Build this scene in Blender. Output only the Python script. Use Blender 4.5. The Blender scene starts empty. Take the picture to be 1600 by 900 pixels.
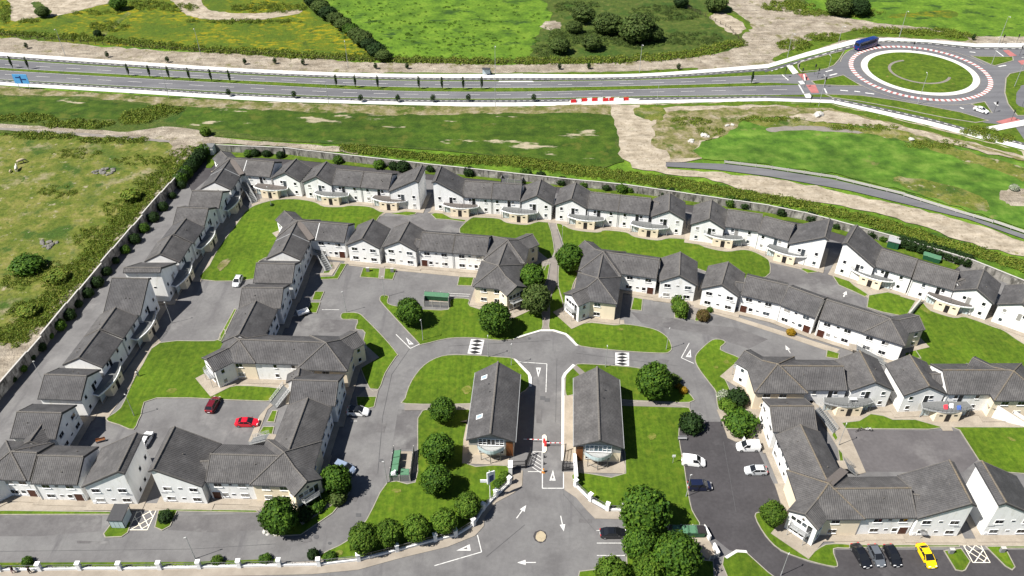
import bpy, bmesh, math, random
import numpy as np
from mathutils import Vector, Matrix
rnd = random.Random(7)
C = bpy.context.scene.collection
SC = bpy.context.scene
R = math.radians
# ------------------------------------------------------------------ camera, world, sun, exposure
H = 120.0; FPX = 1260.0; PT = R(38.48); RO = R(-.295)
fw = Vector((0, math.cos(PT), -math.sin(PT))); up0 = Vector((0, math.sin(PT), math.cos(PT))); rt0 = Vector((1, 0, 0))
rt = rt0 * math.cos(RO) + up0 * math.sin(RO); up = up0 * math.cos(RO) - rt0 * math.sin(RO)
cam = bpy.data.objects.new('camera', bpy.data.cameras.new('camera')); C.objects.link(cam)
M4 = Matrix.Identity(4)
for i in range(3):
    M4[i][0] = rt[i]; M4[i][1] = up[i]; M4[i][2] = -fw[i]
M4[2][3] = H
cam.matrix_world = M4
cam.data.sensor_width = 36; cam.data.lens = 36 * FPX / 1600
cam.data.clip_start = 1; cam.data.clip_end = 9000
SC.camera = cam
AZ = R(24); EL = R(54)                      # shadows run towards +x, a little away from the camera
sd = bpy.data.lights.new('sun', 'SUN'); sd.energy = 5.0; sd.angle = R(.5); sd.color = (1, .96, .89)
sun = bpy.data.objects.new('sun', sd); C.objects.link(sun)
sdir = Vector((math.cos(AZ) * math.cos(EL), math.sin(AZ) * math.cos(EL), -math.sin(EL)))
sun.rotation_euler = sdir.to_track_quat('-Z', 'Y').to_euler(); sun.location = (-60, 100, 200)
W = bpy.data.worlds.new('World'); SC.world = W; W.use_nodes = True
nt = W.node_tree; bg = nt.nodes['Background']; sky = nt.nodes.new('ShaderNodeTexSky')
sky.sky_type = 'NISHITA'; sky.sun_disc = False; sky.sun_elevation = EL
sky.sun_rotation = math.atan2(-math.cos(AZ), -math.sin(AZ))
nt.links.new(sky.outputs[0], bg.inputs[0]); bg.inputs[1].default_value = .05
sky.air_density = .7; sky.dust_density = .4; sky.ozone_density = 1.6
vs = SC.view_settings; vs.view_transform = 'Standard'; vs.look = 'None'; vs.gamma = 1; vs.exposure = .98

def G(x, y, z=0.0):                          # photo pixel -> point of the place at height z
    d = fw + rt * ((x - 800) / FPX) + up * ((450 - y) / FPX)
    t = (z - H) / d.z
    return Vector((d.x * t, d.y * t, z))
def pxm(p):                                  # metres per photo pixel at a point
    return (Vector(p) - Vector((0, 0, H))).dot(fw) / FPX

# ------------------------------------------------------------------ materials
MATS = {}
KEEP = {'render_white', 'render_cream', 'frame_white', 'pale_path', 'paint', 'cream_paint', 'plastic_white', 'plastic_red', 'cloth_white', 'cloth_red', 'lamp_head', 'screen', 'sign_blue', 'bus_blue'}
def alb(name, v):                            # real-world albedo: everything that is not painted white is scaled down together
    if isinstance(v, (list, tuple)):
        if len(v) == 3 and all(isinstance(q, float) for q in v): return v if name in KEEP or name.startswith('car_') else tuple(q * .66 for q in v)
        return type(v)(alb(name, q) for q in v)
    return v
def nmat(name, layers, rough=.9, bump=None, spec=.2, island=None, metal=0, trans=0):
    layers = [ly if ly[0] in ('mul', 'mulS') else tuple([q if not isinstance(q, (list, tuple)) or (isinstance(q, tuple) and i == len(ly) - 1 and ly[0] in ('rampS', 'maskS')) else alb(name, q) for i, q in enumerate(ly)]) for ly in layers]
    if island: island = alb(name, island)
    m = bpy.data.materials.new(name); m.use_nodes = True; t = m.node_tree; N = t.nodes; L = t.links
    b = N['Principled BSDF']; b.inputs['Roughness'].default_value = rough
    b.inputs['Specular IOR Level'].default_value = spec; b.inputs['Metallic'].default_value = metal
    tc0 = N.new('ShaderNodeTexCoord'); oi = N.new('ShaderNodeObjectInfo'); ad = N.new('ShaderNodeVectorMath'); ad.operation = 'MULTIPLY_ADD'
    ad.inputs[0].default_value = (61, 37, 0); L.new(oi.outputs['Random'], ad.inputs[1]); L.new(tc0.outputs['Object'], ad.inputs[2]); vec = ad.outputs[0]
    def noise(sc, det, stretch=None):
        n = N.new('ShaderNodeTexNoise'); n.inputs['Scale'].default_value = sc; n.inputs['Detail'].default_value = det
        n.inputs['Roughness'].default_value = .62
        if stretch:
            mp = N.new('ShaderNodeMapping'); mp.inputs['Scale'].default_value = stretch[:3]
            if len(stretch) > 3: mp.inputs['Rotation'].default_value[2] = stretch[3]
            L.new(vec, mp.inputs[0]); L.new(mp.outputs[0], n.inputs['Vector'])
        else: L.new(vec, n.inputs['Vector'])
        return n.outputs['Fac']
    def ramp(src, stops):
        r = N.new('ShaderNodeValToRGB'); e = r.color_ramp.elements
        while len(e) < len(stops): e.new(.5)
        for k, (p, c) in enumerate(stops):
            e[k].position = p; e[k].color = (*c, 1) if len(c) == 3 else c
        L.new(src, r.inputs[0]); return r.outputs[0]
    col = None
    if island:
        g = N.new('ShaderNodeNewGeometry'); col = ramp(g.outputs['Random Per Island'], island)
    for ly in layers:
        k = ly[0]
        if k == 'flat':
            rgb = N.new('ShaderNodeRGB'); rgb.outputs[0].default_value = (*ly[1], 1); col = rgb.outputs[0]; continue
        st = ly[-1] if isinstance(ly[-1], tuple) and k in ('rampS', 'maskS', 'mulS') else None
        f = noise(ly[1], ly[2], st)
        if k in ('ramp', 'rampS'): col = ramp(f, ly[3]); continue
        mx = N.new('ShaderNodeMix'); mx.data_type = 'RGBA'
        if k in ('mul', 'mulS'):
            mx.blend_type = 'MULTIPLY'; mx.inputs[0].default_value = 1
            v = ramp(f, [(.3, (ly[3],) * 3), (.7, (ly[4],) * 3)])
            L.new(col, mx.inputs[6]); L.new(v, mx.inputs[7])
        else:
            v = ramp(f, [(ly[3], (0, 0, 0)), (ly[4], (1, 1, 1))])
            L.new(v, mx.inputs[0]); L.new(col, mx.inputs[6]); mx.inputs[7].default_value = (*ly[5], 1)
        col = mx.outputs[2]
    L.new(col, b.inputs['Base Color'])
    if bump:
        f = noise(bump[0], 5); bn = N.new('ShaderNodeBump'); bn.inputs['Strength'].default_value = bump[1]
        bn.inputs['Distance'].default_value = bump[2]; L.new(f, bn.inputs['Height']); L.new(bn.outputs[0], b.inputs['Normal'])
    if trans:
        tr = N.new('ShaderNodeBsdfTranslucent'); ms = N.new('ShaderNodeMixShader'); ms.inputs[0].default_value = trans
        L.new(col, tr.inputs[0]); L.new(b.outputs[0], ms.inputs[1]); L.new(tr.outputs[0], ms.inputs[2])
        L.new(ms.outputs[0], N['Material Output'].inputs[0])
    MATS[name] = m; return m
def flat(name, c, rough=.6, spec=.3, metal=0):
    return nmat(name, [('flat', c), ('mul', 3, 3, .86, 1.08)], rough, None, spec, None, metal)
nmat('lawn', [('ramp', .9, 6, [(.33, (.068, .132, .006)), (.5, (.100, .18, .008)), (.66, (.138, .215, .013))]), ('mul', .08, 4, .80, 1.12), ('mulS', 1.6, 4, .80, 1.13, (1, .07, 1, .5)), ('mul', 3.5, 4, .82, 1.12),
     ('mask', .22, 7, .58, .72, (.17, .215, .018)), ('mul', .03, 2, .8, 1.15)], .95, (6, .5, .08))
nmat('lawn_worn', [('ramp', .9, 6, [(.35, (.11, .16, .014)), (.5, (.17, .20, .03)), (.66, (.26, .235, .08))]), ('mul', 3, 5, .75, 1.15)], .95, (5, .6, .1))
nmat('lawn_rough', [('ramp', .6, 6, [(.3, (.06, .12, .008)), (.6, (.12, .19, .012)), (.8, (.19, .21, .03))]), ('mul', .15, 4, .7, 1.1), ('mask', .5, 5, .62, .72, (.26, .22, .06))], .95, (4, .6, .15))
nmat('field_green', [('ramp', .12, 6, [(.35, (.075, .155, .012)), (.5, (.12, .23, .016)), (.65, (.18, .30, .026))]), ('maskS', .16, 7, .56, .64, (.035, .085, .012), (.5, 1, 1)), ('mul', .9, 5, .7, 1.2), ('mul', .02, 3, .8, 1.15)], .95, (1.5, .7, .4))
nmat('field_dark', [('ramp', .25, 6, [(.33, (.034, .076, .006)), (.5, (.06, .118, .008)), (.68, (.10, .16, .016))]), ('mulS', .3, 5, .7, 1.15, (.2, 1, 1)), ('mul', 1.6, 6, .72, 1.18), ('mask', .16, 7, .56, .66, (.11, .135, .018)), ('maskS', .085, 8, .60, .63, (.46, .40, .28), (.4, 1.3, 1)), ('mul', .03, 2, .8, 1.1)], .95, (1.5, .5, .3))
nmat('field_wet', [('ramp', .2, 6, [(.35, (.055, .13, .013)), (.5, (.10, .21, .02)), (.65, (.17, .28, .04))]), ('mulS', .25, 5, .72, 1.15, (.35, 1, 1, .3)), ('mask', .09, 7, .64, .72, (.24, .22, .08)), ('mul', .04, 2, .75, 1.15)], .95, (1.5, .6, .3))
nmat('field_gorse', [('ramp', .2, 6, [(.35, (.06, .105, .008)), (.5, (.12, .18, .010)), (.65, (.19, .22, .014))]), ('maskS', .5, 8, .48, .60, (.33, .28, .008), (.6, 1, 1)), ('mask', .05, 4, .42, .62, (.085, .14, .010)), ('maskS', .2, 6, .58, .68, (.04, .08, .01), (.7, 1, 1)), ('mul', 1, 5, .7, 1.2)], .95, (1.5, .8, .4))
nmat('field_heath', [('ramp', .35, 6, [(.3, (.05, .09, .014)), (.55, (.09, .13, .02)), (.75, (.17, .17, .05))]), ('mask', .1, 7, .52, .64, (.045, .10, .012)), ('mul', 1, 5, .65, 1.2)], .95, (1.2, .9, .5))
nmat('field_rough', [('ramp', .22, 7, [(.34, (.085, .13, .014)), (.47, (.15, .18, .026)), (.58, (.23, .225, .055)), (.7, (.32, .28, .13))]), ('mask', .07, 8, .56, .66, (.33, .29, .17)), ('mask', .11, 7, .53, .62, (.06, .115, .014)), ('mask', .35, 6, .60, .68, (.40, .35, .24)), ('mask', .5, 6, .57, .66, (.07, .12, .014)), ('mul', 1.2, 5, .7, 1.15)], .95, (1.2, .8, .4))
nmat('dry_grass', [('ramp', .25, 8, [(.36, (.13, .15, .03)), (.48, (.24, .22, .09)), (.58, (.34, .29, .18)), (.68, (.42, .36, .26))]), ('mask', .2, 8, .54, .62, (.09, .13, .016)), ('mul', 1.2, 6, .6, 1.15)], .95, (1, .8, .3))
nmat('earth', [('ramp', .18, 7, [(.35, (.34, .285, .215)), (.5, (.46, .395, .31)), (.66, (.58, .51, .41))]), ('mulS', .5, 6, .62, 1.15, (.25, 1, 1)), ('mask', .16, 8, .56, .66, (.20, .19, .07)), ('mask', .5, 7, .57, .66, (.25, .21, .16)), ('mul', 1.5, 6, .72, 1.12)], .95, (2.2, .9, .4))
nmat('earth_pale', [('ramp', .3, 7, [(.35, (.37, .31, .23)), (.5, (.49, .42, .32)), (.66, (.60, .525, .42))]), ('mask', .9, 7, .56, .66, (.27, .22, .15)), ('mulS', .6, 6, .68, 1.12, (.3, 1, 1)), ('mask', .3, 6, .64, .72, (.28, .25, .12)), ('mul', 2, 4, .85, 1.08)], .95, (1.2, .5, .2))
nmat('asphalt', [('ramp', .16, 6, [(.33, (.155, .150, .152)), (.5, (.20, .195, .196)), (.66, (.23, .226, .224))]), ('mask', .05, 6, .52, .68, (.165, .16, .163)), ('mask', .10, 8, .57, .70, (.27, .263, .26)), ('maskS', .3, 5, .56, .7, (.15, .145, .15), (1, .12, 1, .3)), ('mul', 1.3, 5, .9, 1.05), ('mul', 9, 3, .88, 1.08)], .9, (14, .3, .02))
nmat('asphalt_dark', [('ramp', .2, 6, [(.3, (.062, .058, .062)), (.7, (.088, .083, .088))]), ('mask', .12, 7, .60, .74, (.12, .115, .12)), ('mul', 1.5, 5, .85, 1.1)], .9, (14, .3, .02))
nmat('asphalt_court', [('ramp', .2, 6, [(.3, (.12, .112, .116)), (.7, (.16, .15, .154))]), ('mask', .13, 6, .55, .7, (.21, .20, .20)), ('mul', 1.5, 5, .88, 1.07)], .9, (14, .3, .02))
nmat('asphalt_bay', [('ramp', .2, 6, [(.33, (.13, .124, .127)), (.66, (.19, .183, .184))]), ('mask', .13, 7, .54, .66, (.24, .235, .232)), ('mul', 1.5, 5, .88, 1.07), ('mul', 9, 3, .88, 1.08)], .9, (14, .3, .02))
nmat('road', [('ramp', .05, 4, [(.3, (.16, .16, .175)), (.7, (.215, .215, .225))]), ('mulS', .3, 4, .82, 1.08, (.05, 1.5, 1)), ('mul', 3, 3, .92, 1.05)], .85)
nmat('track_dark', [('ramp', .3, 4, [(.3, (.10, .10, .105)), (.7, (.14, .14, .145))])], .85)
nmat('pale_path', [('flat', (.55, .54, .515)), ('mul', .4, 5, .88, 1.05)], .8)
nmat('concrete', [('ramp', .5, 5, [(.3, (.37, .318, .255)), (.7, (.47, .412, .338))]), ('mul', .15, 4, .82, 1.08), ('mul', 4, 4, .92, 1.05)], .85)
nmat('footpath', [('ramp', .5, 5, [(.3, (.33, .285, .235)), (.7, (.42, .37, .31))]), ('mul', .2, 4, .85, 1.08)], .85)
nmat('grey_path', [('ramp', .6, 5, [(.3, (.23, .205, .185)), (.7, (.30, .27, .245))])], .9)
nmat('kerb', [('flat', (.40, .37, .31)), ('mul', 1, 4, .75, 1.1)], .85)
nmat('paint', [('flat', (.52, .515, .50)), ('mask', 2.0, 7, .52, .66, (.30, .295, .29))], .7)
nmat('cream_paint', [('flat', (.74, .68, .56)), ('mask', 2, 6, .6, .75, (.45, .41, .36))], .7)
nmat('disc_cream', [('flat', (.50, .42, .29)), ('mask', 1.5, 6, .52, .66, (.38, .31, .21))], .8)
nmat('dark_paint', [('flat', (.03, .03, .033))], .8)
nmat('red_tarmac', [('flat', (.50, .19, .18)), ('mul', .6, 5, .8, 1.1)], .85)
nmat('render_white', [('flat', (.76, .755, .74)), ('mulS', .7, 6, .86, 1.04, (1, 1, .22)), ('maskS', 1.1, 7, .56, .70, (.60, .585, .54), (1, 1, .3))], .85)
nmat('render_cream', [('flat', (.72, .62, .47)), ('mulS', .7, 5, .92, 1.04, (1, 1, .3))], .85)
nmat('render_grey', [('flat', (.48, .47, .45)), ('mul', .7, 5, .9, 1.05)], .85)
nmat('wall_block', [('ramp', .5, 6, [(.3, (.27, .255, .23)), (.7, (.43, .41, .375))]), ('maskS', .8, 7, .47, .62, (.10, .097, .085), (1, 1, .3)), ('mask', .35, 6, .54, .64, (.56, .54, .49)), ('mul', 3, 5, .85, 1.1)], .95, (4, .4, .05))
flat('coping', (.60, .58, .54), .8); flat('frame_white', (.80, .80, .79), .5); flat('fascia', (.07, .07, .075), .6)
flat('steel', (.33, .34, .34), .45, .4, .6); flat('galv', (.55, .56, .56), .5, .4, .2); flat('black_steel', (.03, .03, .033), .5)
flat('door_brown', (.09, .028, .017), .5); flat('door_dark', (.03, .026, .028), .5); flat('timber', (.24, .085, .025), .6)
flat('deck_grey', (.20, .205, .205), .7); flat('felt_brown', (.15, .13, .12), .9)
flat('bin_green', (.025, .12, .055), .5); flat('bin_lid', (.10, .235, .135), .5); flat('slat_grey', (.30, .30, .31), .8)
flat('ridge', (.185, .17, .155), .9); nmat('ridge_lichen', [('flat', (.19, .165, .135)), ('mask', 1.2, 5, .5, .62, (.23, .185, .13)), ('mask', 3, 4, .6, .7, (.30, .27, .21))], .9); flat('valley', (.19, .165, .15), .9)
flat('bark', (.10, .075, .05), .95); flat('plastic_red', (.55, .025, .03), .5); flat('plastic_white', (.78, .78, .78), .5)
flat('plastic_orange', (.65, .26, .05), .6); flat('tyre', (.02, .02, .02), .8); flat('rim', (.45, .45, .46), .35, .5, .5)
flat('sign_blue', (.10, .35, .68), .5); flat('sign_navy', (.03, .07, .25), .5); flat('rock', (.22, .21, .19), .95); flat('skin', (.45, .28, .2), .6)
flat('cloth_dark', (.03, .025, .028), .9); flat('cloth_white', (.75, .75, .76), .9); flat('cloth_grey', (.3, .31, .33), .9); flat('cloth_pink', (.5, .3, .33), .9)
flat('cloth_red', (.6, .04, .06), .9); flat('cloth_blue', (.08, .16, .5), .9); flat('hair', (.02, .013, .01), .8); flat('hide_white', (.75, .70, .62), .9)
flat('hide_buff', (.55, .47, .32), .9); flat('hide_brown', (.05, .03, .02), .9)
def glass(name, c, rough=.08):
    m = nmat(name, [('flat', c)], rough, None, .5); return m
glass('glass', (.018, .02, .024)); glass('glass_dim', (.07, .085, .10)); flat('blind', (.40, .385, .36), .6); glass('glass_blue', (.10, .17, .21)); glass('glass_sky', (.35, .45, .55), .05)
nmat('screen', [('flat', (.42, .50, .52))], .25, None, .5); nmat('lamp_head', [('flat', (.42, .42, .41))], .4)
for nm, c in (('car_white', (.80, .80, .79)), ('car_silver', (.46, .48, .50)), ('car_black', (.008, .009, .012)), ('car_grey', (.09, .10, .115)), ('car_red', (.50, .008, .022)), ('car_maroon', (.11, .006, .012)),
              ('car_yellow', (.80, .52, .004)), ('car_navy', (.008, .012, .035)), ('car_blue', (.19, .24, .33)), ('bus_blue', (.004, .02, .13))):
    m = nmat(nm, [('flat', c), ('mul', 1.5, 2, .94, 1.03)], .28, None, .5); m.node_tree.nodes['Principled BSDF'].inputs['Coat Weight'].default_value = .6
def leaf(name, cols): nmat(name, [('mul', .35, 3, .72, 1.2)], .75, None, .25, [(i / (len(cols) - 1), c) for i, c in enumerate(cols)], 0, .3)
leaf('leaf', [(.042, .11, .011), (.066, .155, .012), (.095, .20, .014), (.14, .25, .02)])
leaf('leaf_mid', [(.045, .12, .012), (.075, .175, .013), (.11, .225, .015), (.16, .28, .022)])
leaf('leaf_light', [(.055, .125, .010), (.09, .185, .012), (.13, .235, .018), (.18, .27, .03)])
leaf('leaf_dark', [(.016, .042, .010), (.028, .068, .012), (.042, .09, .014)])
leaf('leaf_olive', [(.06, .11, .02), (.10, .16, .03), (.15, .20, .05)])
leaf('leaf_gold', [(.35, .20, .01), (.5, .30, .015), (.42, .30, .02)])
leaf('leaf_bronze', [(.12, .08, .03), (.2, .13, .04), (.14, .15, .03)])
leaf('leaf_scrub', [(.115, .19, .017), (.16, .25, .022), (.23, .30, .03), (.33, .34, .055), (.125, .21, .022), (.19, .27, .027)])
leaf('leaf_flower', [(.6, .62, .5), (.5, .55, .4), (.09, .18, .02), (.7, .7, .62)])
def roof_mat():
    m = bpy.data.materials.new('roof_tile'); m.use_nodes = True; t = m.node_tree; N = t.nodes; L = t.links; b = N['Principled BSDF']
    b.inputs['Roughness'].default_value = .85; b.inputs['Specular IOR Level'].default_value = .25
    uv = N.new('ShaderNodeUVMap'); uv.uv_map = 'UVMap'; sp = N.new('ShaderNodeSeparateXYZ'); L.new(uv.outputs[0], sp.inputs[0])
    def mth(op, a, v=None):
        n = N.new('ShaderNodeMath'); n.operation = op
        L.new(a, n.inputs[0])
        if v is not None:
            if isinstance(v, (int, float)): n.inputs[1].default_value = v
            else: L.new(v, n.inputs[1])
        return n.outputs[0]
    su = mth('SINE', mth('MULTIPLY', sp.outputs[0], 2 * math.pi / .36))
    sv = mth('FRACT', mth('MULTIPLY', sp.outputs[1], 1 / .34))
    hgt = mth('ADD', mth('MULTIPLY', su, .045), mth('MULTIPLY', sv, .035))
    tc = N.new('ShaderNodeTexCoord'); oi = N.new('ShaderNodeObjectInfo')
    def noise(s, d):
        n = N.new('ShaderNodeTexNoise'); n.inputs['Scale'].default_value = s; n.inputs['Detail'].default_value = d; L.new(tc.outputs['Object'], n.inputs['Vector']); return n.outputs['Fac']
    def ramp(src, stops):
        r = N.new('ShaderNodeValToRGB'); e = r.color_ramp.elements
        while len(e) < len(stops): e.new(.5)
        for k, (p, c) in enumerate(stops): e[k].position = p; e[k].color = (*c, 1)
        L.new(src, r.inputs[0]); return r.outputs[0]
    c1 = ramp(noise(.35, 6), [(.35, (.062, .0598, .0605)), (.52, (.078, .0752, .0758)), (.68, (.100, .0965, .096))])
    def mix(a, bcol, fac, mode='MIX'):
        mx = N.new('ShaderNodeMix'); mx.data_type = 'RGBA'; mx.blend_type = mode
        if isinstance(fac, float): mx.inputs[0].default_value = fac
        else: L.new(fac, mx.inputs[0])
        L.new(a, mx.inputs[6])
        if isinstance(bcol, tuple): mx.inputs[7].default_value = (*bcol, 1)
        else: L.new(bcol, mx.inputs[7])
        return mx.outputs[2]
    c2 = mix(c1, ramp(noise(2.2, 5), [(.3, (.82,) * 3), (.7, (1.12,) * 3)]), 1.0, 'MULTIPLY')
    c3 = mix(c2, ramp(oi.outputs['Random'], [(0, (.86, .87, .89)), (1, (1.10, 1.09, 1.07))]), 1.0, 'MULTIPLY')
    c4 = mix(c3, (.15, .13, .10), ramp(noise(5, 4), [(.62, (0, 0, 0)), (.74, (.5,) * 3)]))
    tu = mth('FLOOR', mth('MULTIPLY', sp.outputs[0], 1 / .36)); tv = mth('FLOOR', mth('MULTIPLY', sp.outputs[1], 1 / .34))
    cb = N.new('ShaderNodeCombineXYZ'); L.new(tu, cb.inputs[0]); L.new(tv, cb.inputs[1])
    wn = N.new('ShaderNodeTexWhiteNoise'); L.new(cb.outputs[0], wn.inputs['Vector'])
    c5 = mix(c4, ramp(wn.outputs['Value'], [(0, (.92,) * 3), (1, (1.07,) * 3)]), 1.0, 'MULTIPLY')
    gap = ramp(sv, [(0, (.55,) * 3), (.16, (1, 1, 1))]); c6 = mix(c5, gap, .38, 'MULTIPLY')
    L.new(c6, b.inputs['Base Color'])
    bn = N.new('ShaderNodeBump'); bn.inputs['Strength'].default_value = .6; bn.inputs['Distance'].default_value = 1.0
    L.new(hgt, bn.inputs['Height']); L.new(bn.outputs[0], b.inputs['Normal']); MATS['roof_tile'] = m
roof_mat()

# ------------------------------------------------------------------ mesh helpers
class MB:
    def __init__(s): s.v = []; s.f = []; s.uv = []
    def add(s, vs, fs, uvs=None):
        o = len(s.v); s.v += [tuple(p) for p in vs]
        for k, f in enumerate(fs):
            s.f.append([o + i for i in f]); s.uv.append(uvs[k] if uvs else [(0, 0)] * len(f))
        return s
    def hexa(s, b, t):                        # bottom and top quads
        return s.add(list(b) + list(t), [(3, 2, 1, 0), (4, 5, 6, 7), (0, 1, 5, 4), (1, 2, 6, 5), (2, 3, 7, 6), (3, 0, 4, 7)])
    def box(s, c, d, rz=0.0, taper=1.0):
        x, y, z = d[0] / 2, d[1] / 2, d[2]; cs, sn = math.cos(rz), math.sin(rz)
        def P(a, b, h): return (c[0] + a * cs - b * sn, c[1] + a * sn + b * cs, c[2] + h)
        q = [(-x, -y), (x, -y), (x, y), (-x, y)]
        return s.hexa([P(a, b, 0) for a, b in q], [P(a * taper, b * taper, z) for a, b in q])
    def prism(s, poly, z0, z1):
        n = len(poly); vs = [(p[0], p[1], z0) for p in poly] + [(p[0], p[1], z1) for p in poly]
        fs = [tuple(range(n - 1, -1, -1)), tuple(range(n, 2 * n))] + [(i, (i + 1) % n, n + (i + 1) % n, n + i) for i in range(n)]
        return s.add(vs, fs)
    def tube(s, p, q, r0, r1=None, n=6):
        p = Vector(p); q = Vector(q); r1 = r0 if r1 is None else r1; d = (q - p)
        if d.length < 1e-6: return s
        d.normalize(); a = d.orthogonal().normalized(); b = d.cross(a)
        vs = []
        for c, r in ((p, r0), (q, r1)):
            for i in range(n):
                t = 2 * math.pi * i / n; vs.append(c + a * r * math.cos(t) + b * r * math.sin(t))
        fs = [tuple(range(n - 1, -1, -1)), tuple(range(n, 2 * n))] + [(i, (i + 1) % n, n + (i + 1) % n, n + i) for i in range(n)]
        return s.add(vs, fs)
    def mesh(s, name, m):
        me = bpy.data.meshes.new(name); me.from_pydata(s.v, [], s.f)
        ul = me.uv_layers.new(name='UVMap'); k = 0
        flat_uv = [c for u in s.uv for p in u for c in p]
        ul.data.foreach_set('uv', flat_uv)
        me.materials.append(MATS[m]); me.update(); return me
    def build(s, name, m, parent=None, loc=None, rz=0):
        return ob(name, s.mesh(name, m), parent, loc, rz)
def ob(name, me, parent=None, loc=None, rz=0.0, scale=None):
    o = bpy.data.objects.new(name, me); C.objects.link(o)
    if parent is not None: o.parent = parent
    if loc is not None: o.location = loc
    if rz: o.rotation_euler = (0, 0, rz)
    if scale is not None: o.scale = scale
    return o
def tag(o, label, cat, group=None):
    o['label'] = label; o['category'] = cat
    if group: o['group'] = group
    return o
def thing(name, label, cat, loc=(0, 0, 0), rz=0.0, group=None):
    return tag(ob(name, None, None, loc, rz), label, cat, group)
def struct(o, kind='structure'): o['kind'] = kind; return o
def smooth(o):
    for p in o.data.polygons: p.use_smooth = True
    return o
def copy_tree(o, parent=None):
    c = o.copy(); C.objects.link(c)
    if parent is not None: c.parent = parent
    for ch in list(o.children): copy_tree(ch, c)
    return c
ORD = ['zeroth', 'first', 'second', 'third', 'fourth', 'fifth', 'sixth', 'seventh', 'eighth', 'ninth', 'tenth', 'eleventh', 'twelfth', 'thirteenth', 'fourteenth', 'fifteenth', 'sixteenth',
       'seventeenth', 'eighteenth', 'nineteenth', 'twentieth', 'twenty-first', 'twenty-second', 'twenty-third', 'twenty-fourth', 'twenty-fifth', 'twenty-sixth', 'twenty-seventh', 'twenty-eighth', 'twenty-ninth', 'thirtieth']

# ------------------------------------------------------------------ ground sheets
def catmull(pts, n=6, closed=True):
    out = []; N = len(pts)
    for i in range(N if closed else N - 1):
        p0 = pts[(i - 1) % N] if closed or i else pts[0]; p1 = pts[i]; p2 = pts[(i + 1) % N]
        p3 = pts[(i + 2) % N] if closed or i + 2 < N else pts[-1]
        for k in range(n):
            t = k / n
            out.append(tuple(.5 * (2 * b + (c - a) * t + (2 * a - 5 * b + 4 * c - d) * t * t + (3 * b - a - 3 * c + d) * t ** 3) for a, b, c, d in zip(p0, p1, p2, p3)))
    if not closed: out.append(pts[-1])
    return out
def world(poly, z): return [tuple(G(x, y, z)[:2]) for x, y in poly]
def rough_edge(P, step, amp, seed):
    r = random.Random(seed); out = []
    for i in range(len(P)):
        a = Vector(P[i]); b = Vector(P[(i + 1) % len(P)]); n = max(1, int((b - a).length / step))
        d = (b - a); nr = Vector((-d.y, d.x)); nr = nr.normalized() if nr.length > 0 else nr
        for k in range(n):
            out.append(tuple(a.lerp(b, k / n) + nr * (r.random() - .5) * 2 * amp))
    return out
def sheet_w(name, P, z, m, depth=0.0, kind='structure', parent=None):
    bm = bmesh.new(); vs = [bm.verts.new((x, y, z)) for x, y in P]
    try: f = bm.faces.new(vs)
    except ValueError: bm.free(); return None
    f.normal_update()
    if f.normal.z < 0: f.normal_flip()
    if depth:
        lo = [bm.verts.new((x, y, z - depth)) for x, y in P]
        for i in range(len(vs)): bm.faces.new((vs[i], vs[(i + 1) % len(vs)], lo[(i + 1) % len(vs)], lo[i]))
    bmesh.ops.triangulate(bm, faces=[f]); bmesh.ops.recalc_face_normals(bm, faces=bm.faces)
    me = bpy.data.meshes.new(name); bm.to_mesh(me); bm.free(); me.materials.append(MATS[m])
    return struct(ob(name, me, parent), kind)
ZF = [-.22]
def field(name, poly, m, amp=.6, sm=False, step=2.5, seed=1):
    ZF[0] += .004; z = ZF[0]
    if sm: poly = catmull(poly, 5)
    P = world(poly, z)
    if amp: P = rough_edge(P, step, amp, seed + len(poly))
    return sheet_w(name, P, z, m)
def offset_poly(P, d):
    n = len(P); A = sum(P[i][0] * P[(i + 1) % n][1] - P[(i + 1) % n][0] * P[i][1] for i in range(n)); sg = 1 if A > 0 else -1
    out = []
    for i in range(n):
        a = Vector(P[i - 1]); b = Vector(P[i]); c = Vector(P[(i + 1) % n])
        u = (b - a); v = (c - b)
        if u.length < 1e-5 or v.length < 1e-5: out.append(tuple(b)); continue
        u.normalize(); v.normalize(); n1 = Vector((-u.y, u.x)) * sg; n2 = Vector((-v.y, v.x)) * sg; q = n1 + n2
        if q.length < .3: q = n1
        q.normalize(); out.append(tuple(b + q * d / max(.5, q.dot(n1))))
    return out
LZ = [.10]
def lawn(poly, m='lawn', kerb=True, sm=0, name='lawn'):
    if sm: poly = catmull(poly, sm)
    LZ[0] += .0007; z = LZ[0]; P = world(poly, z)
    Pin = offset_poly(P, .16) if kerb else P
    o = sheet_w(name, Pin, z, m, .0 if kerb else .14)
    if o is None: return
    if kerb:
        mb = MB(); n = len(P)
        for i in range(n):
            j = (i + 1) % n
            a, b, c, d = P[i], P[j], Pin[j], Pin[i]
            mb.add([(*a, -.02), (*b, -.02), (*b, z + .03), (*a, z + .03), (*c, z + .03), (*d, z + .03), (*c, z - .1), (*d, z - .1)], [(0, 1, 2, 3), (3, 2, 4, 5), (5, 4, 6, 7)])
        k = mb.build('kerb', 'kerb'); k.parent = o
    return o
MZ = [.012]
MARKS = []
def mark(poly, m='paint', name='road_marking', zb=None):
    MZ[0] += .0002; return sheet_w(name, world(poly, 0), (zb or 0) + MZ[0], m)
def line(a, b, w=.12, m='paint', name='road_marking', z=None):
    A = G(*a); B = G(*b); d = (B - A).normalized(); n = Vector((-d.y, d.x, 0)) * w / 2; MZ[0] += .0002
    return sheet_w(name, [tuple((A + n)[:2]), tuple((A - n)[:2]), tuple((B - n)[:2]), tuple((B + n)[:2])], z or MZ[0], m)
def strokes(pts, w=.12, m='paint'):
    for i in range(len(pts) - 1): line(pts[i], pts[i + 1], w, m)

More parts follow.
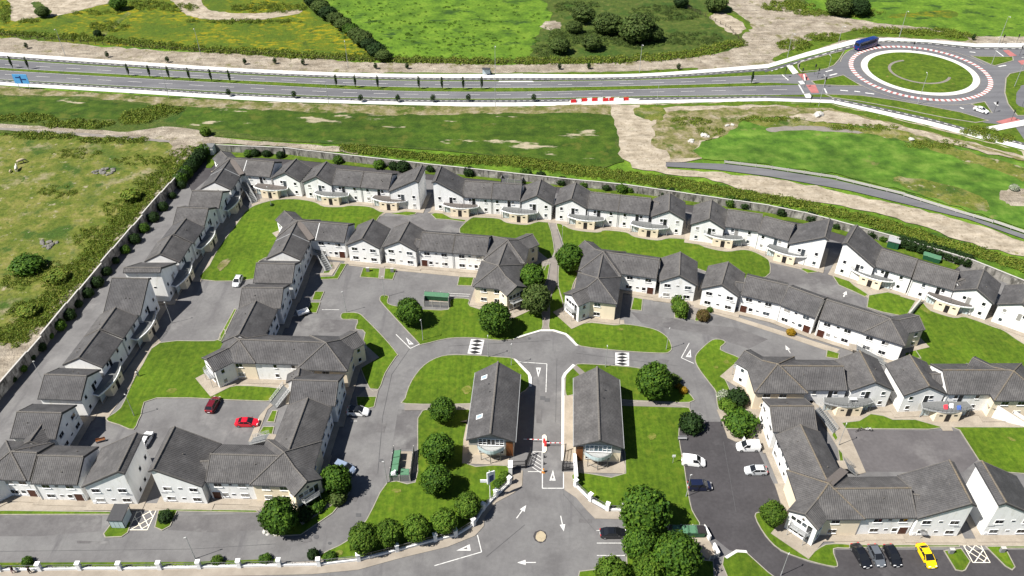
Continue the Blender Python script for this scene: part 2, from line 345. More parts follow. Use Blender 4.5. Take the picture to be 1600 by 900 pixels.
# ------------------------------------------------------------------ terrain, fields, dual carriageway
tb = MB(); tb.add([(-3000, -1500, -.24), (3000, -1500, -.24), (3000, 4500, -.24), (-3000, 4500, -.24)], [(0, 1, 2, 3)])
struct(tb.build('ground', 'field_green'))
field('field', [(-200, -60), (540, -60), (500, -2), (545, 50), (590, 92), (400, 84), (150, 70), (-200, 48)], 'field_gorse', 1, seed=2)
field('field', [(830, -60), (1250, -60), (1240, 30), (1162, 72), (1050, 90), (850, 97), (835, 60), (860, 20)], 'field_heath', 1.5, True, seed=3)
field('field', [(1240, -60), (1700, -60), (1700, 62), (1520, 56), (1372, 36), (1300, 22)], 'field_green', 1, seed=4)
field('flower_patch', [(1390, 24), (1440, 19), (1490, 17), (1490, 27), (1440, 26), (1395, 29)], 'field_gorse', 1, True, seed=5)
field('bare_patch', [(845, 38), (860, 32), (876, 36), (874, 44), (852, 46)], 'earth', .8, True, seed=6)
field('sand_patch', [(12, -12), (176, -12), (171, 5), (125, 16), (92, 24), (62, 26), (21, 34), (14, 15)], 'earth_pale', .9, False, seed=7)
field('grass_patch', [(50, 4), (62, 3), (72, 10), (80, 22), (64, 27), (54, 16)], 'field_heath', .8, True, seed=8)
field('sand_track', [(262, -12), (280, 14), (297, 25), (330, 30), (400, 31), (466, 21), (463, 15), (400, 21), (350, 19), (322, 12), (304, -12)], 'earth_pale', .5, True, seed=9)
field('grass_track', [(150, 56), (185, 30), (200, 18), (206, 20), (188, 36), (160, 58)], 'field_rough', .4, seed=9)
field('verge_earth', [(-80, 52), (0, 58), (150, 72), (300, 82), (400, 86), (550, 96), (800, 101), (995, 96), (1062, 90), (1110, 86), (1160, 72), (1163, 50), (1170, 35), (1150, 20), (1138, 8), (1145, -20), (1240, -20), (1222, 10), (1262, 18),
      (1307, 24), (1372, 36), (1420, 40), (1475, 48), (1530, 56), (1600, 58), (1700, 60), (1700, 74), (1520, 70), (1450, 64), (1380, 62), (1325, 66), (1262, 84), (1200, 102), (1100, 112), (1000, 117), (800, 118), (400, 110), (150, 94), (0, 83), (-80, 78)], 'earth', .9, seed=10)
field('verge_grass', [(1106, 24), (1120, 19), (1150, 22), (1172, 40), (1168, 50), (1150, 52), (1120, 40)], 'lawn_rough', .8, True, seed=11)
field('bare_patch', [(1108, 26), (1128, 20), (1150, 30), (1166, 42), (1150, 54), (1130, 44)], 'earth_pale', .8, True, seed=11)
field('verge_grass', [(1205, 92), (1240, 78), (1262, 64), (1300, 55), (1345, 46), (1400, 46), (1450, 48), (1500, 55), (1515, 63), (1450, 61), (1385, 57), (1330, 61), (1270, 79), (1225, 95)], 'lawn_rough', .8, True, seed=12)
field('verge_grass', [(600, 113), (760, 114), (960, 112), (1090, 106), (1090, 110), (960, 117), (760, 118), (600, 116)], 'lawn_rough', .4, seed=13)
XS = [-160, 0, 200, 400, 600, 800, 1000, 1200]
ED = {'a': [70, 81.5, 95.5, 108, 115, 115.5, 115, 100], 'b': [75.5, 87, 100.5, 113, 120.3, 121.5, 119.5, 106], 'c': [80, 91, 104.5, 116.5, 124, 125.5, 123.5, 110.5],
      'd': [82, 92.8, 106, 118, 125.3, 127, 124.8, 117], 'e': [94.5, 106, 117, 127, 135.5, 137.3, 134.2, 129], 'f': [97.5, 109.2, 121, 131.5, 141, 143, 139, 133.5],
      'g': [112.5, 124, 135, 146, 153, 154, 150.5, 148.5], 'h': [113, 124.6, 136, 147.3, 154.2, 155.5, 152, 150], 'i': [116.5, 128, 139.5, 151, 158.3, 160, 156.8, 153], 'j': [121.5, 133, 145, 157, 164.5, 166, 162, 157.5]}
def edge(k):
    return catmull(list(zip(XS, ED[k])), 6, False)
def ribbon(name, k1, k2, m): return field(name, edge(k1) + edge(k2)[::-1], m, 0)
field('verge_grass', edge('b') + [(1262, 92), (1640, 70), (1640, 240), (1525, 212), (1375, 176), (1300, 158)] + edge('j')[::-1], 'lawn_rough', 0)
ribbon('cycle_track', 'b', 'c', 'track_dark'); ribbon('carriageway', 'd', 'e', 'road'); ribbon('carriageway', 'f', 'g', 'road'); ribbon('cycle_track', 'h', 'i', 'track_dark')
# junction round the roundabout
field('junction_road', [(1195, 117), (1240, 116), (1275, 112), (1300, 104), (1310, 96), (1322, 84), (1345, 72), (1387, 66), (1450, 69), (1525, 76), (1700, 78), (1700, 260), (1610, 232), (1585, 196), (1540, 192), (1490, 178), (1440, 166), (1380, 156), (1300, 147), (1195, 149)], 'road', 0)
field('path_paved', edge('a') + [(1262, 81), (1332, 62), (1387, 59), (1450, 62), (1525, 68), (1600, 67), (1700, 66), (1700, 74), (1600, 74), (1525, 73.5), (1450, 66), (1387, 63), (1332, 69.5), (1262, 88)] + edge('b')[::-1], 'pale_path', 0)
field('path_paved', edge('i') + [(1300, 156), (1375, 172), (1450, 188.5), (1525, 208), (1600, 227), (1700, 254), (1700, 262), (1600, 234), (1525, 215), (1450, 195.5), (1375, 178), (1300, 161)] + edge('j')[::-1], 'pale_path', 0)
field('cycle_track', [(1195, 109), (1262, 90), (1332, 70), (1387, 63.5), (1450, 66.5), (1525, 74), (1700, 74.5), (1700, 78), (1525, 77.5), (1450, 70), (1387, 66.7), (1334, 74), (1264, 94.5), (1195, 113)], 'track_dark', 0)
field('cycle_track', [(1195, 150), (1300, 152), (1375, 167.5), (1450, 184), (1525, 204), (1600, 223), (1600, 227), (1525, 208), (1450, 188.5), (1375, 172), (1300, 156), (1195, 153)], 'track_dark', 0)
RC = Vector((146.75, 274.75)); ZR = ZF[0]
def ring(name, r0, r1, z, m, a0=0, a1=360, n=72):
    mb = MB()
    for i in range(n):
        t0 = R(a0 + (a1 - a0) * i / n); t1 = R(a0 + (a1 - a0) * (i + 1) / n)
        P = lambda r, t: (RC.x + r * math.cos(t), RC.y + r * math.sin(t), z)
        mb.add([P(r0, t0), P(r1, t0), P(r1, t1), P(r0, t1)], [(0, 1, 2, 3)])
    return struct(mb.build(name, m))
ring('roundabout_road', 0, 26.8, ZR + .004, 'road')
ZF[0] += .01
for k, P in enumerate([[(1246, 101), (1250, 97.5), (1282, 88), (1307, 81.5), (1320, 79), (1312, 93), (1304, 102), (1292, 107.5), (1276, 110.5), (1252, 112.5), (1247, 107)],
          [(1267, 126.5), (1291, 123), (1317.5, 117), (1329, 124), (1347, 134.5), (1310, 134), (1273, 132)],
          [(1288, 147), (1345, 149), (1400, 156.5), (1450, 165.5), (1500, 175), (1546, 188.5), (1525, 192), (1480, 185), (1440, 177), (1400, 168.5), (1340, 158), (1300, 152.5)],
          [(1530, 88), (1583, 88.5), (1584, 95), (1555, 103), (1549, 101.5), (1516, 87)], [(1700, 100), (1600, 110), (1577, 115), (1571, 122), (1569, 145), (1574, 162), (1589, 181), (1700, 180)],
          [(1516, 162.5), (1539, 158.5), (1551, 177)], edge('e') + [(1250, 131), (1250, 132.4)] + edge('f')[::-1]]):
    field('island_grass', P, 'lawn_rough' if k != 1 else 'lawn', 0)
    zz = ZF[0]; Pw = world(P, zz); Pi = offset_poly(Pw, .35)
    if k < 6:
        mb = MB()
        for i in range(len(Pw)):
            j = (i + 1) % len(Pw); mb.add([(*Pw[i], zz + .09), (*Pw[j], zz + .09), (*Pi[j], zz + .09), (*Pi[i], zz + .09), (*Pw[i], zz - .02), (*Pw[j], zz - .02)], [(0, 1, 2, 3), (0, 4, 5, 1)])
        struct(mb.build('kerb', 'kerb'))
field('side_road', [(1588, 150), (1594, 138), (1606, 132), (1700, 130), (1700, 172), (1600, 168)], 'road', 0, True)
zr = ZF[0] + .01
ring('roundabout_apron', 17.6, 19.8, zr + .08, 'pale_path'); ring('roundabout_kerb', 19.8, 20.0, zr + .03, 'kerb'); ring('roundabout_grass', 10.6, 17.6, zr + .1, 'lawn_rough'); ring('roundabout_grass', 0, 9.6, zr + .1, 'lawn_rough')
ring('gravel_ring', 9.6, 10.6, zr + .1, 'grey_path', 100, 330); ring('gravel_ring', 9.6, 10.6, zr + .1, 'lawn_rough', -30, 100); ring('kerb', 26.8, 27.1, zr + .02, 'kerb', 12, 60); ring('kerb', 26.8, 27.1, zr + .02, 'kerb', 75, 160); ring('kerb', 26.8, 27.1, zr + .02, 'kerb', 200, 292)
rmk = MB(); wmk = MB()
NB = 76
for i in range(NB):
    t0 = R(360 * i / NB); t1 = R(360 * (i + .55) / NB); t2 = R(360 * (i + 1) / NB)
    P = lambda r, t: (RC.x + r * math.cos(t), RC.y + r * math.sin(t), zr + .004)
    wmk.add([P(22.5, t0), P(24.1, t0), P(24.1, t1), P(22.5, t1)], [(0, 1, 2, 3)]); rmk.add([P(22.5, t1), P(24.1, t1), P(24.1, t2), P(22.5, t2)], [(0, 1, 2, 3)])
struct(wmk.build('road_marking', 'paint')); struct(rmk.build('road_marking', 'red_tarmac'))
for P in [[(1246, 115), (1259, 115), (1265, 125), (1256, 125.6)], [(1259, 132.5), (1274, 132.5), (1280, 145), (1267.5, 145)], [(1567, 78.5), (1576, 78), (1589, 87), (1578, 88)], [(1590, 95), (1604, 93), (1606, 100), (1596, 101)], [(1556, 190), (1584, 182.5), (1595, 188), (1569, 195)]]:
    field('crossing_surface', P, 'red_tarmac', 0)
for P in [[(1229, 103), (1238, 102), (1248, 113.5), (1239, 116)], [(1247, 127), (1254, 126), (1258, 131), (1251, 132)], [(1256, 147), (1265, 146), (1270, 153), (1259, 153)], [(1538, 199), (1600, 187), (1640, 181), (1640, 189), (1600, 196), (1558, 204)], [(770, 116), (817, 115), (818, 119), (768, 120)], [(780, 126.4), (832, 126.4), (835, 128.2), (778, 128.2)], [(890, 157), (985, 153.5), (1000, 155), (985, 161), (890, 163)]]:
    field('path_paved', P, 'pale_path', 0)
for P in [[(756, 122), (850, 122), (860, 125.5), (756, 125)]]: field('cycle_track', P, 'track_dark', 0)
ZD = ZF[0] + .006
def edge_at(k, x): return float(np.interp(x, [p[0] for p in edge(k)], [p[1] for p in edge(k)]))
dm = MB()
def dash(x0, y0, x1, y1, w):
    A = G(x0, y0, ZD); B = G(x1, y1, ZD); d = (B - A).normalized(); n = Vector((-d.y, d.x, 0)) * w / 2
    dm.add([A + n, A - n, B - n, B + n], [(0, 1, 2, 3)])
for (k1, k2, fr) in (('d', 'e', .55), ('f', 'g', .45)):
    x = -40
    while x < 1215:
        y = lambda q: edge_at(k1, q) * (1 - fr) + edge_at(k2, q) * fr
        dash(x, y(x), x + 22, y(x + 22), .2); x += 48
for (k1, k2) in (('b', 'c'), ('h', 'i')):
    x = -10
    while x < 1195:
        y = lambda q: (edge_at(k1, q) + edge_at(k2, q)) / 2
        dash(x, y(x), x + 4.6, y(x + 4.2), .26); x += 9.4
for k, fx in (('d', .5), ('e', -.6), ('f', .9), ('g', -.6)):
    for x in range(-60, 1200, 40): dash(x, edge_at(k, x) + fx, x + 40.5, edge_at(k, x + 40.5) + fx, .15)
for pts in ([(1205, 111), (1262, 92.5), (1333, 72), (1387, 65), (1450, 68), (1525, 75.6), (1600, 76)], [(1300, 154), (1375, 169.8), (1450, 186), (1525, 206), (1600, 225)]):
    q = catmull(pts, 12, False)
    for i in range(0, len(q) - 1, 2): dash(*q[i], *(q[i + 1]), .4)
for a, b in (((1222, 116.5), (1232, 125.5)), ((1248, 132), (1256, 146)), ((1256, 116), (1258, 126)), ((1288, 138), (1292, 146)), ((1556, 79), (1568, 88))): dash(*a, *b, .5)
for a, b in (((1290, 112), (1301, 109)), ((1296, 118), (1308, 115)), ((1313, 141), (1325, 142)), ((1335, 142.5), (1344, 143.5)), ((1352, 145), (1366, 147)), ((1500, 168), (1506, 170)), ((1554, 160), (1559, 165)), ((1515, 81), (1524, 82)), ((1560, 104), (1572, 102))): dash(*a, *b, .7)
struct(dm.build('road_marking', 'paint'))
# south of the road
field('field', [(-160, 128), (0, 137), (400, 158), (800, 168), (960, 163), (975, 250), (940, 264), (850, 252), (700, 236), (550, 226), (420, 220), (330, 212), (-160, 206)], 'field_heath', 0, seed=20)
field('field', [(-160, 148), (0, 151), (110, 152), (245, 166), (230, 178), (190, 188), (100, 184), (-160, 172)], 'field_dark', .8, seed=21)
field('field', [(292, 166), (400, 172), (550, 178), (800, 174), (905, 173), (955, 180), (967, 200), (963, 225), (975, 252), (930, 262), (850, 251), (700, 234), (550, 223), (420, 215), (340, 202), (272, 194)], 'field_dark', .8, seed=22)
field('field', [(-160, 206), (200, 216), (290, 226), (300, 236), (285, 262), (125, 452), (0, 600), (-160, 760)], 'field_rough', 0, seed=23)
field('dirt_strip', [(-160, 128), (0, 136), (100, 143), (230, 152), (400, 160), (620, 167), (800, 168), (960, 164), (1040, 162), (1200, 159), (1300, 163), (1450, 197), (1520, 214), (1600, 236), (1700, 262), (1700, 272), (1560, 243), (1480, 225), (1400, 203), (1300, 192), (1200, 180), (1160, 187), (1140, 208),
      (1098, 221), (1085, 235), (1098, 249), (1040, 253), (1043, 262), (1200, 277), (1275, 291), (1375, 313), (1500, 344), (1600, 376), (1700, 408), (1700, 436), (1600, 402), (1500, 376), (1450, 356), (1350, 328), (1300, 318), (1200, 306), (1100, 279), (1040, 271), (988, 262), (968, 240), (962, 202),
      (955, 180), (905, 174), (800, 175), (620, 178), (400, 169), (250, 162), (130, 149), (0, 146), (-160, 142)], 'earth_pale', .8, seed=24)
field('dry_grass', [(-160, 127), (0, 135), (100, 142), (230, 151), (400, 159), (620, 166), (800, 167), (955, 163), (955, 180), (905, 176), (800, 177), (620, 180), (400, 171), (250, 164), (130, 151), (0, 148), (-160, 144)], 'dry_grass', .7, seed=40)
field('dry_grass', [(1020, 180), (1042, 174), (1130, 170), (1250, 168), (1300, 172), (1240, 182), (1162, 188), (1140, 208), (1098, 221), (1085, 235), (1098, 247), (1052, 248), (1022, 225)], 'dry_grass', 1.2, seed=41)
field('dry_grass', [(1180, 168), (1300, 172), (1440, 205), (1560, 240), (1640, 262), (1560, 236), (1450, 201), (1300, 166)], 'dry_grass', .8, seed=42)
field('verge_grass', [(995, 168), (1035, 165), (1038, 184), (1018, 188), (996, 180)], 'field_rough', .7, True, seed=25)
field('verge_grass', [(1000, 164), (1200, 158), (1300, 163), (1375, 180), (1450, 198), (1600, 237), (1600, 243), (1450, 205), (1375, 188), (1300, 170), (1200, 164), (1000, 168)], 'lawn_rough', .7, seed=26)
field('field', [(1160, 188), (1200, 182), (1300, 193), (1400, 203), (1480, 226), (1560, 245), (1700, 284), (1700, 410), (1600, 358), (1500, 325), (1400, 294), (1300, 271), (1200, 258), (1130, 250), (1098, 248), (1085, 236), (1098, 222), (1138, 210)], 'field_wet', .8, seed=27)
field('verge_grass', [(1165, 188), (1230, 184), (1330, 196), (1420, 206), (1500, 232), (1600, 262), (1600, 282), (1500, 248), (1400, 216), (1310, 205), (1200, 200)], 'field_rough', 1.0, seed=28)
field('grey_path', [(1200, 200), (1250, 197), (1310, 200), (1350, 208), (1310, 207), (1250, 203), (1205, 206)], 'grey_path', .4, True, seed=29)
field('bare_patch', [(1560, 300), (1600, 294), (1660, 300), (1660, 325), (1600, 322), (1570, 318)], 'earth', 1, True, seed=30)
field('bare_patch', [(1395, 278), (1440, 280), (1520, 300), (1545, 330), (1500, 322), (1420, 294)], 'field_rough', 1, True, seed=31)
field('track_path', [(1041, 253.5), (1075, 254), (1132, 256), (1200, 264), (1300, 280), (1400, 303), (1500, 333), (1600, 366), (1700, 402), (1700, 411), (1600, 373), (1512, 342), (1425, 321), (1325, 297), (1200, 275), (1120, 265), (1040, 260)], 'road', 0)
field('earth_track', [(-160, 178), (0, 192), (120, 202), (200, 206), (255, 197), (310, 203), (335, 214), (430, 222), (560, 232), (560, 240), (430, 228), (330, 224), (300, 230), (285, 262), (270, 268), (278, 240), (262, 222), (120, 212), (0, 202), (-160, 190)], 'earth', .5, seed=32)
field('grey_path', [(-160, 186), (0, 199), (120, 207), (200, 213), (265, 219), (265, 222), (200, 217), (120, 211), (0, 203), (-160, 190)], 'grey_path', .2, seed=33)
field('earth_track', [(-160, 640), (0, 555), (125, 440), (180, 375), (240, 305), (283, 262), (290, 258), (200, 370), (125, 454), (0, 604), (-160, 780)], 'earth', .6, seed=34)
field('earth_track', [(-160, 600), (0, 532), (40, 540), (90, 500), (60, 545), (0, 600), (-160, 740)], 'earth', .9, seed=35)
field('bare_patch', [(265, 236), (285, 226), (300, 230), (296, 244), (280, 248)], 'earth', .8, True, seed=36)

# ------------------------------------------------------------------ estate ground
EST = [(290, 264), (330, 236), (470, 245), (672, 268), (882, 289), (1100, 318), (1262, 345), (1400, 385), (1522, 420), (1600, 450), (1760, 510), (1760, 1010), (-180, 1010), (-180, 850), (0, 606), (125, 462)]
sheet_w('estate_road', world(EST, 0), 0, 'asphalt', .3)
def patch(poly, m, z=.005, sm=0, name='estate_road'):
    MZ[0] += .0002
    return sheet_w(name, world(catmull(poly, sm) if sm else poly, 0), z + MZ[0] - .012, m)
patch([(1088, 659), (1130, 659), (1178, 690), (1225, 790), (1180, 806), (1195, 838), (1220, 862), (1265, 879), (1305, 888), (1305, 859), (1760, 859), (1760, 1000), (1210, 1000), (1166, 864), (1140, 860), (1094, 823), (1082, 797), (1070, 730), (1060, 690), (1062, 668)], 'asphalt_dark')
patch([(1322, 671), (1498, 673.5), (1528, 718), (1504, 738), (1352, 737)], 'asphalt_court')
patch([(1196, 434), (1203, 411), (1262, 426), (1300, 420), (1310, 445), (1300, 452), (1340, 462), (1300, 475), (1230, 445)], 'asphalt_bay', name='car_park')
patch([(589, 345), (594, 338), (630, 338), (652, 336), (675, 344), (722, 347), (716, 363), (640, 356), (600, 352)], 'asphalt_bay', name='car_park')
patch([(460, 498), (495, 497), (528, 500), (556, 502), (553, 518), (500, 520), (470, 512)], 'asphalt_bay', name='car_park')
patch([(622, 640), (658, 640), (651, 702), (612, 702)], 'asphalt_bay', name='car_park')
patch([(-60, 806), (160, 806), (158, 830), (60, 838), (-60, 838)], 'asphalt_bay', name='car_park')
patch([(270, 806), (405, 802), (415, 828), (330, 832), (262, 828)], 'asphalt_bay', name='car_park')
patch([(985, 487), (1050, 497), (1085, 506), (1150, 512), (1200, 530), (1170, 545), (1100, 522), (1040, 512), (1003, 505)], 'asphalt_bay', name='car_park')
patch([(325, 232), (395, 240), (470, 246), (672, 269), (882, 290), (1100, 320), (1262, 347), (1400, 387), (1500, 420), (1500, 440), (1300, 375), (1100, 335), (880, 303), (660, 280), (470, 262), (340, 262), (330, 275), (300, 300), (290, 280)], 'asphalt_dark', name='back_lane')
for P in [[(388, 326), (421, 313.7), (452, 310.6), (473, 312), (493, 316), (507, 322.5), (534, 323), (548, 321), (578, 323), (593, 330), (600, 331.5), (594, 337), (589, 344), (583, 350), (560, 375), (480, 375), (440, 395), (405, 408), (396, 436), (314, 437), (327, 414), (342, 386), (370, 349)],
          [(608.8, 333.5), (625.3, 331.4), (644.6, 328.7), (652.9, 330.8), (648.7, 334.9), (637.7, 337), (622.5, 335.6)], [(673, 334.5), (680.7, 331.8), (691.7, 333.2), (705.5, 340.7), (729, 343.5), (726, 347), (704, 343.5), (680.7, 342)],
          [(734.4, 341.4), (749.5, 339.4), (779.8, 341.4), (792.2, 347.6), (822.5, 351), (837.7, 347), (857, 347.6), (867, 395), (858.7, 404), (845, 425), (810, 400), (780, 372), (718, 364)], [(845, 424), (850, 410), (860, 410), (856, 435), (849, 447)],
          [(869, 350.5), (878, 350.4), (895.8, 358.7), (933, 362.8), (945.4, 359.4), (978.5, 362.8), (992, 369.7), (1026.7, 375.2), (1046, 371.7), (1080, 375.2), (1102, 386), (1134.7, 392.5), (1157.5, 390), (1173.8, 391.7), (1193.2, 400.6), (1203, 410.4), (1196.5, 433), (1130, 432), (1060, 412), (950, 402), (905, 425), (885, 478), (872, 446), (874, 400), (880, 384)],
          [(858.5, 515.5), (858.5, 492), (859, 447), (871, 446), (880, 472), (884, 500), (907.5, 505), (925, 503.7), (960, 507.5), (975, 506), (1005, 510), (1027.5, 516), (1043.7, 527.5), (1050, 542.5), (1046, 550), (1032.5, 552), (975, 548.7), (907.5, 541), (895, 530), (882.5, 521)],
          [(593, 467), (597, 461), (607.5, 462.5), (606, 473), (620, 478), (655, 482), (664, 483), (700, 483), (704, 467), (733, 467), (735, 478), (780, 490), (800, 497), (830, 480), (847, 490), (847, 515), (830, 521), (810, 529), (780, 532), (740, 528), (700, 529), (660, 538), (651, 533), (600, 478)],
          [(532.5, 491), (540, 488), (560, 489), (572.5, 499), (600, 527), (621, 552.5), (619, 557.5), (602.5, 582.5), (592.5, 607.5), (577.5, 607.5), (560, 560), (570, 520), (555, 514), (558, 500), (535, 499)], [(575, 619), (589, 619), (585, 636), (572.5, 639), (558, 640), (556, 619)],
          [(634, 631), (632.5, 622), (642.5, 595), (662.5, 570), (690, 556), (725, 554), (775, 557), (799, 559), (806, 564), (825, 582), (827, 604), (800, 620), (735, 631)],
          [(660, 641), (735, 640), (724, 722), (792, 727), (797, 757), (775, 774), (757, 793), (741, 818), (712, 834), (680, 842), (621, 859), (559, 872), (496, 874), (508, 862), (541, 845), (572, 812), (605, 753), (648, 753), (652, 690)],
          [(886, 583), (898, 572), (909, 568), (975, 572), (1000, 575), (1040, 582), (1066, 600), (1077, 614), (1077.5, 629), (968, 624), (960, 600), (896, 617), (883.5, 616), (883, 590)],
          [(968, 634), (1077.5, 637), (1062, 668), (1064, 700), (1070, 730), (1075, 765), (1082, 797), (1094, 823), (1055, 823), (985, 823), (972, 795), (947, 796), (900, 760), (900, 737), (977, 739)],
          [(975, 813), (1044, 823), (1060, 870), (1115, 876), (1125, 1000), (880, 1000), (905, 892), (940, 888), (979, 884)], [(1130, 870), (1155, 861), (1167, 863), (1200, 893), (1216, 905), (1230, 940), (1160, 960), (1128, 882)],
          [(1126, 530), (1134, 535), (1126, 546), (1156, 559), (1150, 568), (1133, 587), (1139, 604), (1150, 640), (1126, 642), (1120, 630), (1118, 612), (1107, 597), (1089, 572), (1086, 557), (1095, 545), (1112, 531)],
          [(990, 464), (1004.5, 467), (1003, 485.6), (985, 484)], [(1052, 466), (1078, 474), (1075, 499), (1054, 497)], [(1084, 495), (1095, 482), (1110, 484), (1106, 501), (1086, 502)],
          [(1250, 420), (1262, 417), (1276, 419), (1278, 425), (1262, 427)], [(1357, 461), (1387, 456), (1433, 468), (1416, 495), (1380, 488), (1354, 480)], [(1299, 428), (1305, 430), (1323, 435), (1335, 446), (1357, 460), (1352, 464), (1335, 456), (1310, 445)],
          [(1440, 473), (1454, 485), (1490, 496), (1509, 495), (1551, 510), (1570, 517), (1600, 537), (1660, 565), (1660, 575), (1500, 575), (1430, 565), (1418, 530), (1421, 498)],
          [(1314, 660), (1342, 657), (1360, 646), (1380, 649), (1395, 655), (1430, 655), (1475, 668), (1452, 671), (1321, 670)], [(1487, 667), (1660, 667), (1660, 745), (1570, 738), (1529, 719), (1499, 672)],
          [(1179, 806), (1190, 800), (1215, 810), (1222, 825), (1262, 862), (1290, 850), (1326, 850), (1327, 857), (1303, 858), (1309, 880), (1304, 886), (1265, 877), (1220, 860), (1195, 836)], [(1327, 850.5), (1500, 851), (1500, 855), (1327, 856)],
          [(1474, 860), (1502, 856), (1517, 877), (1509, 891), (1504, 893), (1493, 891)], [(1539, 853), (1660, 852), (1660, 857), (1572, 857), (1587, 886), (1582, 891), (1571, 885)],
          [(182, 806), (206, 815), (200, 832), (190, 839), (164, 840), (161, 834)], [(-60, 798), (12, 797), (184, 799), (182, 804), (14, 804.5), (-60, 805)], [(247, 797), (260, 795), (400, 796.5), (405, 801), (277, 799), (266, 822), (253, 829), (241, 824)],
          [(408, 801), (412, 830), (432, 838), (470, 836), (520, 802), (546, 770), (546, 736), (510, 740), (470, 780)],
          [(250, 535), (335, 532), (343, 522), (352, 515), (350, 560), (316, 592), (333, 611), (370, 602), (441, 607), (438, 617), (415, 627), (245, 622), (221, 648), (209, 671), (186, 664), (165, 655), (188, 637), (205, 600), (222, 570)],
          [(416, 659), (425, 641), (434, 641), (429, 660)], [(403, 678), (411, 666), (429, 666), (425, 682)], [(492, 455), (507, 455), (501, 469), (487, 469)], [(485, 472), (501, 472), (495, 489), (478, 489)],
          [(517, 410), (526, 410), (516, 429), (503, 429), (508, 420)], [(532, 411), (542, 412), (528, 436), (500, 437), (500, 432), (521, 431)], [(567, 418), (594, 419), (592, 435), (562, 433)], [(601, 419), (620, 420), (614, 437), (599, 436)], [(717, 432), (741, 433), (737, 447), (714, 446)],
          [(340, 531), (347, 517), (366, 482), (370, 483), (352, 520), (345, 533)], [(1392, 545), (1420, 530), (1440, 560), (1400, 560)], [(1292, 546), (1312, 552), (1310, 561), (1290, 558)]]:
    lawn(P, sm=3 if len(P) > 9 else 0)
lawn([(-180, 880), (0, 879), (300, 878), (434, 873), (434, 878), (300, 884), (0, 886), (-180, 887)], 'lawn_rough', False, name='verge_grass')
lawn([(325, 237), (450, 236), (672, 264), (882, 285), (1100, 313), (1262, 340), (1400, 380), (1500, 415), (1490, 422), (1400, 392), (1262, 350), (1100, 323), (882, 293), (672, 272), (470, 250), (400, 246), (345, 245), (330, 262), (322, 262)], 'lawn_rough', False, name='verge_grass')
def pave(poly, m='concrete', z=.075, sm=0, name='pavement'):
    MZ[0] += .0002; return sheet_w(name, world(catmull(poly, sm) if sm else poly, .1), z + MZ[0], m, .12)
for P in [[(392, 318), (430, 300), (480, 296), (560, 306), (655, 322), (653, 331), (603, 333), (595, 338), (500, 330), (400, 335)], [(668, 333), (680, 325), (740, 335), (858, 345), (860, 360), (740, 352), (705, 340.5), (690, 333)],
          [(866, 351), (880, 345), (960, 352), (1060, 366), (1080, 372), (1080, 380), (1000, 378), (930, 370), (870, 358)], [(1078, 368), (1100, 368), (1180, 385), (1240, 403), (1285, 420), (1278, 424), (1250, 421), (1200, 409), (1180, 402), (1150, 396), (1090, 385)],
          [(1299, 427), (1310, 420), (1360, 440), (1440, 462), (1500, 480), (1560, 500), (1600, 520), (1660, 545), (1660, 566), (1600, 545), (1500, 502), (1440, 482), (1357, 466), (1330, 452)], [(388, 326), (372, 350), (344, 386), (329, 414), (314, 440), (298, 440), (320, 400), (350, 345), (375, 315)],
          [(252, 535), (224, 570), (207, 600), (167, 655), (150, 650), (190, 590), (240, 520)], [(-60, 790), (8, 786), (60, 783), (420, 790), (412, 798), (12, 798), (-60, 800)], [(1295, 842), (1660, 842), (1660, 853), (1310, 852)], [(1285, 640), (1330, 628), (1660, 640), (1660, 668), (1487, 668), (1300, 664)],
          [(985, 458), (1080, 472), (1160, 498), (1312, 546), (1306, 553), (1230, 527), (1150, 501), (1078, 479), (985, 464)], [(545, 408), (600, 412), (765, 430), (765, 437), (600, 421), (545, 415)], [(318, 594), (400, 594), (442, 598), (442, 609), (370, 605), (335, 613)], [(735, 470), (780, 485), (845, 480), (846, 492), (800, 499), (775, 491), (733, 480)], [(862, 485), (905, 500), (975, 500), (976, 508), (905, 507), (880, 500), (862, 492)]]:
    MZ[0] += .0002; sheet_w('pavement', world(P, 0), .05 + MZ[0], 'concrete', .1)
pave([(858.7, 347), (867, 347), (878, 384), (872, 402), (870, 445), (858, 470), (858, 515), (848, 515), (847, 490), (857, 440), (862, 402), (868, 388)], 'grey_path', .115)
pave([(845, 411), (862, 402), (866, 410), (848, 417)], 'grey_path', .113)
pave([(632, 631), (735, 631), (735, 640), (632, 641)], 'grey_path', .11); pave([(968, 624), (1078, 629), (1078, 637), (968, 634)], 'grey_path', .11)
pave([(895, 575), (901, 571), (914, 582), (906, 586)], 'grey_path', .13); pave([(572, 606), (592, 608), (589, 619), (560, 619)], 'grey_path', .09)
pave([(1080, 476), (1093, 482), (1086, 500), (1076, 498)], 'grey_path', .11); pave([(594, 418), (602, 418), (600, 436), (592, 436)], 'grey_path', .11); pave([(507, 409), (532, 410), (519, 430), (500, 431), (500, 427), (514, 426), (520, 414), (506, 413)], 'concrete', .115)
pave([(-180, 892), (434, 880), (559, 873), (621, 862), (680, 845), (741, 822), (757, 794), (797, 760), (803, 735), (817, 735), (816, 758), (803, 770), (775, 785), (757, 808), (756, 822), (742, 837), (700, 854), (625, 872), (560, 890), (487, 897), (400, 899), (-180, 910)], 'footpath', .08)
pave([(881, 737), (896, 737), (899, 760), (920, 783), (947.5, 799), (972, 799), (972.5, 811), (930, 810), (917, 797), (900, 777), (882, 765)], 'footpath', .08)
pave([(719, 659), (730, 656), (724, 687), (722, 724), (793, 727), (803, 690), (800, 660)], 'concrete', .13); pave([(881, 720), (881, 618), (900, 618), (900, 722)], 'concrete', .13); pave([(893, 700), (968, 700), (977, 727), (976, 740), (902, 738), (897, 720)], 'concrete', .134)
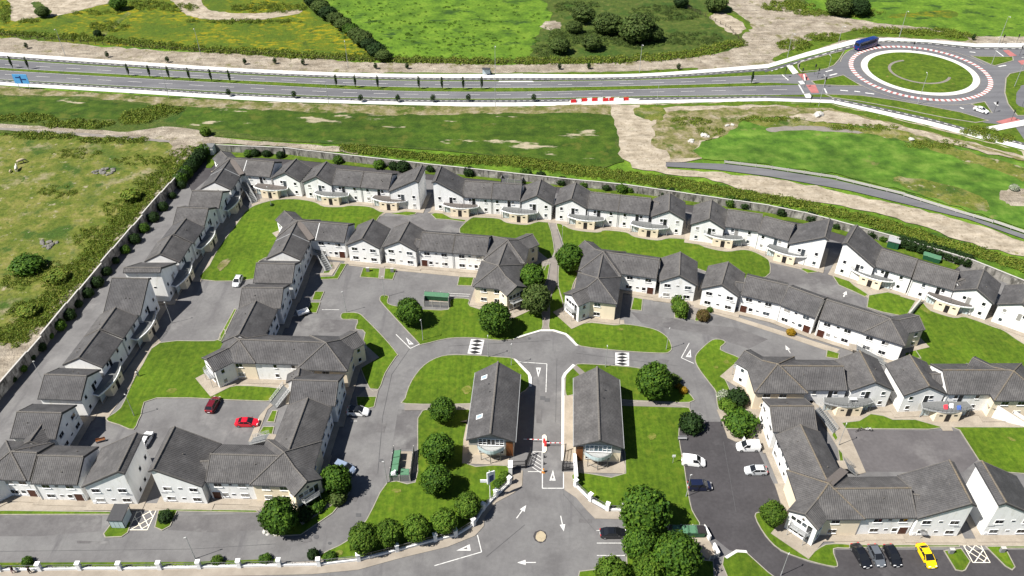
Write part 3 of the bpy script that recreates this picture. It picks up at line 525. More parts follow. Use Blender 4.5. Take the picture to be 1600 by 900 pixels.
pave([(877, 720), (877.5, 590), (881, 583), (895, 569), (899, 571), (886, 584), (882, 591), (881, 720)], 'pale_path', .15, name='kerb'); pave([(803, 560), (808, 563), (828, 583), (831, 590), (831, 604), (827, 604), (825, 586), (806, 565)], 'pale_path', .15, name='kerb')
pave([(800, 530.5), (815, 524), (845, 515), (865, 515), (885, 521), (904, 540), (900, 540), (883, 523), (864, 517.5), (845, 517.5), (816, 526)], 'pale_path', .13, name='kerb')
pave([(1120, 640), (1165, 640), (1184, 694), (1176, 690), (1150, 690), (1137, 684), (1130, 664)], 'concrete', .1); pave([(1132, 870), (1150, 859), (1166, 860), (1168, 864), (1152, 863), (1136, 873)], 'pale_path', .13, name='kerb')
pave([(1119, 882), (1128, 880), (1160, 960), (1130, 960)], 'grey_path', .1); pave([(1468, 666), (1486, 666), (1489, 673), (1474, 673)], 'concrete', .115)
pave([(1276, 642), (1312, 652), (1323, 670), (1353, 738), (1338, 742), (1312, 704), (1290, 668)], 'concrete', .085); lawn([(1303, 672), (1310, 684), (1306, 690), (1299, 680)]); lawn([(1309, 700), (1317, 708), (1320, 728), (1312, 724)]); pave([(405, 650), (440, 610), (452, 612), (418, 640), (398, 690), (388, 690)], 'concrete', .09)
for P in [[(340, 416), (352, 405), (361, 406), (356, 413), (345, 423)], [(964, 514), (970, 512), (974, 515), (968, 517)], [(1130, 564), (1136, 562), (1138, 567), (1132, 568)], [(1115, 572), (1120, 571), (1121, 575), (1116, 576)], [(612, 765), (622, 763), (626, 768), (616, 770)], [(1574, 682), (1582, 684), (1586, 689), (1578, 688)],
          [(722, 606), (734, 602), (735, 612), (726, 616)], [(1012, 680), (1022, 676), (1024, 684), (1016, 688)], [(260, 610), (270, 606), (276, 610), (266, 615)], [(505, 872), (530, 860), (535, 866), (512, 874)], [(1440, 477), (1455, 486), (1450, 490), (1437, 481)]]:
    MZ[0] += .0002; sheet_w('worn_patch', rough_edge(world(catmull(P, 4), .16), .4, .16, len(P)), .15 + MZ[0], 'dry_grass' if P[0] == (340, 416) else 'lawn_worn')
# markings
strokes([(618.7, 522.5), (641, 544.5), (656, 537.5)], .17); strokes([(1077, 536), (1064.5, 559), (1084, 568)], .17); strokes([(811, 565.5), (854.5, 568.5), (853, 613)], .16); strokes([(847.5, 735), (847.5, 763), (880.5, 763), (880.5, 738)], .18); strokes([(746, 836), (752.5, 862.5), (679, 884)], .16)
def tri(a, b, c):
    cx = (a[0] + b[0] + c[0]) / 3; cy = (a[1] + b[1] + c[1]) / 3; inn = [(cx + (p[0] - cx) * .38, cy + (p[1] - cy) * .38) for p in (a, b, c)]; o = (a, b, c)
    for i in range(3): j = (i + 1) % 3; mark([o[i], o[j], inn[j], inn[i]])
tri((634, 527), (646.5, 538), (639, 538.5)); tri((1079, 546), (1071.5, 557.5), (1080, 558.5)); tri((837.5, 574.5), (845.5, 574.5), (841, 590)); tri((864, 734), (858.5, 751), (868.2, 751.5)); tri((713, 860.5), (734, 850.5), (735.5, 860.5))
def arrow(tail, tip, w=.17):
    line(tail, tip, w); A = G(*tail); B = G(*tip); d = (B - A).normalized(); n = Vector((-d.y, d.x, 0)); MZ[0] += .0002
    sheet_w('road_marking', [tuple((B + d * .3)[:2]), tuple((B - d * 1.1 + n * .5)[:2]), tuple((B - d * 1.1 - n * .5)[:2])], MZ[0], 'paint')
arrow((807, 810), (821, 791)); arrow((876, 806), (880.5, 828)); arrow((837.5, 879), (811, 879)); arrow((1235, 552), (1228, 541)); arrow((1318, 464), (1322, 456), .3)
for a, b in (((932.5, 848.7), (976, 848.7)), ((932.5, 868), (977.5, 868)), ((932, 829), (938, 829)), ((503, 484), (530, 484)), ((548, 658), (558, 658)), ((690, 458), (735, 460)), ((690, 462), (733, 463))): line(a, b, .13)
for k in range(5):
    y = 706 + k * 6; line((831 + k * .2, y), (845.5, y + 9), .14)
strokes([(831, 706), (847, 706), (847, 737), (825, 737)], .14)
mark([(838, 838), (841, 832.5), (844, 829.5), (848, 830), (852.5, 834), (853.5, 839), (851, 844.5), (845, 847.5), (839, 845), (835, 841)], 'cream_paint')
mark([(833, 838), (836, 831), (844, 828), (852, 831), (855, 838), (852, 846), (844, 849), (836, 845)], 'asphalt_dark')
patchz = MZ[0]
mark([(837, 838), (839, 832.5), (844, 829.5), (849, 831), (853, 836), (852.5, 842), (848, 846.5), (841, 846), (837, 842)], 'disc_cream')
for (tl, tr, br, bl) in (((736, 530), (757, 531), (752, 554), (730.5, 552.5)), ((961.3, 551), (983, 551), (983, 572), (961.3, 570.5))):
    mark([tl, tr, br, bl])
    for k in range(4):
        f0 = k / 4; f1 = (k + .5) / 4; f2 = (k + 1) / 4; Lp = lambda a, b, f: (a[0] + (b[0] - a[0]) * f, a[1] + (b[1] - a[1]) * f)
        l = Lp(tl, bl, f1); r = Lp(tr, br, f1); t = Lp(Lp(tl, tr, .5), Lp(bl, br, .5), f0 + .01); b = Lp(Lp(tl, tr, .5), Lp(bl, br, .5), f2 - .01); mark([Lp(l, r, .06), t, Lp(l, r, .94), b], 'dark_paint')
def hatch(tl, tr, br, bl):
    q = lambda u, v: ((tl[0] * (1 - u) + tr[0] * u) * (1 - v) + (bl[0] * (1 - u) + br[0] * u) * v, (tl[1] * (1 - u) + tr[1] * u) * (1 - v) + (bl[1] * (1 - u) + br[1] * u) * v)
    for a, b in (((0, 0), (1, 0)), ((1, 0), (1, 1)), ((1, 1), (0, 1)), ((0, 1), (0, 0)), ((0, 0), (1, .85)), ((0, .4), (.75, 1)), ((.45, 0), (1, .42)), ((1, .0), (0, .6)), ((1, .4), (.1, 1)), ((.5, 0), (0, .25)), ((1, .75), (.6, 1))): line(q(*a), q(*b), .13, 'cream_paint')
hatch((217, 793), (246, 793), (230, 828), (201, 828)); hatch((1502, 846), (1529, 846), (1547, 879), (1520, 879))
for c, s in (((595, 719.5), 3.5), ((560, 805), 4), ((848, 622), 4), ((855, 625), 4)):
    mark([(c[0] - s, c[1] - s * .7), (c[0] + s, c[1] - s * .7), (c[0] + s, c[1] + s * .7), (c[0] - s, c[1] + s * .7)], 'track_dark', 'manhole_cover')
for P in [[(700, 548), (716, 547), (718, 551), (702, 552)], [(838, 640), (846, 640), (846, 662), (838, 661)], [(590, 660), (604, 661), (600, 676), (587, 675)], [(905, 810), (925, 811), (924, 818), (904, 817)], [(540, 775), (560, 777), (556, 784), (536, 782)], [(470, 842), (486, 840), (488, 846), (471, 849)], [(1030, 560), (1046, 563), (1042, 568), (1028, 565)], [(120, 845), (170, 846), (170, 850), (120, 849)], [(250, 560), (258, 560), (250, 575), (243, 575)]]: patch(P, 'asphalt_bay', .006, name='road_repair')
for a, b in (((640, 545), (612, 585)), ((612, 585), (598, 650)), ((598, 650), (590, 740)), ((870, 560), (868, 660)), ((700, 541), (860, 532)), ((900, 552), (1060, 572)), ((820, 820), (760, 870)), ((-20, 862), (300, 858)), ((300, 858), (430, 850)), ((880, 772), (930, 830)), ((1130, 690), (1150, 800)), ((130, 560), (240, 400))): line(a, b, .07, 'track_dark', 'road_seam')
for c, s in (((494, 839), 4.5), ((515, 849), 3), ((827, 529), 2.5)):
    mark([(c[0] + s * math.cos(t), c[1] + s * .8 * math.sin(t)) for t in np.linspace(0, 6.0, 10)], 'track_dark', 'manhole_cover')

# ------------------------------------------------------------------ windows and doors (shared meshes, front faces -Y)
def win_mesh(w, h, n, sill=True, bar=False):
    fr = MB(); t = .05 if w > .7 else .025
    fr.box((0, 0, -h / 2), (w + .02, .10, t)); fr.box((0, 0, h / 2 - t), (w + .02, .10, t))
    for i in range(n + 1): fr.box((-w / 2 + t / 2 + (w - t) * i / n, 0, -h / 2 + t), (t, .10, h - 2 * t))
    if bar: fr.box((0, 0, h * .12), (w - .1, .08, t * .8))
    if sill: fr.box((0, -.07, -h / 2 - .09), (w + .12, .16, .06))
    return fr.mesh('window', 'frame_white'), [((-w / 2 + t + (w - t) * (i + .5) / n - t / 2), (w - t) / n - t, h - 2 * t) for i in range(n)]
def pane_mesh(w, h, m='glass'):
    return MB().box((0, .0, -h / 2), (w, .05, h)).mesh('pane', m)
WT = {}; WR = random.Random(5)
for k, (w, h, n, s, b) in {'D': (1.45, 1.0, 2, True, False), 'S': (.78, .98, 1, True, False), 'H': (.66, .42, 1, False, False), 'F': (.95, 1.95, 1, False, False), 'N': (.9, 1.0, 1, True, False)}.items():
    me, ps = win_mesh(w, h, n, s, b); WT[k] = (me, ps, [pane_mesh(ps[0][1], ps[0][2], q) for q in ('glass', 'glass', 'glass', 'glass_dim', 'glass', 'blind')])
DOOR = MB().box((0, 0, -1.0), (1.5, .1, 2.05)).mesh('door', 'door_brown'); DFR = MB().box((-.8, 0, -1.02), (.1, .16, 2.15)).box((.8, 0, -1.02), (.1, .16, 2.15)).box((0, 0, 1.05), (1.7, .16, .08)).mesh('door_frame', 'frame_white')
DHND = MB().box((.6, -.08, -.05), (.06, .08, .2)).mesh('handle', 'steel')
def put_window(parent, k, x, y, z, rz):
    if k == 'door':
        d = ob('door', DOOR, parent, (x, y, z), rz); ob('door_frame', DFR, d); ob('handle', DHND, d); return d
    me, ps, pm = WT[k]
    w = ob('window', me, parent, (x, y, z), rz)
    pk = pm[WR.randrange(6)]
    for (px, pw, ph) in ps: ob('pane', pk if WR.random() < .8 else pm[0], w, (px, -.035, 0))
    return w

# ------------------------------------------------------------------ houses
K = .55
def uvquad(A, B, Cc, D):                     # eave A-B, ridge D-C  -> uv in metres
    A, B, Cc, D = map(Vector, (A, B, Cc, D)); e = (B - A).normalized()
    f = lambda p: ((p - A).dot(e), ((p - A) - e * (p - A).dot(e)).length)
    return [f(A), f(B), f(Cc), f(D)]
def roof_plane(mb, poly, th=.16):
    """poly: eave first edge, counter-clockwise from above"""
    P = [Vector(p) for p in poly]; n = len(P); e = (P[1] - P[0]).normalized(); A = P[0]
    uv = [((p - A).dot(e), ((p - A) - e * (p - A).dot(e)).length) for p in P]
    low = [p - Vector((0, 0, th)) for p in P]
    mb.add(P + low, [tuple(range(n)), tuple(range(2 * n - 1, n - 1, -1))] + [(i, n + i, n + (i + 1) % n, (i + 1) % n) for i in range(n)], [uv, uv[::-1]] + [[uv[i], uv[i], uv[(i + 1) % n], uv[(i + 1) % n]] for i in range(n)])
def ridge_tiles(mb, a, b, w=.17):
    a = Vector(a); b = Vector(b); n = max(1, int((b - a).length / .48)); r = random.Random(int(a.x * 31 + b.y * 17 + a.z))
    for i in range(n):
        p = a.lerp(b, i / n); q = a.lerp(b, (i + .94) / n); j = r.uniform(-.012, .02)
        mb.tube(p + Vector((0, 0, j)), q + Vector((0, 0, j + .012)), w, w * .97, 6)
RIDGE = ['ridge']
def wing_parts(root, L, hr, dl, dr, oA, oB, wallm='render_white', oe=.32):
    el = hr - K * dl; er = hr - K * dr; yl = dl - oe; yr = -(dr - oe); x0, x1 = oA, L - oB; dz = .17
    top = lambda y: hr - K * abs(y) - dz
    mb = MB()
    prof = [(yr, 0), (yl, 0), (yl, top(yl)), (0, top(0)), (yr, top(yr))]
    a = [(x0, y, z) for y, z in prof]; b = [(x1, y, z) for y, z in prof]
    mb.add(a + b, [(4, 3, 2, 1, 0), (5, 6, 7, 8, 9), (0, 5, 9, 4), (1, 2, 7, 6), (0, 1, 6, 5), (2, 3, 8, 7), (3, 4, 9, 8)])
    mb.build('wall', wallm, root)
    rm = MB(); roof_plane(rm, [(0, -dr, er), (L, -dr, er), (L, 0, hr), (0, 0, hr)]); roof_plane(rm, [(L, dl, el), (0, dl, el), (0, 0, hr), (L, 0, hr)])
    ro = rm.build('roof', 'roof_tile', root)
    rt_ = MB(); ridge_tiles(rt_, (0.02, 0, hr + .03), (L - .02, 0, hr + .03)); rt_.build('ridge_cap', RIDGE[0], ro)
    for d, e, s in ((dl, el, 1), (dr, er, -1)):
        for x in (.09, L - .09):
            vt = MB(); ridge_tiles(vt, (x, s * .15, hr - .05), (x, s * d, e + .035), .06); vt.build('verge_tile', 'ridge', ro)
        MB().box((L / 2, s * (d + .03), e - .2), (L, .14, .13)).build('gutter', 'fascia', ro)
    for x in (.03, L - .03):
        bb = MB()
        for d, e, s in ((dl, el, 1), (dr, er, -1)):
            bb.hexa([(x - .03, 0, hr - .42), (x + .03, 0, hr - .42), (x + .03, s * d, e - .36), (x - .03, s * d, e - .36)], [(x - .03, 0, hr - .165), (x + .03, 0, hr - .165), (x + .03, s * d, e - .165), (x - .03, s * d, e - .165)])
        bb.build('bargeboard', 'fascia', ro)
    vp = MB(); r = random.Random(int(L * 100 + hr * 7 + root.location.x * 3))
    for k in range(r.choice((1, 1, 2))):
        s = r.choice((1, -1)); d = dl if s > 0 else dr
        if d > 2: yy = s * d * r.uniform(.3, .6); vp.box((L * r.uniform(.25, .75), yy, hr - K * abs(yy)), (.14, .14, .28))
    if vp.v: vp.build('roof_vent', 'ridge', ro)
    return dict(yl=yl, yr=yr, x0=x0, x1=x1)
def patt(code, L):
    k = code[:2]; m = -1 if code.endswith('-') else 1
    if k == 'GM': return [(-2.35, 4.05, 'D'), (0, 4.25, 'H'), (2.35, 4.05, 'D'), (-2.35, 1.35, 'D'), (0, 1.5, 'H'), (2.35, 1.35, 'D')]
    if k == 'GF': return [(-2.5 * m, 4.1, 'S'), (-2.5 * m, 1.45, 'S'), (.6 * m, 3.72, 'F'), (1.55 * m, 4.15, 'S')]
    if k == 'RH':
        q = [(2.0, 4.1, 'S'), (3.0, 3.72, 'F'), (6.2, 4.1, 'S'), (6.2, 1.45, 'S')]
        if L > 11: q += [(10, 4.1, 'S'), (10, 1.45, 'S')]
        return [(a if m < 0 else L - a, z, t) for a, z, t in q if a < L - .6]
    if k == 'RM':
        q = [(1.15, 1.06, 'door'), (2.7, 1.4, 'N'), (4.2, 1.5, 'H'), (6.2, 1.35, 'D'), (1.9, 4.05, 'D'), (4.2, 4.2, 'H'), (6.2, 4.05, 'D')]
        return [(a if m < 0 else L - a, z, t) for a, z, t in q if a < L - .9]
    if k == 'CW':
        q = []; x = 1.6
        i = 0
        while x < L - 1: q += [(x, 4.05, 'S' if i % 2 else 'D'), (x, 1.4, 'S' if i % 3 else 'D')]; x += 2.3; i += 1
        return q
    if k == 'HW': return [(L * .4, 1.7, 'S'), (L * .7, 4.4, 'H')]
    if k == 'TW': return [(1.6, 4.6, 'S'), (4.2, 4.6, 'S'), (6.4, 1.5, 'S'), (4.2, 1.5, 'S')]
    return []
def wing(name, label, cat, A, B, typ, sides, group=None, hr=None, dims=None, wallm='render_white', frac=None, tight=False, flash=None):
    hr = hr or (7.5 if typ == 'S' else 9.5); dl, dr = dims or {'S': (4.3, 4.3), 'Tl': (7.6, 1.0), 'Tr': (1.0, 7.6)}[typ]
    a = G(*A, hr); b = G(*B, hr); a.z = b.z = 0
    if frac: a, b = a.lerp(b, frac[0]), a.lerp(b, frac[1])
    v = b - a; L = v.length; rz = math.atan2(v.y, v.x)
    root = thing(name, label, cat, a, rz, group)
    o = (.05, .05) if tight else (.25, .25)
    g = wing_parts(root, L, hr, dl, dr, *o, wallm); yc = (dl - dr) / 2
    for s in sides:
        side, code = s.split(':')
        for (t, z, k) in patt(code, L):
            if side == 'R': put_window(root, k, t, g['yr'] - .01, z, 0)
            elif side == 'L': put_window(root, k, t, g['yl'] + .01, z, math.pi)
            elif side == 'B': put_window(root, k, g['x1'] + .01, yc + t, z, math.pi / 2)
            elif side == 'A': put_window(root, k, g['x0'] - .01, yc + t, z, -math.pi / 2)
    if any(':GM' in q for q in sides) and any(q[0] == 'B' for q in sides):
        MB().box((g['x1'] + .02, yc + (3.2 if typ != 'Tl' else -3.2), 2.75), (.05, 1.1, .16)).build('name_plate', 'slat_grey', root); MB().box((g['x1'] + .03, yc - 3.5, .5), (.12, .45, .6)).build('meter_box', 'plastic_white', root)
    if flash:
        X = L * flash[0]
        for sg in flash[1]:
            d = dl if sg > 0 else dr; MB().hexa([(X - .09, 0, hr), (X + .09, 0, hr), (X + .09, sg * d, hr - K * d), (X - .09, sg * d, hr - K * d)], [(X - .09, 0, hr + .035), (X + .09, 0, hr + .035), (X + .09, sg * d, hr - K * d + .035), (X - .09, sg * d, hr - K * d + .035)]).build('flashing_strip', 'galv', root)
    dp = MB()
    if tight: dp.tube((.25, g['yr'] - .07, .05), (.25, g['yr'] - .07, hr - K * dr - .2), .05); dp.build('downpipe', 'galv', root)
    # concrete apron round the footprint, set into the ground
    ap = [(-1.1, g['yr'] - 1.2), (L + 1.1, g['yr'] - 1.2), (L + 1.1, g['yl'] + 1.2), (-1.1, g['yl'] + 1.2)]
    cs, sn = math.cos(rz), math.sin(rz); APZ[0] += .0004
    sheet_w('pavement', [(a.x + p * cs - q * sn, a.y + p * sn + q * cs) for p, q in ap], APZ[0], 'concrete', .12)
    return root
APZ = [.155]
WG = [
 ('back row', 'L0r', (360, 247.5), (428.8, 253.1), 'S', ['R:RH+']), ('back row', 'B1', (463, 248), (443.8, 269.4), 'S', ['B:GF-']), ('back row', 'B2a', (510.3, 252.2), (493, 275.6), 'S', ['B:GF+']),
 ('back row', 'B2b', (525, 264.5), (613, 272), 'S', ['R:RH-', 'R:RH+']), ('back row', 'B2c', (659.7, 257.7), (648, 281.8), 'Tr', ['B:GF-']), ('back row', 'B3a', (689.6, 259.5), (680, 282.9), 'Tl', ['B:GF+']),
 ('back row', 'B3b', (726, 282.9), (815.6, 288.4), 'S', ['R:RH-', 'R:RH+']), ('back row', 'B3c', (845.3, 280), (838.4, 305.6), 'S', ['B:GF-']), ('back row', 'B4a', (900, 285), (892.4, 311), 'S', ['B:GF+']),
 ('back row', 'B4b', (922, 300.2), (1017.7, 310.5), 'S', ['R:RH-', 'R:RH+']), ('back row', 'B4c', (1046.6, 301.5), (1045.3, 329), 'S', ['B:GF-']), ('back row', 'B5a', (1112, 312), (1108, 342), 'S', ['B:GF+']),
 ('back row', 'B5b', (1137.2, 327.5), (1192.4, 335.6), 'S', ['R:RH-']), ('back row', 'B5c', (1194, 338), (1242, 351), 'S', ['R:RH+']), ('back row', 'B5d', (1296.4, 341.3), (1289, 370.6), 'Tr', ['B:GF-']),
 ('back row', 'B6a', (1339.4, 351.6), (1323, 379.7), 'Tl', ['B:GF+']), ('back row', 'B6b', (1377, 389.4), (1434.4, 405.9), 'S', ['R:RH-']), ('back row', 'B6c', (1434.4, 407.8), (1499.3, 425.3), 'S', ['R:RH+']),
 ('back row', 'B6d', (1538, 420.4), (1526.4, 451.4), 'S', ['B:GF-']), ('back row', 'B7', (1610, 443), (1598, 474), 'S', ['B:GF+']),
 ('left row', 'L0', (360, 247.5), (334.4, 283.8), 'S', ['L:RH+']), ('left row', 'L1', (300, 298), (348, 299.5), 'S', ['B:GF+']), ('left row', 'L2', (276.4, 323.7), (326, 325.8), 'S', ['B:GF-']),
 ('left row', 'L3a', (290.9, 341), (271.6, 365.8), 'S', ['L:RH-']), ('left row', 'L3b', (268.5, 367), (248.9, 396.7), 'S', ['L:RH+']), ('left row', 'L4', (193.3, 418.3), (252, 418.3), 'Tl', ['B:GF+', 'R:HW']),
 ('left row', 'L5', (174.5, 434.2), (232.3, 435.6), 'Tr', ['B:GF-']), ('left row', 'L6a', (181, 480), (156.5, 514), 'S', ['L:RH-']), ('left row', 'L6b', (155.5, 515.5), (122.6, 559), 'S', ['L:RH+']),
 ('left row', 'L7', (68.8, 585), (136, 587.5), 'S', ['B:GF+']), ('left row', 'L8', (25.8, 643.6), (96.9, 645.2), 'S', ['B:GM']),
 ('bottom left row', 'BL0', (16.4, 705.5), (58.6, 707.7), 'S', ['R:RM+']), ('bottom left row', 'BL1r', (58.6, 711.5), (131, 713.4), 'S', ['R:RM+']), ('bottom left row', 'BL1', (213.3, 675.6), (183.6, 737), 'Tr', ['B:GM', 'L:TW']),
 ('bottom left row', 'BL2', (273, 666), (238.7, 733.7), 'Tl', ['B:GM']), ('bottom left row', 'BL3', (328, 709.6), (443, 712.5), 'S', ['R:RM-']), ('bottom left row', 'BL5', (481.2, 621.3), (451, 704), 'S', ['L:CW']), ('bottom left row', 'BL6', (456.4, 593.7), (528.8, 595.8), 'S', ['B:GM']),
 ('middle left block', 'ML1', (373.1, 530.6), (508, 535.3), 'S', ['R:RH+']), ('middle left block', 'ML3', (400.3, 469.7), (373.1, 523), 'S', ['L:CW']), ('middle left block', 'ML4', (377.5, 449.4), (443, 450), 'S', ['B:GM']), ('middle left block', 'ML5', (400, 411.3), (461, 412.5), 'S', ['B:GM']),
 ('middle left block', 'ML6', (464.6, 344.8), (440.6, 392.9), 'S', ['L:CW']), ('middle left block', 'ML7', (464.6, 344.8), (544.4, 351.6), 'S', ['R:RM+']), ('middle left block', 'ML8', (583, 342), (565, 373), 'S', ['B:GM']), ('middle left block', 'ML9', (639.7, 345.9), (622.8, 376.9), 'S', ['B:GM']),
 ('middle left block', 'ML10', (659.4, 362.8), (764.4, 371.3), 'S', ['R:RM-', 'R:RM+']), ('middle left block', 'ML11', (793.4, 375), (778.4, 415.3), 'S', []),
 ('centre right row', 'N0', (942.8, 393.4), (934.2, 434.8), 'S', []), ('centre right row', 'Nr', (942.8, 393.4), (1031, 406), 'S', ['R:RM+']), ('centre right row', 'N1', (1063, 393.4), (1061.6, 430.2), 'S', ['B:GM']), ('centre right row', 'N2', (1138, 408.8), (1127.5, 444.4), 'S', ['B:GM']),
 ('centre right row', 'N3', (1166, 431), (1231.5, 446), 'S', ['R:RM-']), ('centre right row', 'N4', (1232.5, 447.5), (1287.8, 467.5), 'S', ['R:RM+']), ('centre right row', 'N5', (1291, 468), (1391, 498.4), 'S', ['R:RM-']),
 ('right block', 'R1r', (1215.4, 571.5), (1318.6, 572.4), 'S', ['R:RH+']), ('right block', 'R1', (1343, 547.9), (1368.5, 596.9), 'S', ['B:GF-']), ('right block', 'R2', (1421, 554), (1452.3, 603.4), 'S', ['B:GF+']), ('right block', 'R3', (1473.4, 578.4), (1580, 578.4), 'S', ['R:RH-']),
 ('right block', 'R5', (1203, 634.5), (1272.3, 634.5), 'S', ['A:GM']), ('right block', 'R6', (1250.8, 663.4), (1292, 750), 'S', ['R:CW']), ('bottom right row', 'R8', (1300, 763.8), (1424, 762.4), 'S', ['R:RM+']), ('bottom right row', 'R9', (1483, 718.4), (1518.9, 787.1), 'Tr', ['B:GM']),
 ('bottom right row', 'R10', (1534, 719.8), (1572.5, 785.8), 'Tl', ['B:GM'])]
LAB = {
 'L0r': 'white plain-roofed house at the far left corner of the back row', 'B1': 'first white gable house from the left in the back row', 'B2a': 'second white gable house from the left in the back row, roof dark to the right',
 'B2b0': 'left half of the low house between the second and third back row gables', 'B2b1': 'right half of the low house between the second and third back row gables', 'B2c': 'tall lopsided gable house left of the first dark alley through the back row',
 'B3a': 'tall lopsided gable house right of the first dark alley through the back row', 'B3b0': 'left half of the low house right of the first alley in the back row', 'B3b1': 'right half of the low house in front of the grey bin shelter',
 'B3c': 'white gable house left of the top of the grey footpath', 'B4a': 'white gable house right of the top of the grey footpath', 'B4b0': 'left half of the low house right of the grey footpath', 'B4b1': 'right half of the low house right of the grey footpath',
 'B4c': 'white gable house at the right end of the terrace right of the footpath', 'B5a': 'white gable house at the left end of the fourth terrace of the back row', 'B5b': 'low house with the higher ridge in the fourth terrace of the back row', 'B5c': 'low house with the lower ridge in the fourth terrace of the back row',
 'B5d': 'tall lopsided gable house left of the second dark alley through the back row', 'B6a': 'tall lopsided gable house right of the second dark alley through the back row', 'B6b': 'low house in front of the small pale shed, back row',
 'B6c': 'low house in front of the green bins, back row', 'B6d': 'white gable house at the right end of the last full terrace of the back row', 'B7': 'white gable house cut off by the right edge of the photo in the back row',
 'L0': 'ridge-ended house at the top of the left row, next to the corner stair', 'L1': 'upper house of the first facing pair in the left row, gable to the lawn', 'L2': 'lower house of the first facing pair in the left row, gable to the lawn', 'L3a': 'upper half of the upper ribbed-roof terrace in the left row',
 'L3b': 'lower half of the upper ribbed-roof terrace in the left row', 'L4': 'house with a tall pale wall onto the alley beside the upper car park, left row', 'L5': 'house with a long plain roof slope below the alley in the left row', 'L6a': 'upper half of the lower ribbed-roof terrace in the left row',
 'L6b': 'lower half of the lower ribbed-roof terrace in the left row', 'L7': 'house with two roof slopes just above the lowest alley of the left row', 'L8': 'lowest house of the left row, small cross roof in its slope',
 'BL0': 'corner house at the left edge of the photo in the bottom left row', 'BL1r': 'low white house left of the dark recess in the bottom left row', 'BL1': 'tall white gable house with a grey side wall left of the bottom alley', 'BL2': 'tall white gable house with ribbed dark roof right of the bottom alley',
 'BL3': 'low white house between the ribbed gable and the corner tower at bottom left', 'BL5': 'long ribbed-roof house above the bottom left corner tower, blue shaded wall', 'BL6': 'house with a level ridge joining the ribbed roof to the middle block',
 'ML1': 'long broad-roofed house of the middle left block facing the red cars', 'ML3': 'ribbed-roof house just above the broad roof of the middle left block', 'ML4': 'house beside the silver car with a level ridge, lower of the stacked pair', 'ML5': 'house with a level ridge above the silver car, upper of the stacked pair',
 'ML6': 'ribbed-roof house at the upper left corner of the middle block', 'ML7': 'plain-roofed white house right of the upper left corner of the middle block', 'ML8': 'white gable house left of the narrow alley in the middle block', 'ML9': 'white gable house right of the narrow alley in the middle block',
 'ML100': 'left half of the long white house with brown doors in the middle block', 'ML101': 'right half of the long white house with brown doors in the middle block', 'ML11': 'house linking the two hipped towers left of the central footpath',
 'N0': 'house linking the two hipped towers right of the central footpath', 'Nr': 'plain-roofed white house with a brown door right of the central towers', 'N1': 'white gable house behind the tall clipped hedge', 'N2': 'white gable house behind the golden shrub', 'N3': 'long white house with brown door right of the golden shrub gable',
 'N4': 'short white house behind the small yellow bush', 'N5': 'hip-ended house at the right end of the centre right row above the ramp', 'R1r': 'plain-roofed house between the upper left tower and the first gable of the right block', 'R1': 'grey-white gable house left of the narrow gap in the right block',
 'R2': 'grey-white gable house right of the narrow gap, cluttered balcony beside it', 'R3': 'low house with long level ridge right of the cluttered balcony', 'R5': 'house with level ridge and bright white west gable below the upper tower', 'R6': 'long house with bright white west wall beside the dark car park',
 'R8': 'low house behind the dark parked cars at bottom right', 'R9': 'tall lopsided gable house behind the yellow car', 'R10': 'tall lopsided gable house with a blank white wall at the bottom right edge'}
NAMEF = {'B': 'gable_house'}
for row, key, A, B, typ, sides in WG:
    gab = any(s[0] in 'AB' for s in sides); nm = 'gable_house' if gab else 'terraced_house'; grp = 'houses of the ' + row; RIDGE[0] = 'ridge_lichen' if 'right' in row and 'centre' not in row else 'ridge'
    if len(sides) == 2 and sides[0][0] == 'R':
        wing(nm, LAB[key + '0'], 'house', A, B, typ, [sides[0]], grp, 7.5, None, frac=(0, .498), tight=True); wing(nm, LAB[key + '1'], 'house', A, B, typ, [sides[1]], grp, 7.47, None, frac=(.5, 1), tight=True)
    else: wing(nm, LAB[key], 'house', A, B, typ, sides, grp, wallm='render_cream' if key in ('ML11', 'N0') else 'render_white', tight=not gab, flash={'ML6': (.43, (1, -1)), 'ML7': (.44, (-1,)), 'L0': (.44, (1, -1)), 'L0r': (.38, (-1,))}.get(key))

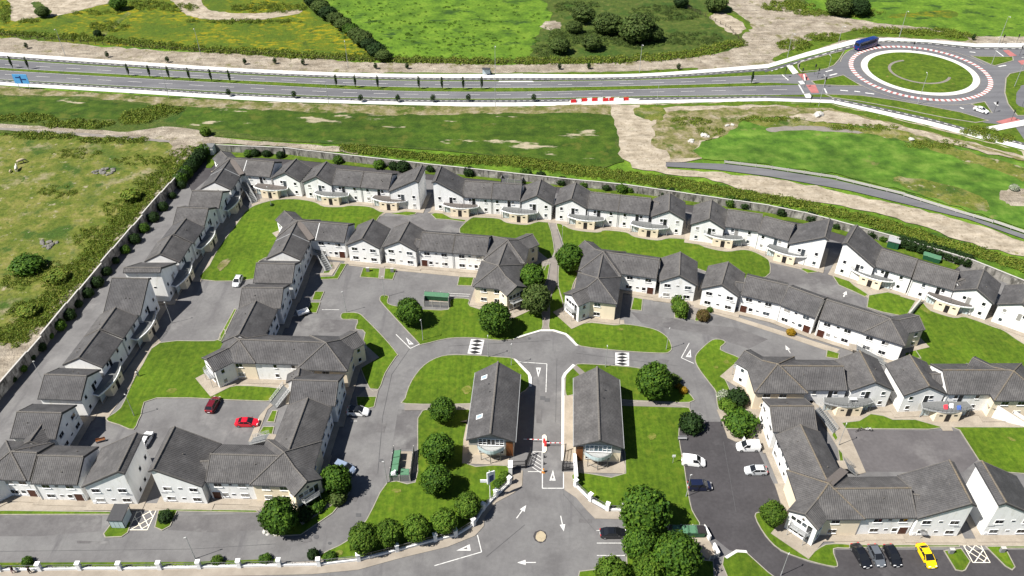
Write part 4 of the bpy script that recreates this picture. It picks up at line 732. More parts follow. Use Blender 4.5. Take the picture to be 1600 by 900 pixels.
# hipped corner towers with splayed bays
def pavilion(label, apx, rz, half, hr, bays, eave=5.15, wallm='render_cream', strips=(), group='hipped corner towers'):
    RIDGE[0] = 'ridge_lichen' if 'right block' in label and 'end' not in label else 'ridge'
    P = G(*apx, hr); P.z = 0; root = thing('corner_tower', label, 'tower house', P, rz, group)
    s = half - .35; c = [(-s, -s), (s, -s), (s, s), (-s, s)]
    MB().prism(c, 0, eave - .02).build('wall', wallm, root)
    E_ = [(-half, -half, eave), (half, -half, eave), (half, half, eave), (-half, half, eave)]; ap = (0, 0, hr)
    rm = MB()
    for i in range(4): roof_plane(rm, [E_[i], E_[(i + 1) % 4], ap], .14)
    ro = rm.build('roof', 'roof_tile', root); rc = MB()
    for e in E_: ridge_tiles(rc, Vector(ap) + Vector((0, 0, .03)), Vector(e) + Vector((0, 0, .03)), .14)
    rc.build('ridge_cap', RIDGE[0], ro)
    gm = MB()
    for i in range(4):
        a, b = Vector(E_[i]), Vector(E_[(i + 1) % 4]); m = (a + b) / 2; gm.box((m.x * 1.004, m.y * 1.004, eave - .2), ((b - a).length if i % 2 == 0 else .14, .14 if i % 2 == 0 else (b - a).length, .14))
    gm.build('gutter', 'fascia', ro)
    for (x, z, k) in ((-2.6, 4.05, 'D'), (.6, 4.05, 'D'), (-2.6, 1.4, 'D'), (.6, 1.4, 'D')):
        put_window(root, k, x, -s - .01, z, 0)
    put_window(root, 'D', s + .01, 0, 4.0, math.pi / 2); put_window(root, 'D', s + .01, 0, 1.4, math.pi / 2)
    for ang in bays:
        hw = 2.85; rh = eave + K * hw; t1 = 7.5; t0 = 2.6; th = R(ang); cs, sn = math.cos(th), math.sin(th)
        q = lambda x, y, z: (x * cs - y * sn, x * sn + y * cs, z)
        w = hw - .28; te = t1 - .3
        prof = [(-w, 0), (w, 0), (w, eave + K * .28 - .17), (0, rh - .17), (-w, eave + K * .28 - .17)]; mb = MB()
        mb.add([q(te, y, z) for y, z in prof] + [q(t0, y, z) for y, z in prof], [(0, 1, 2, 3, 4), (0, 4, 9, 5), (2, 1, 6, 7), (1, 0, 5, 6), (3, 2, 7, 8), (4, 3, 8, 9)])
        bw = mb.build('bay', 'render_white' if abs(ang) == 135 else 'render_cream', root)
        rb = MB(); roof_plane(rb, [q(t0, -hw, eave), q(t1, -hw, eave), q(t1, 0, rh), q(t0, 0, rh)]); roof_plane(rb, [q(t1, hw, eave), q(t0, hw, eave), q(t0, 0, rh), q(t1, 0, rh)])
        br = rb.build('bay_roof', 'roof_tile', root); rc = MB(); ridge_tiles(rc, q(t0, 0, rh + .03), q(t1, 0, rh + .03), .14)
        for sg in (1, -1): ridge_tiles(rc, q(t1 - .08, .1 * sg, rh - .02), q(t1 - .08, hw * sg, eave + .03), .08)
        rc.build('ridge_cap', 'ridge', br)
        fb = MB()
        for sg in (1, -1): fb.hexa([q(t1, 0, rh - .4), q(t1 - .06, 0, rh - .4), q(t1 - .06, sg * hw, eave - .36), q(t1, sg * hw, eave - .36)], [q(t1, 0, rh - .165), q(t1 - .06, 0, rh - .165), q(t1 - .06, sg * hw, eave - .165), q(t1, sg * hw, eave - .165)])
        fb.build('bargeboard', 'fascia', br)
        for z in (3.95, 1.25):
            for y in (-1.55, -.55, .45):
                p = q(te + .01, y, z); put_window(root, 'N', p[0], p[1], p[2], th + math.pi / 2)
            p = q(te + .01, 1.45, z - .35); put_window(root, 'F', p[0], p[1], p[2], th + math.pi / 2)
        for sg in (1, -1):
            for z in (4.0, 1.4):
                p = q(te - 1.5, sg * (w + .01), z); put_window(root, 'S', p[0], p[1], p[2], th + (math.pi if sg > 0 else 0))
        bal = MB(); bal.hexa([q(te, -1.9, 2.55), q(te + 1.1, -1.5, 2.55), q(te + 1.1, 1.5, 2.55), q(te, 1.9, 2.55)], [q(te, -1.9, 2.7), q(te + 1.1, -1.5, 2.7), q(te + 1.1, 1.5, 2.7), q(te, 1.9, 2.7)])
        bo = bal.build('balcony', 'galv', root); rl = MB(); cr = [q(te, -1.85, 0), q(te + 1.05, -1.45, 0), q(te + 1.05, 1.45, 0), q(te, 1.85, 0)]
        for i in range(3):
            a, b = Vector(cr[i]), Vector(cr[i + 1])
            for z in (3.65, 3.25, 2.95): rl.tube(a + Vector((0, 0, z)), b + Vector((0, 0, z)), .03, .03, 4)
            for f in (0, .5, 1): rl.tube(a.lerp(b, f) + Vector((0, 0, 2.7)), a.lerp(b, f) + Vector((0, 0, 3.65)), .03, .03, 4)
        rl.build('railing', 'galv', bo); ps = MB()
        for cc in (cr[1], cr[2]): ps.tube((cc[0], cc[1], .1), (cc[0], cc[1], 2.55), .05)
        ps.build('post', 'galv', bo)
        co, si = math.cos(rz), math.sin(rz); pv = [q(2, -w - 1.2, 0), q(te + 2.6, -w - 1.0, 0), q(te + 2.6, w + 1.0, 0), q(2, w + 1.2, 0)]; APZ[0] += .0004
        sheet_w('pavement', [(P.x + x * co - y * si, P.y + x * si + y * co) for x, y, _ in pv], APZ[0], 'concrete', .12)
    for ang in strips:
        th = R(ang); cs, sn = math.cos(th), math.sin(th); q = lambda x, y, z: (x * cs - y * sn, x * sn + y * cs, z)
        D = 4.9 * 1.414; rm = MB(); roof_plane(rm, [q(D, -.75, eave + .5), q(D, .75, eave + .5), q(.4, .75, hr - .05), q(.4, -.75, hr - .05)], .3); rm.build('valley_roof', 'valley', root)
    ap = [(-half - .9, -half - .9), (half + .9, -half - .9), (half + .9, half + .9), (-half - .9, half + .9)]; co, si = math.cos(rz), math.sin(rz); APZ[0] += .0004
    sheet_w('pavement', [(P.x + x * co - y * si, P.y + x * si + y * co) for x, y in ap], APZ[0], 'concrete', .12)
    return root
pavilion('hipped corner tower at bottom left between two round trees', (443.5, 706.4), R(-3), 5.2, 8.0, [-45])
pavilion('hipped tower at the right end of the middle left block beside the loop road', (509, 535.3), R(-3.4), 5.2, 8.0, [45], strips=())
pavilion('corner tower with a balcony bay facing the lower left lawn', (373.1, 530.6), R(-3.4), 4.34, 7.55, [-135], wallm='render_cream')
pavilion('corner tower at the upper left of the middle block, bay towards the lawn', (464.6, 344.8), R(-6), 4.34, 7.55, [135], strips=[-45], wallm='render_white')
pavilion('corner tower at the top left of the estate beside the little white shed', (360, 247.5), R(-7), 4.34, 7.55, [135], strips=[-45], wallm='render_white')
pavilion('upper hipped tower left of the central footpath', (793.4, 375), R(-10), 5.0, 7.95, [45])
pavilion('lower hipped tower left of the central footpath behind round trees', (778.4, 415.3), R(-10), 5.0, 7.95, [-45])
pavilion('upper hipped tower right of the central footpath', (942.8, 393.4), R(-13), 5.0, 7.95, [135])
pavilion('lower cream hipped tower right of the central footpath with balconies', (934.2, 434.8), R(-11), 5.0, 7.95, [-135])
pavilion('hipped tower at the right end of the centre right row', (1391, 498.4), R(-29.8), 4.34, 7.55, [45], wallm='render_white')
pavilion('upper hipped tower of the right block beside the bronze shrub', (1215.4, 568.9), R(-1), 5.2, 8.0, [135])
pavilion('lower hipped tower of the right block with white balcony bay', (1294.8, 755.5), R(0), 5.2, 8.0, [-135], strips=[45])
pavilion('hipped tower of the right block cut by the right edge of the photo', (1584, 580), R(0), 5.2, 8.0, [135])
pavilion('corner tower at the left edge of the photo in the bottom left row', (16.4, 705.5), R(-4), 4.34, 7.55, [-135], wallm='render_white')
# small link roofs between rows
wing('link_house', 'low link roof joining the left row to the bottom left row', 'house', (67, 661), (46, 690), 'S', [], None, 6.3, (2.3, 2.3), tight=True)
wing('link_house', 'low link roof between the ribbed terrace and the middle left block', 'house', (468, 575), (466, 588), 'S', [], None, 6.6, (2.6, 2.6), tight=True)

for lab, A, B in [('small gablet roof linking the golden-shrub gable to the long house', (1149, 440.5), (1166, 442.5)), ('small gablet roof linking the alley gable to the brown-door house', (649, 374), (661, 375)), ('small gablet roof between the ribbed gable and the low bottom left house', (313, 721), (330, 720.5)),
        ('small gablet roof at the right end of the terrace right of the footpath', (1019, 313), (1031, 318)), ('small gablet roof beside the cluttered balcony', (1455.5, 585), (1475, 584)), ('small gablet roof between the low house and tall gable at bottom right', (1423, 772), (1437, 774)), ('small gablet roof before the last full gable of the back row', (1496, 440), (1507, 436))]:
    wing('link_house', lab, 'house', A, B, 'S', [], 'small link roofs', 6.3, (1.9, 1.9), tight=True)

# ------------------------------------------------------------------ gatehouses
def gatehouse(label, A, B, side, mat_win):
    hr, dl, he = 7.3, 4.6, 7.3 - .55 * 4.6
    a = G(*A, hr); b = G(*B, hr); a.z = b.z = 0; v = b - a; L = v.length; rz = math.atan2(v.y, v.x)
    root = thing('gatehouse', label, 'gatehouse', a, rz, 'gatehouses at the entrance')
    # walls (front = end B), upper gable grey, lower cream
    o = .35; yl = dl - .4; dz = .17; mb = MB(); top = lambda y: hr - K * abs(y) - dz; x0, x1 = .9, L - 1.0
    mb.add([(x0, -yl, 0), (x0, yl, 0), (x0, yl, top(yl)), (x0, 0, top(0)), (x0, -yl, top(yl)), (x1, -yl, 0), (x1, yl, 0), (x1, yl, top(yl)), (x1, 0, top(0)), (x1, -yl, top(yl))],
           [(4, 3, 2, 1, 0), (5, 6, 7, 8, 9), (0, 5, 9, 4), (1, 2, 7, 6), (2, 3, 8, 7), (3, 4, 9, 8)])
    mb.build('wall', 'render_cream', root)
    gp = MB(); gp.add([(x1 + .02, -yl, 2.9), (x1 + .02, yl, 2.9), (x1 + .02, yl, top(yl)), (x1 + .02, 0, top(0)), (x1 + .02, -yl, top(yl))], [(0, 1, 2, 3, 4)]); gp.build('gable_panel', 'render_grey', root)
    rm = MB(); roof_plane(rm, [(.8, -dl, he), (L - .6, -dl, he), (L, 0, hr), (0, 0, hr)]); roof_plane(rm, [(L - .6, dl, he), (.8, dl, he), (0, 0, hr), (L, 0, hr)])
    ro = rm.build('roof', 'roof_tile', root); rc = MB(); ridge_tiles(rc, (0, 0, hr + .04), (L, 0, hr + .04), .2); rc.build('ridge_cap', 'ridge', ro)
    gt = MB()
    for s in (1, -1): gt.box((L / 2 + .1, s * (dl + .03), he - .2), (L - 1.4, .16, .16))
    gt.build('gutter', 'galv', ro)
    bb = MB()
    for s in (1, -1): bb.hexa([(L - .06, 0, hr - .42), (L, 0, hr - .42), (L - .6, s * dl, he - .4), (L - .66, s * dl, he - .4)], [(L - .06, 0, hr - .165), (L, 0, hr - .165), (L - .6, s * dl, he - .165), (L - .66, s * dl, he - .165)])
    bb.build('bargeboard', 'fascia', ro)
    # window band over the balcony
    w = MB(); W0, W1 = -2.4, 2.4; z0, z1 = 3.15, 4.75; x = x1 + .06
    w.box((x, 0, z0 - .14), (.24, 5.1, .16)); w.box((x, 0, z1), (.16, 5.0, .12))
    ys = np.linspace(-2.4, 2.4, 7)
    for y in ys: w.box((x, y, z0), (.16, .12, z1 - z0))
    wo = w.build('window', 'frame_white', root)
    for i in range(6):
        MB().box((x - .02, (ys[i] + ys[i + 1]) / 2, z0), (.05, .68, z1 - z0)).build('pane', mat_win, wo)
    wb = MB()
    for i in (0, 1, 4, 5):
        for f in (.36, .68): wb.box((x + .03, (ys[i] + ys[i + 1]) / 2, z0 + (z1 - z0) * f), (.06, .7, .07))
    wb.build('glazing_bar', 'frame_white', wo)
    lo = MB(); lo.box((x, 0, .9), (.14, 4.6, .1)); lo.box((x, 0, 2.2), (.14, 4.6, .1))
    for y in np.linspace(-2.3, 2.3, 6): lo.box((x, y, .9), (.14, .1, 1.3))
    lw = lo.build('window', 'frame_white', root)
    for i in range(5): MB().box((x - .02, -1.84 + .92 * i, .95), (.05, .8, 1.25)).build('pane', 'glass', lw)
    tp = MB(); s = side; tp.box((x1 + .05, -s * 3.45, .3), (.12, 1.3, 4.0)); tp.build('timber_panel', 'timber', root)
    # curved balcony with rail and posts
    arc = [(x1, -2.7)] + [(x1 + .5 + 1.5 * math.sin(math.pi * t), -2.7 + 5.4 * t) for t in np.linspace(.05, .95, 9)] + [(x1, 2.7)]
    bal = MB().prism(arc, 2.55, 2.75).build('balcony', 'galv', root); rl = MB()
    for i in range(len(arc) - 1):
        p, q = arc[i], arc[i + 1]
        for z in (3.75, 3.4, 3.1): rl.tube((*p, z), (*q, z), .03, .03, 4)
        rl.tube((*p, 2.75), (*p, 3.75), .03, .03, 4)
    fp = MB()
    for i in range(1, len(arc) - 2): a, b_ = Vector((*arc[i], 0)), Vector((*arc[i + 1], 0)); fp.hexa([a + Vector((.03, 0, 2.8)), b_ + Vector((.03, 0, 2.8)), b_ + Vector((.0, 0, 2.8)), a + Vector((0, 0, 2.8))], [a + Vector((.03, 0, 3.6)), b_ + Vector((.03, 0, 3.6)), b_ + Vector((0, 0, 3.6)), a + Vector((0, 0, 3.6))])
    fp.build('banner', 'screen', bal)
    rl.build('railing', 'steel', bal); ps = MB()
    for p in (arc[2], arc[5], arc[8]): ps.tube((*p, .1), (*p, 2.55), .07)
    for i in range(2, 8): ps.tube((*arc[i], 1.1), (*arc[i + 1], 1.1), .04)
    ps.build('post', 'steel', bal)
    MB().add([(x1 + .1, -2.65, 2.72), (x1 + 1.0, -2.2, 2.72), (x1 + 1.0, 2.2, 2.72), (x1 + .1, 2.65, 2.72)], [(0, 1, 2, 3)]).build('awning_screen', 'screen', bal)
    if side > 0: pass
    if side < 0:
        for f, t in ((.17, .55), (.72, .55)):
            X = L * f; y = -dl * t; z = hr - K * abs(y)
            sk = MB(); sk.hexa([(X - .5, y - .6, z - .6 * K - .1), (X + .5, y - .6, z - .6 * K - .1), (X + .5, y + .6, z + .6 * K - .1), (X - .5, y + .6, z + .6 * K - .1)], [(X - .5, y - .6, z - .6 * K + .08), (X + .5, y - .6, z - .6 * K + .08), (X + .5, y + .6, z + .6 * K + .08), (X - .5, y + .6, z + .6 * K + .08)])
            so = sk.build('roof_light', 'frame_white', root); z += .1
            MB().hexa([(X - .4, y - .5, z - .5 * K - .03), (X + .4, y - .5, z - .5 * K - .03), (X + .4, y + .5, z + .5 * K - .03), (X - .4, y + .5, z + .5 * K - .03)], [(X - .4, y - .5, z - .5 * K), (X + .4, y - .5, z - .5 * K), (X + .4, y + .5, z + .5 * K), (X - .4, y + .5, z + .5 * K)]).build('pane', 'glass_sky', so)
    vp = MB()
    for f, t in ((.3, .3), (.42, .22)): vp.box((L * f, (1 if side > 0 else -1) * dl * t, hr - K * dl * t), (.16, .16, .3))
    vp.build('roof_vent', 'fascia', ro)
gatehouse('left gatehouse with two roof lights beside the entrance road', (778, 565), (766, 678), -1, 'glass')
gatehouse('right gatehouse with pale blue window band beside the entrance road', (933, 573), (937, 688), 1, 'glass_blue')

# ------------------------------------------------------------------ entrance porches with bowed balcony roofs
def porch(label, px, rz, roofm, group, rim='frame_white'):
    P = G(*px); root = thing('entrance_porch', label, 'porch', P, rz, group)      # local: -y towards the lawn, origin = front foot of the block
    bk = MB(); w = 2.45
    bk.prism([(-w, 0), (w, 0), (w + .25, 2.4), (-w - .25, 2.4)], 0, 2.45); eb = bk.build('entry_block', 'render_cream', root)
    ob('door_leaf', PDOOR, eb, (.05, -.02, 0)); ob('slit_window', PSLIT, eb, (-1.45, -.02, 1.6)); ob('slit_window', PSLIT, eb, (1.45, -.02, 1.6))
    arc = [(-5.0, 1.25)] + [(x, 1.05 - 1.2 * (1 - (x / 4.9) ** 2)) for x in np.linspace(-4.9, 4.9, 13)] + [(5.0, 1.25), (4.6, 2.9), (-4.6, 2.9)]
    MB().prism(arc, 2.5, 2.78).build('balcony_floor', rim, root)
    inn = [(x * .965, .07 + 1.5 + (y - 1.5) * .93) for x, y in arc]
    MB().prism(inn, 2.7, 2.80).build('roof_felt', roofm, root)
    rl = MB()
    A = arc[1:14]
    for i in range(12):
        for z in (3.75, 3.4, 3.1): rl.tube((*A[i], z), (*A[i + 1], z), .022, .022, 4)
        rl.tube((*A[i], 2.78), (*A[i], 3.75), .022, .022, 4)
    rl.tube((0, -.1, 3.75), (0, 2.6, 3.75), .03, .03, 4); rl.tube((0, .9, 2.8), (0, .9, 3.75), .03, .03, 4)
    rl.build('railing', 'steel', root)
    for x in (-4.7, 4.7): MB().tube((x, 1.2, 0), (x, 1.2, 2.5), .07).build('post', 'galv', root)
    for s in (-1, 1):
        sc = MB()
        for k in range(3): sc.box((s * (2.95 + k * .6), 1.55, .15), (.5, .05, 2.2))
        sc.build('side_screen', 'screen', root)
    return root
PDOOR = MB().box((0, 0, .05), (.95, .06, 2.0)).mesh('door_leaf', 'door_dark'); PSLIT = MB().box((0, 0, 0), (.65, .05, .32)).mesh('slit_window', 'glass')
PG = 'bowed porches of the back row'
for px, a, rf, lab in [((422.5, 310), -9, 'felt_brown', 'brown-topped bowed porch nearest the top left corner stair'), ((517.2, 320.4), -8, 'deck_grey', 'grey-topped bowed porch beside the second gable of the back row'), ((607.4, 328.7), -9.5, 'felt_brown', 'brown-topped bowed porch left of the first dark alley'),
        ((718.5, 338.7), -7.5, 'felt_brown', 'brown-topped bowed porch right of the first dark alley'), ((810, 347.6), -8, 'deck_grey', 'grey-topped bowed porch left of the central footpath'), ((913.7, 358), -11, 'deck_grey', 'grey-topped bowed porch right of the central footpath'),
        ((1012.2, 370.4), -11.5, 'deck_grey', 'grey-topped bowed porch at the right of the terrace right of the footpath'), ((1127.4, 386.8), -15, 'deck_grey', 'grey-topped bowed porch of the fourth terrace, left one'), ((1223.3, 411.2), -26, 'deck_grey', 'grey-topped bowed porch of the fourth terrace beside the upper right car park'),
        ((1355.9, 448.5), -31, 'deck_grey', 'grey-topped bowed porch right of the second dark alley'), ((1476, 488.2), -31, 'felt_brown', 'brown-topped bowed porch beside the garden wall at the right'), ((1609, 524), -34, 'deck_grey', 'grey-topped bowed porch cut by the right edge of the photo')]:
    porch(lab, px, R(a), rf, PG)
for px, a, lab in [((375, 327), 86, 'shaded porch at the top of the left row'), ((335.6, 385), 86, 'shaded porch between the facing pair and upper ribbed terrace'), ((299, 442), 86, 'shaded porch facing the upper left lawn'), ((242, 522.5), 86, 'shaded porch beside the left car park'), ((186.5, 606), 86, 'shaded porch beside the lower left lawn')]:
    porch(lab, px, R(a), 'deck_grey', 'bowed porches of the left row')
pr1 = porch('porch with laundry rack on its balcony in the right block', (1323.9, 650.3), 0, 'deck_grey', 'bowed porches of the right block', 'galv'); pr2 = porch('porch with red and white cloths on its balcony', (1477.3, 658.9), 0, 'deck_grey', 'bowed porches of the right block', 'galv')
for (o, x, y, m, lab) in ((pr2, -.6, 1.0, 'cloth_red', 'red cloth hung on the cluttered balcony'), (pr2, .6, 1.3, 'cloth_white', 'white cloth hung on the cluttered balcony'), (pr2, 1.9, .8, 'cloth_blue', 'blue cloth hung on the cluttered balcony')):
    p = o.location; b = MB(); b.hexa([(-.4, -.35, .03), (.35, -.45, .05), (.5, .3, .5), (-.3, .35, .4)], [(-.36, -.3, .1), (.3, -.4, .12), (.42, .26, .72), (-.22, .3, .62)])
    tag(b.build('cloth', m, None, (p.x + x, p.y + y, 2.85)), lab, 'cloth', 'cloths on the balcony')
p = pr1.location; ck = MB()
for k in range(5): ck.tube((-.8, -.3 + k * .15, .9), (.8, -.3 + k * .15, .9), .03)
ck.tube((-.7, -.3, 0), (-.7, .3, .9), .02); ck.tube((.7, -.3, 0), (.7, .3, .9), .02); ck.box((0, 0, .85), (1.2, .4, .05))
tag(ck.build('clothes_rack', 'frame_white', None, (p.x + .6, p.y + 1.2, 2.82)), 'white clothes rack standing on the grey balcony', 'clothes rack')

# ------------------------------------------------------------------ outside stairs
def stair(label, foot, head, w=1.5, h=2.7, solid=False, m='galv'):
    a = G(*foot); b = G(*head, h); b.z = 0; v = b - a; L = v.length; rz = math.atan2(v.y, v.x)
    root = thing('external_staircase', label, 'staircase', a, rz, 'outside stairs'); n = 15
    sm = MB().box((0, 0, 0), (L / n * 1.05, w, .09)).mesh('step', 'concrete' if solid else 'steel')
    for i in range(n): ob('step', sm, root, (L * (i + .5) / n, 0, h * (i + 1) / n - .1))
    for s in (-1, 1):
        st = MB(); y = s * (w / 2 + .05)
        if solid: st.add([(0, y - .06, 0), (L, y - .06, 0), (L, y - .06, h + .95), (0, y - .06, .95), (0, y + .06, 0), (L, y + .06, 0), (L, y + .06, h + .95), (0, y + .06, .95)], [(0, 1, 2, 3), (7, 6, 5, 4), (3, 2, 6, 7), (0, 3, 7, 4), (1, 5, 6, 2)]); st.build('side_wall', 'render_white', root)
        else:
            st.add([(0, y - .04, -.02), (L, y - .04, h - .15), (L, y - .04, h + .12), (0, y - .04, .25), (0, y + .04, -.02), (L, y + .04, h - .15), (L, y + .04, h + .12), (0, y + .04, .25)], [(0, 1, 2, 3), (7, 6, 5, 4), (3, 2, 6, 7), (0, 4, 5, 1), (0, 3, 7, 4), (1, 5, 6, 2)]); so = st.build('stringer', m, root)
            r = MB()
            for z in (.55, .8, 1.05): r.tube((0, y, z), (L, y, z + h), .03, .03, 4)
            for k in range(7): r.tube((L * k / 6, y, h * k / 6), (L * k / 6, y, h * k / 6 + 1.05), .03, .03, 4)
            r.build('handrail', m, so)
    ob('landing', MB().box((L + .7, 0, h - .12), (1.5, w + .3, .12)).mesh('landing', 'concrete'), root)
stair('pale steel stair down from the inner corner of the middle block', (514, 423), (487, 378)); stair('weathered stair down from the top left corner house', (398, 317), (378, 284))
stair('slatted stair down to the court from the right block', (1305, 675), (1277, 638), 1.4); stair('white walled stair at the right edge of the photo', (1600, 662), (1556, 634), 1.6, 2.7, True)
stair('pale concrete stair below the long ribbed house at bottom left', (393, 690), (418, 683), 1.6, 2.2); stair('stone stair facing the red cars', (427, 634), (448, 606), 2.2, 2.4); stair('cream stair between the hip-ended house and the right block', (1383, 568), (1338, 543), 1.6)
stair('small concrete stair at the upper corner of the bottom right tower', (1336, 738), (1322, 726), 1.6, 2.2)

# ------------------------------------------------------------------ boundary walls and fences
def path_len(P):
    return sum((P[i + 1] - P[i]).length for i in range(len(P) - 1))
def along(P, s):
    for i in range(len(P) - 1):
        l = (P[i + 1] - P[i]).length
        if s <= l or i == len(P) - 2: return P[i].lerp(P[i + 1], s / l), (P[i + 1] - P[i]).normalized()
        s -= l
def flat0(pts, h): return [Vector((G(x, y, h).x, G(x, y, h).y, 0)) for x, y in pts]
def panel_wall(name, label, pts, h, step, m, stepped=False):
    P = flat0(pts, h); root = thing(name, label, 'wall', P[0]); L = path_len(P); n = int(L / step); step = L / n
    pm = MB().box((0, 0, -.25), (step - .12, .2, h + .2)).box((0, -.02, h - .12), (step - .3, .23, .05)).mesh('panel', m); cm = MB().box((0, 0, 0), (step + .03, .34, .1)).mesh('coping', 'coping'); pm2 = MB().box((0, 0, -.25), (.28, .3, h + .28)).mesh('pier', m)
    r = random.Random(3)
    for i in range(n):
        c, d = along(P, (i + .5) * step); rz = math.atan2(d.y, d.x); dz = (.22 * ((i * 7 // 3) % 3) - .2) if stepped else r.uniform(-.03, .03); q = c - P[0]
        o = ob('panel', pm, root, (q.x, q.y, dz), rz); ob('coping', cm, o, (0, 0, h))
        c, d = along(P, i * step); q = c - P[0]; ob('pier', pm2, root, (q.x, q.y, dz), rz)
panel_wall('boundary_wall', 'long stepped concrete wall down the left side of the estate', [(-60, 668), (0, 597), (62, 526), (125, 449), (208, 351), (291, 256)], 3.0, 5.2, 'wall_block', True)
panel_wall('boundary_wall', 'stained block wall behind the back row of houses', [(330, 226), (450, 231), (480, 235), (520, 239.5), (672, 256.5), (742, 264), (882, 279), (975, 288), (1100, 306), (1200, 320.5), (1262, 333), (1330, 351), (1400, 370), (1460, 388), (1522, 407), (1597, 437), (1700, 478)], 2.4, 4.4, 'wall_block')
def pillar_fence(label, feet, top=1.95, extra=()):
    P = flat0(feet, 0); root = thing('boundary_fence', label, 'fence', P[0])
    pm = MB().box((0, 0, -.1), (.62, .62, top)).box((0, 0, top - .1), (.76, .76, .13)).box((0, 0, top + .03), (.5, .5, .1), 0, .3).mesh('pillar', 'render_white'); bm_ = {}
    for i, p in enumerate(P):
        d = (P[min(i + 1, len(P) - 1)] - P[max(i - 1, 0)]).normalized(); ob('pillar', pm, root, p - P[0], math.atan2(d.y, d.x))
    for i in range(len(P) - 1):
        d = P[i + 1] - P[i]; L = d.length; rz = math.atan2(d.y, d.x); o = P[i] - P[0]
        MB().box((L / 2, 0, -.1), (L - .6, .3, .62)).box((L / 2, 0, .52), (L - .6, .4, .08)).build('low_wall', 'render_white', root, o, rz)
        r = MB()
        for z in (1.42, .72): r.box((L / 2, 0, z), (L - .55, .05, .06))
        for k in range(1, max(2, int(L / .28))): r.box((k * L / max(2, int(L / .28)), 0, .6), (.022, .022, .85))
        for k in (1, 2): r.box((L * k / 3, 0, .55), (.06, .06, .95))
        r.build('railing', 'steel', root, o, rz)
pillar_fence('white pillared railing along the bottom left footpath up to the entrance', [(-63, 893), (1, 892), (64, 891), (126, 890), (189, 890), (251, 889), (312.5, 887.5), (375, 886), (437.5, 884.5), (499, 883.5), (561, 876), (621, 861), (680.5, 845), (712, 838), (740, 821), (755, 797), (775, 776), (796, 756)])
pillar_fence('white pillared railing curving right of the entrance', [(899.5, 760), (922.5, 782), (949, 797), (974, 799)])
gp = thing('gate_pillar', 'tall white wall pillar left of the entrance gates', 'pillar', G(797.5, 738)); MB().box((0, 0, 0), (.7, 1.6, 2.3)).box((0, 0, 2.3), (.85, 1.75, .12)).build('shaft', 'render_white', gp)
gp = thing('gate_pillar', 'white wing wall right of the entrance gates', 'pillar', G(898.5, 738)); MB().box((0, 0, 0), (.5, 5.2, 2.1)).box((0, 0, 2.1), (.62, 5.3, .1)).build('shaft', 'render_white', gp)
def gate(label, p, q):
    a, b = G(*p), G(*q); d = b - a; L = d.length; t = thing('entrance_gate', label, 'gate', a, math.atan2(d.y, d.x), 'open black steel gates')
    f = MB()
    for z in (.15, 1.0, 2.0): f.box((L / 2, 0, z), (L, .07, .09))
    for x in (0, L): f.box((x, 0, 0), (.16, .16, 2.3))
    f.build('gate_frame', 'black_steel', t); b_ = MB()
    for k in range(1, 16): b_.tube((L * k / 16, 0, .15), (L * k / 16, 0, 2.05 + .25 * math.sin(math.pi * k / 16)), .03, .03, 4)
    b_.build('bars', 'black_steel', t)
gate('black steel gate leaf folded back at the left of the entrance', (799, 733), (821, 731.5)); gate('black steel gate leaf standing at the right of the entrance', (878.5, 736), (897, 735)); gate('black pedestrian gate leaf parked along the left kerb', (822, 731), (829, 712)); gate('black gate leaf parked along the right kerb', (879, 734), (883.5, 706))
def bar(label, p, q, m='plastic_white', h=1.0):
    a, b = G(*p, h), G(*q, h); t = thing('barrier', label, 'barrier', (a.x, a.y, 0)); d = b - a
    MB().box((0, 0, 0), (.45, .45, 1.15)).build('cabinet', 'plastic_red', t); ar = MB(); ar.tube((0, 0, h), (d.x, d.y, h), .07, .05, 6); ar.build('arm', m, t)
    s = MB(); 
    for k in (.25, .5, .75): s.tube((d.x * k, d.y * k, h), (d.x * (k + .08), d.y * (k + .08), h), .078, .075, 6)
    s.build('stripe', 'plastic_red', t)
bar('white barrier arm reaching over the left entrance lane', (850.5, 687), (818, 686)); bar('white barrier arm reaching over the right entrance lane', (852, 692), (881, 692))
isl = [(847.5, 706), (847, 682), (849, 679.5), (852, 679.5), (854, 682), (854, 704), (852, 707), (849.5, 707.5)]
pave(isl, 'cream_paint', .12, name='traffic_island')
bo = thing('bollard', 'orange bollard at the foot of the entrance island', 'bollard', G(849, 738)); MB().tube((0, 0, 0), (0, 0, .95), .22, .17, 10).box((0, 0, 0), (.6, .6, .1)).build('post', 'plastic_orange', bo); MB().tube((0, 0, .55), (0, 0, .75), .205, .195, 10).build('band', 'cream_paint', bo)
for c, l in (((850.5, 715), 'small dark stud post nearer the barriers'), ((850, 725.5), 'small dark stud post nearer the orange bollard')):
    s = thing('bollard', l, 'bollard', G(*c), 0, 'stud posts in the entrance'); MB().tube((0, 0, 0), (0, 0, .6), .14, .12, 8).tube((0, 0, .6), (0, 0, .66), .12, .05, 8).build('post', 'fascia', s)
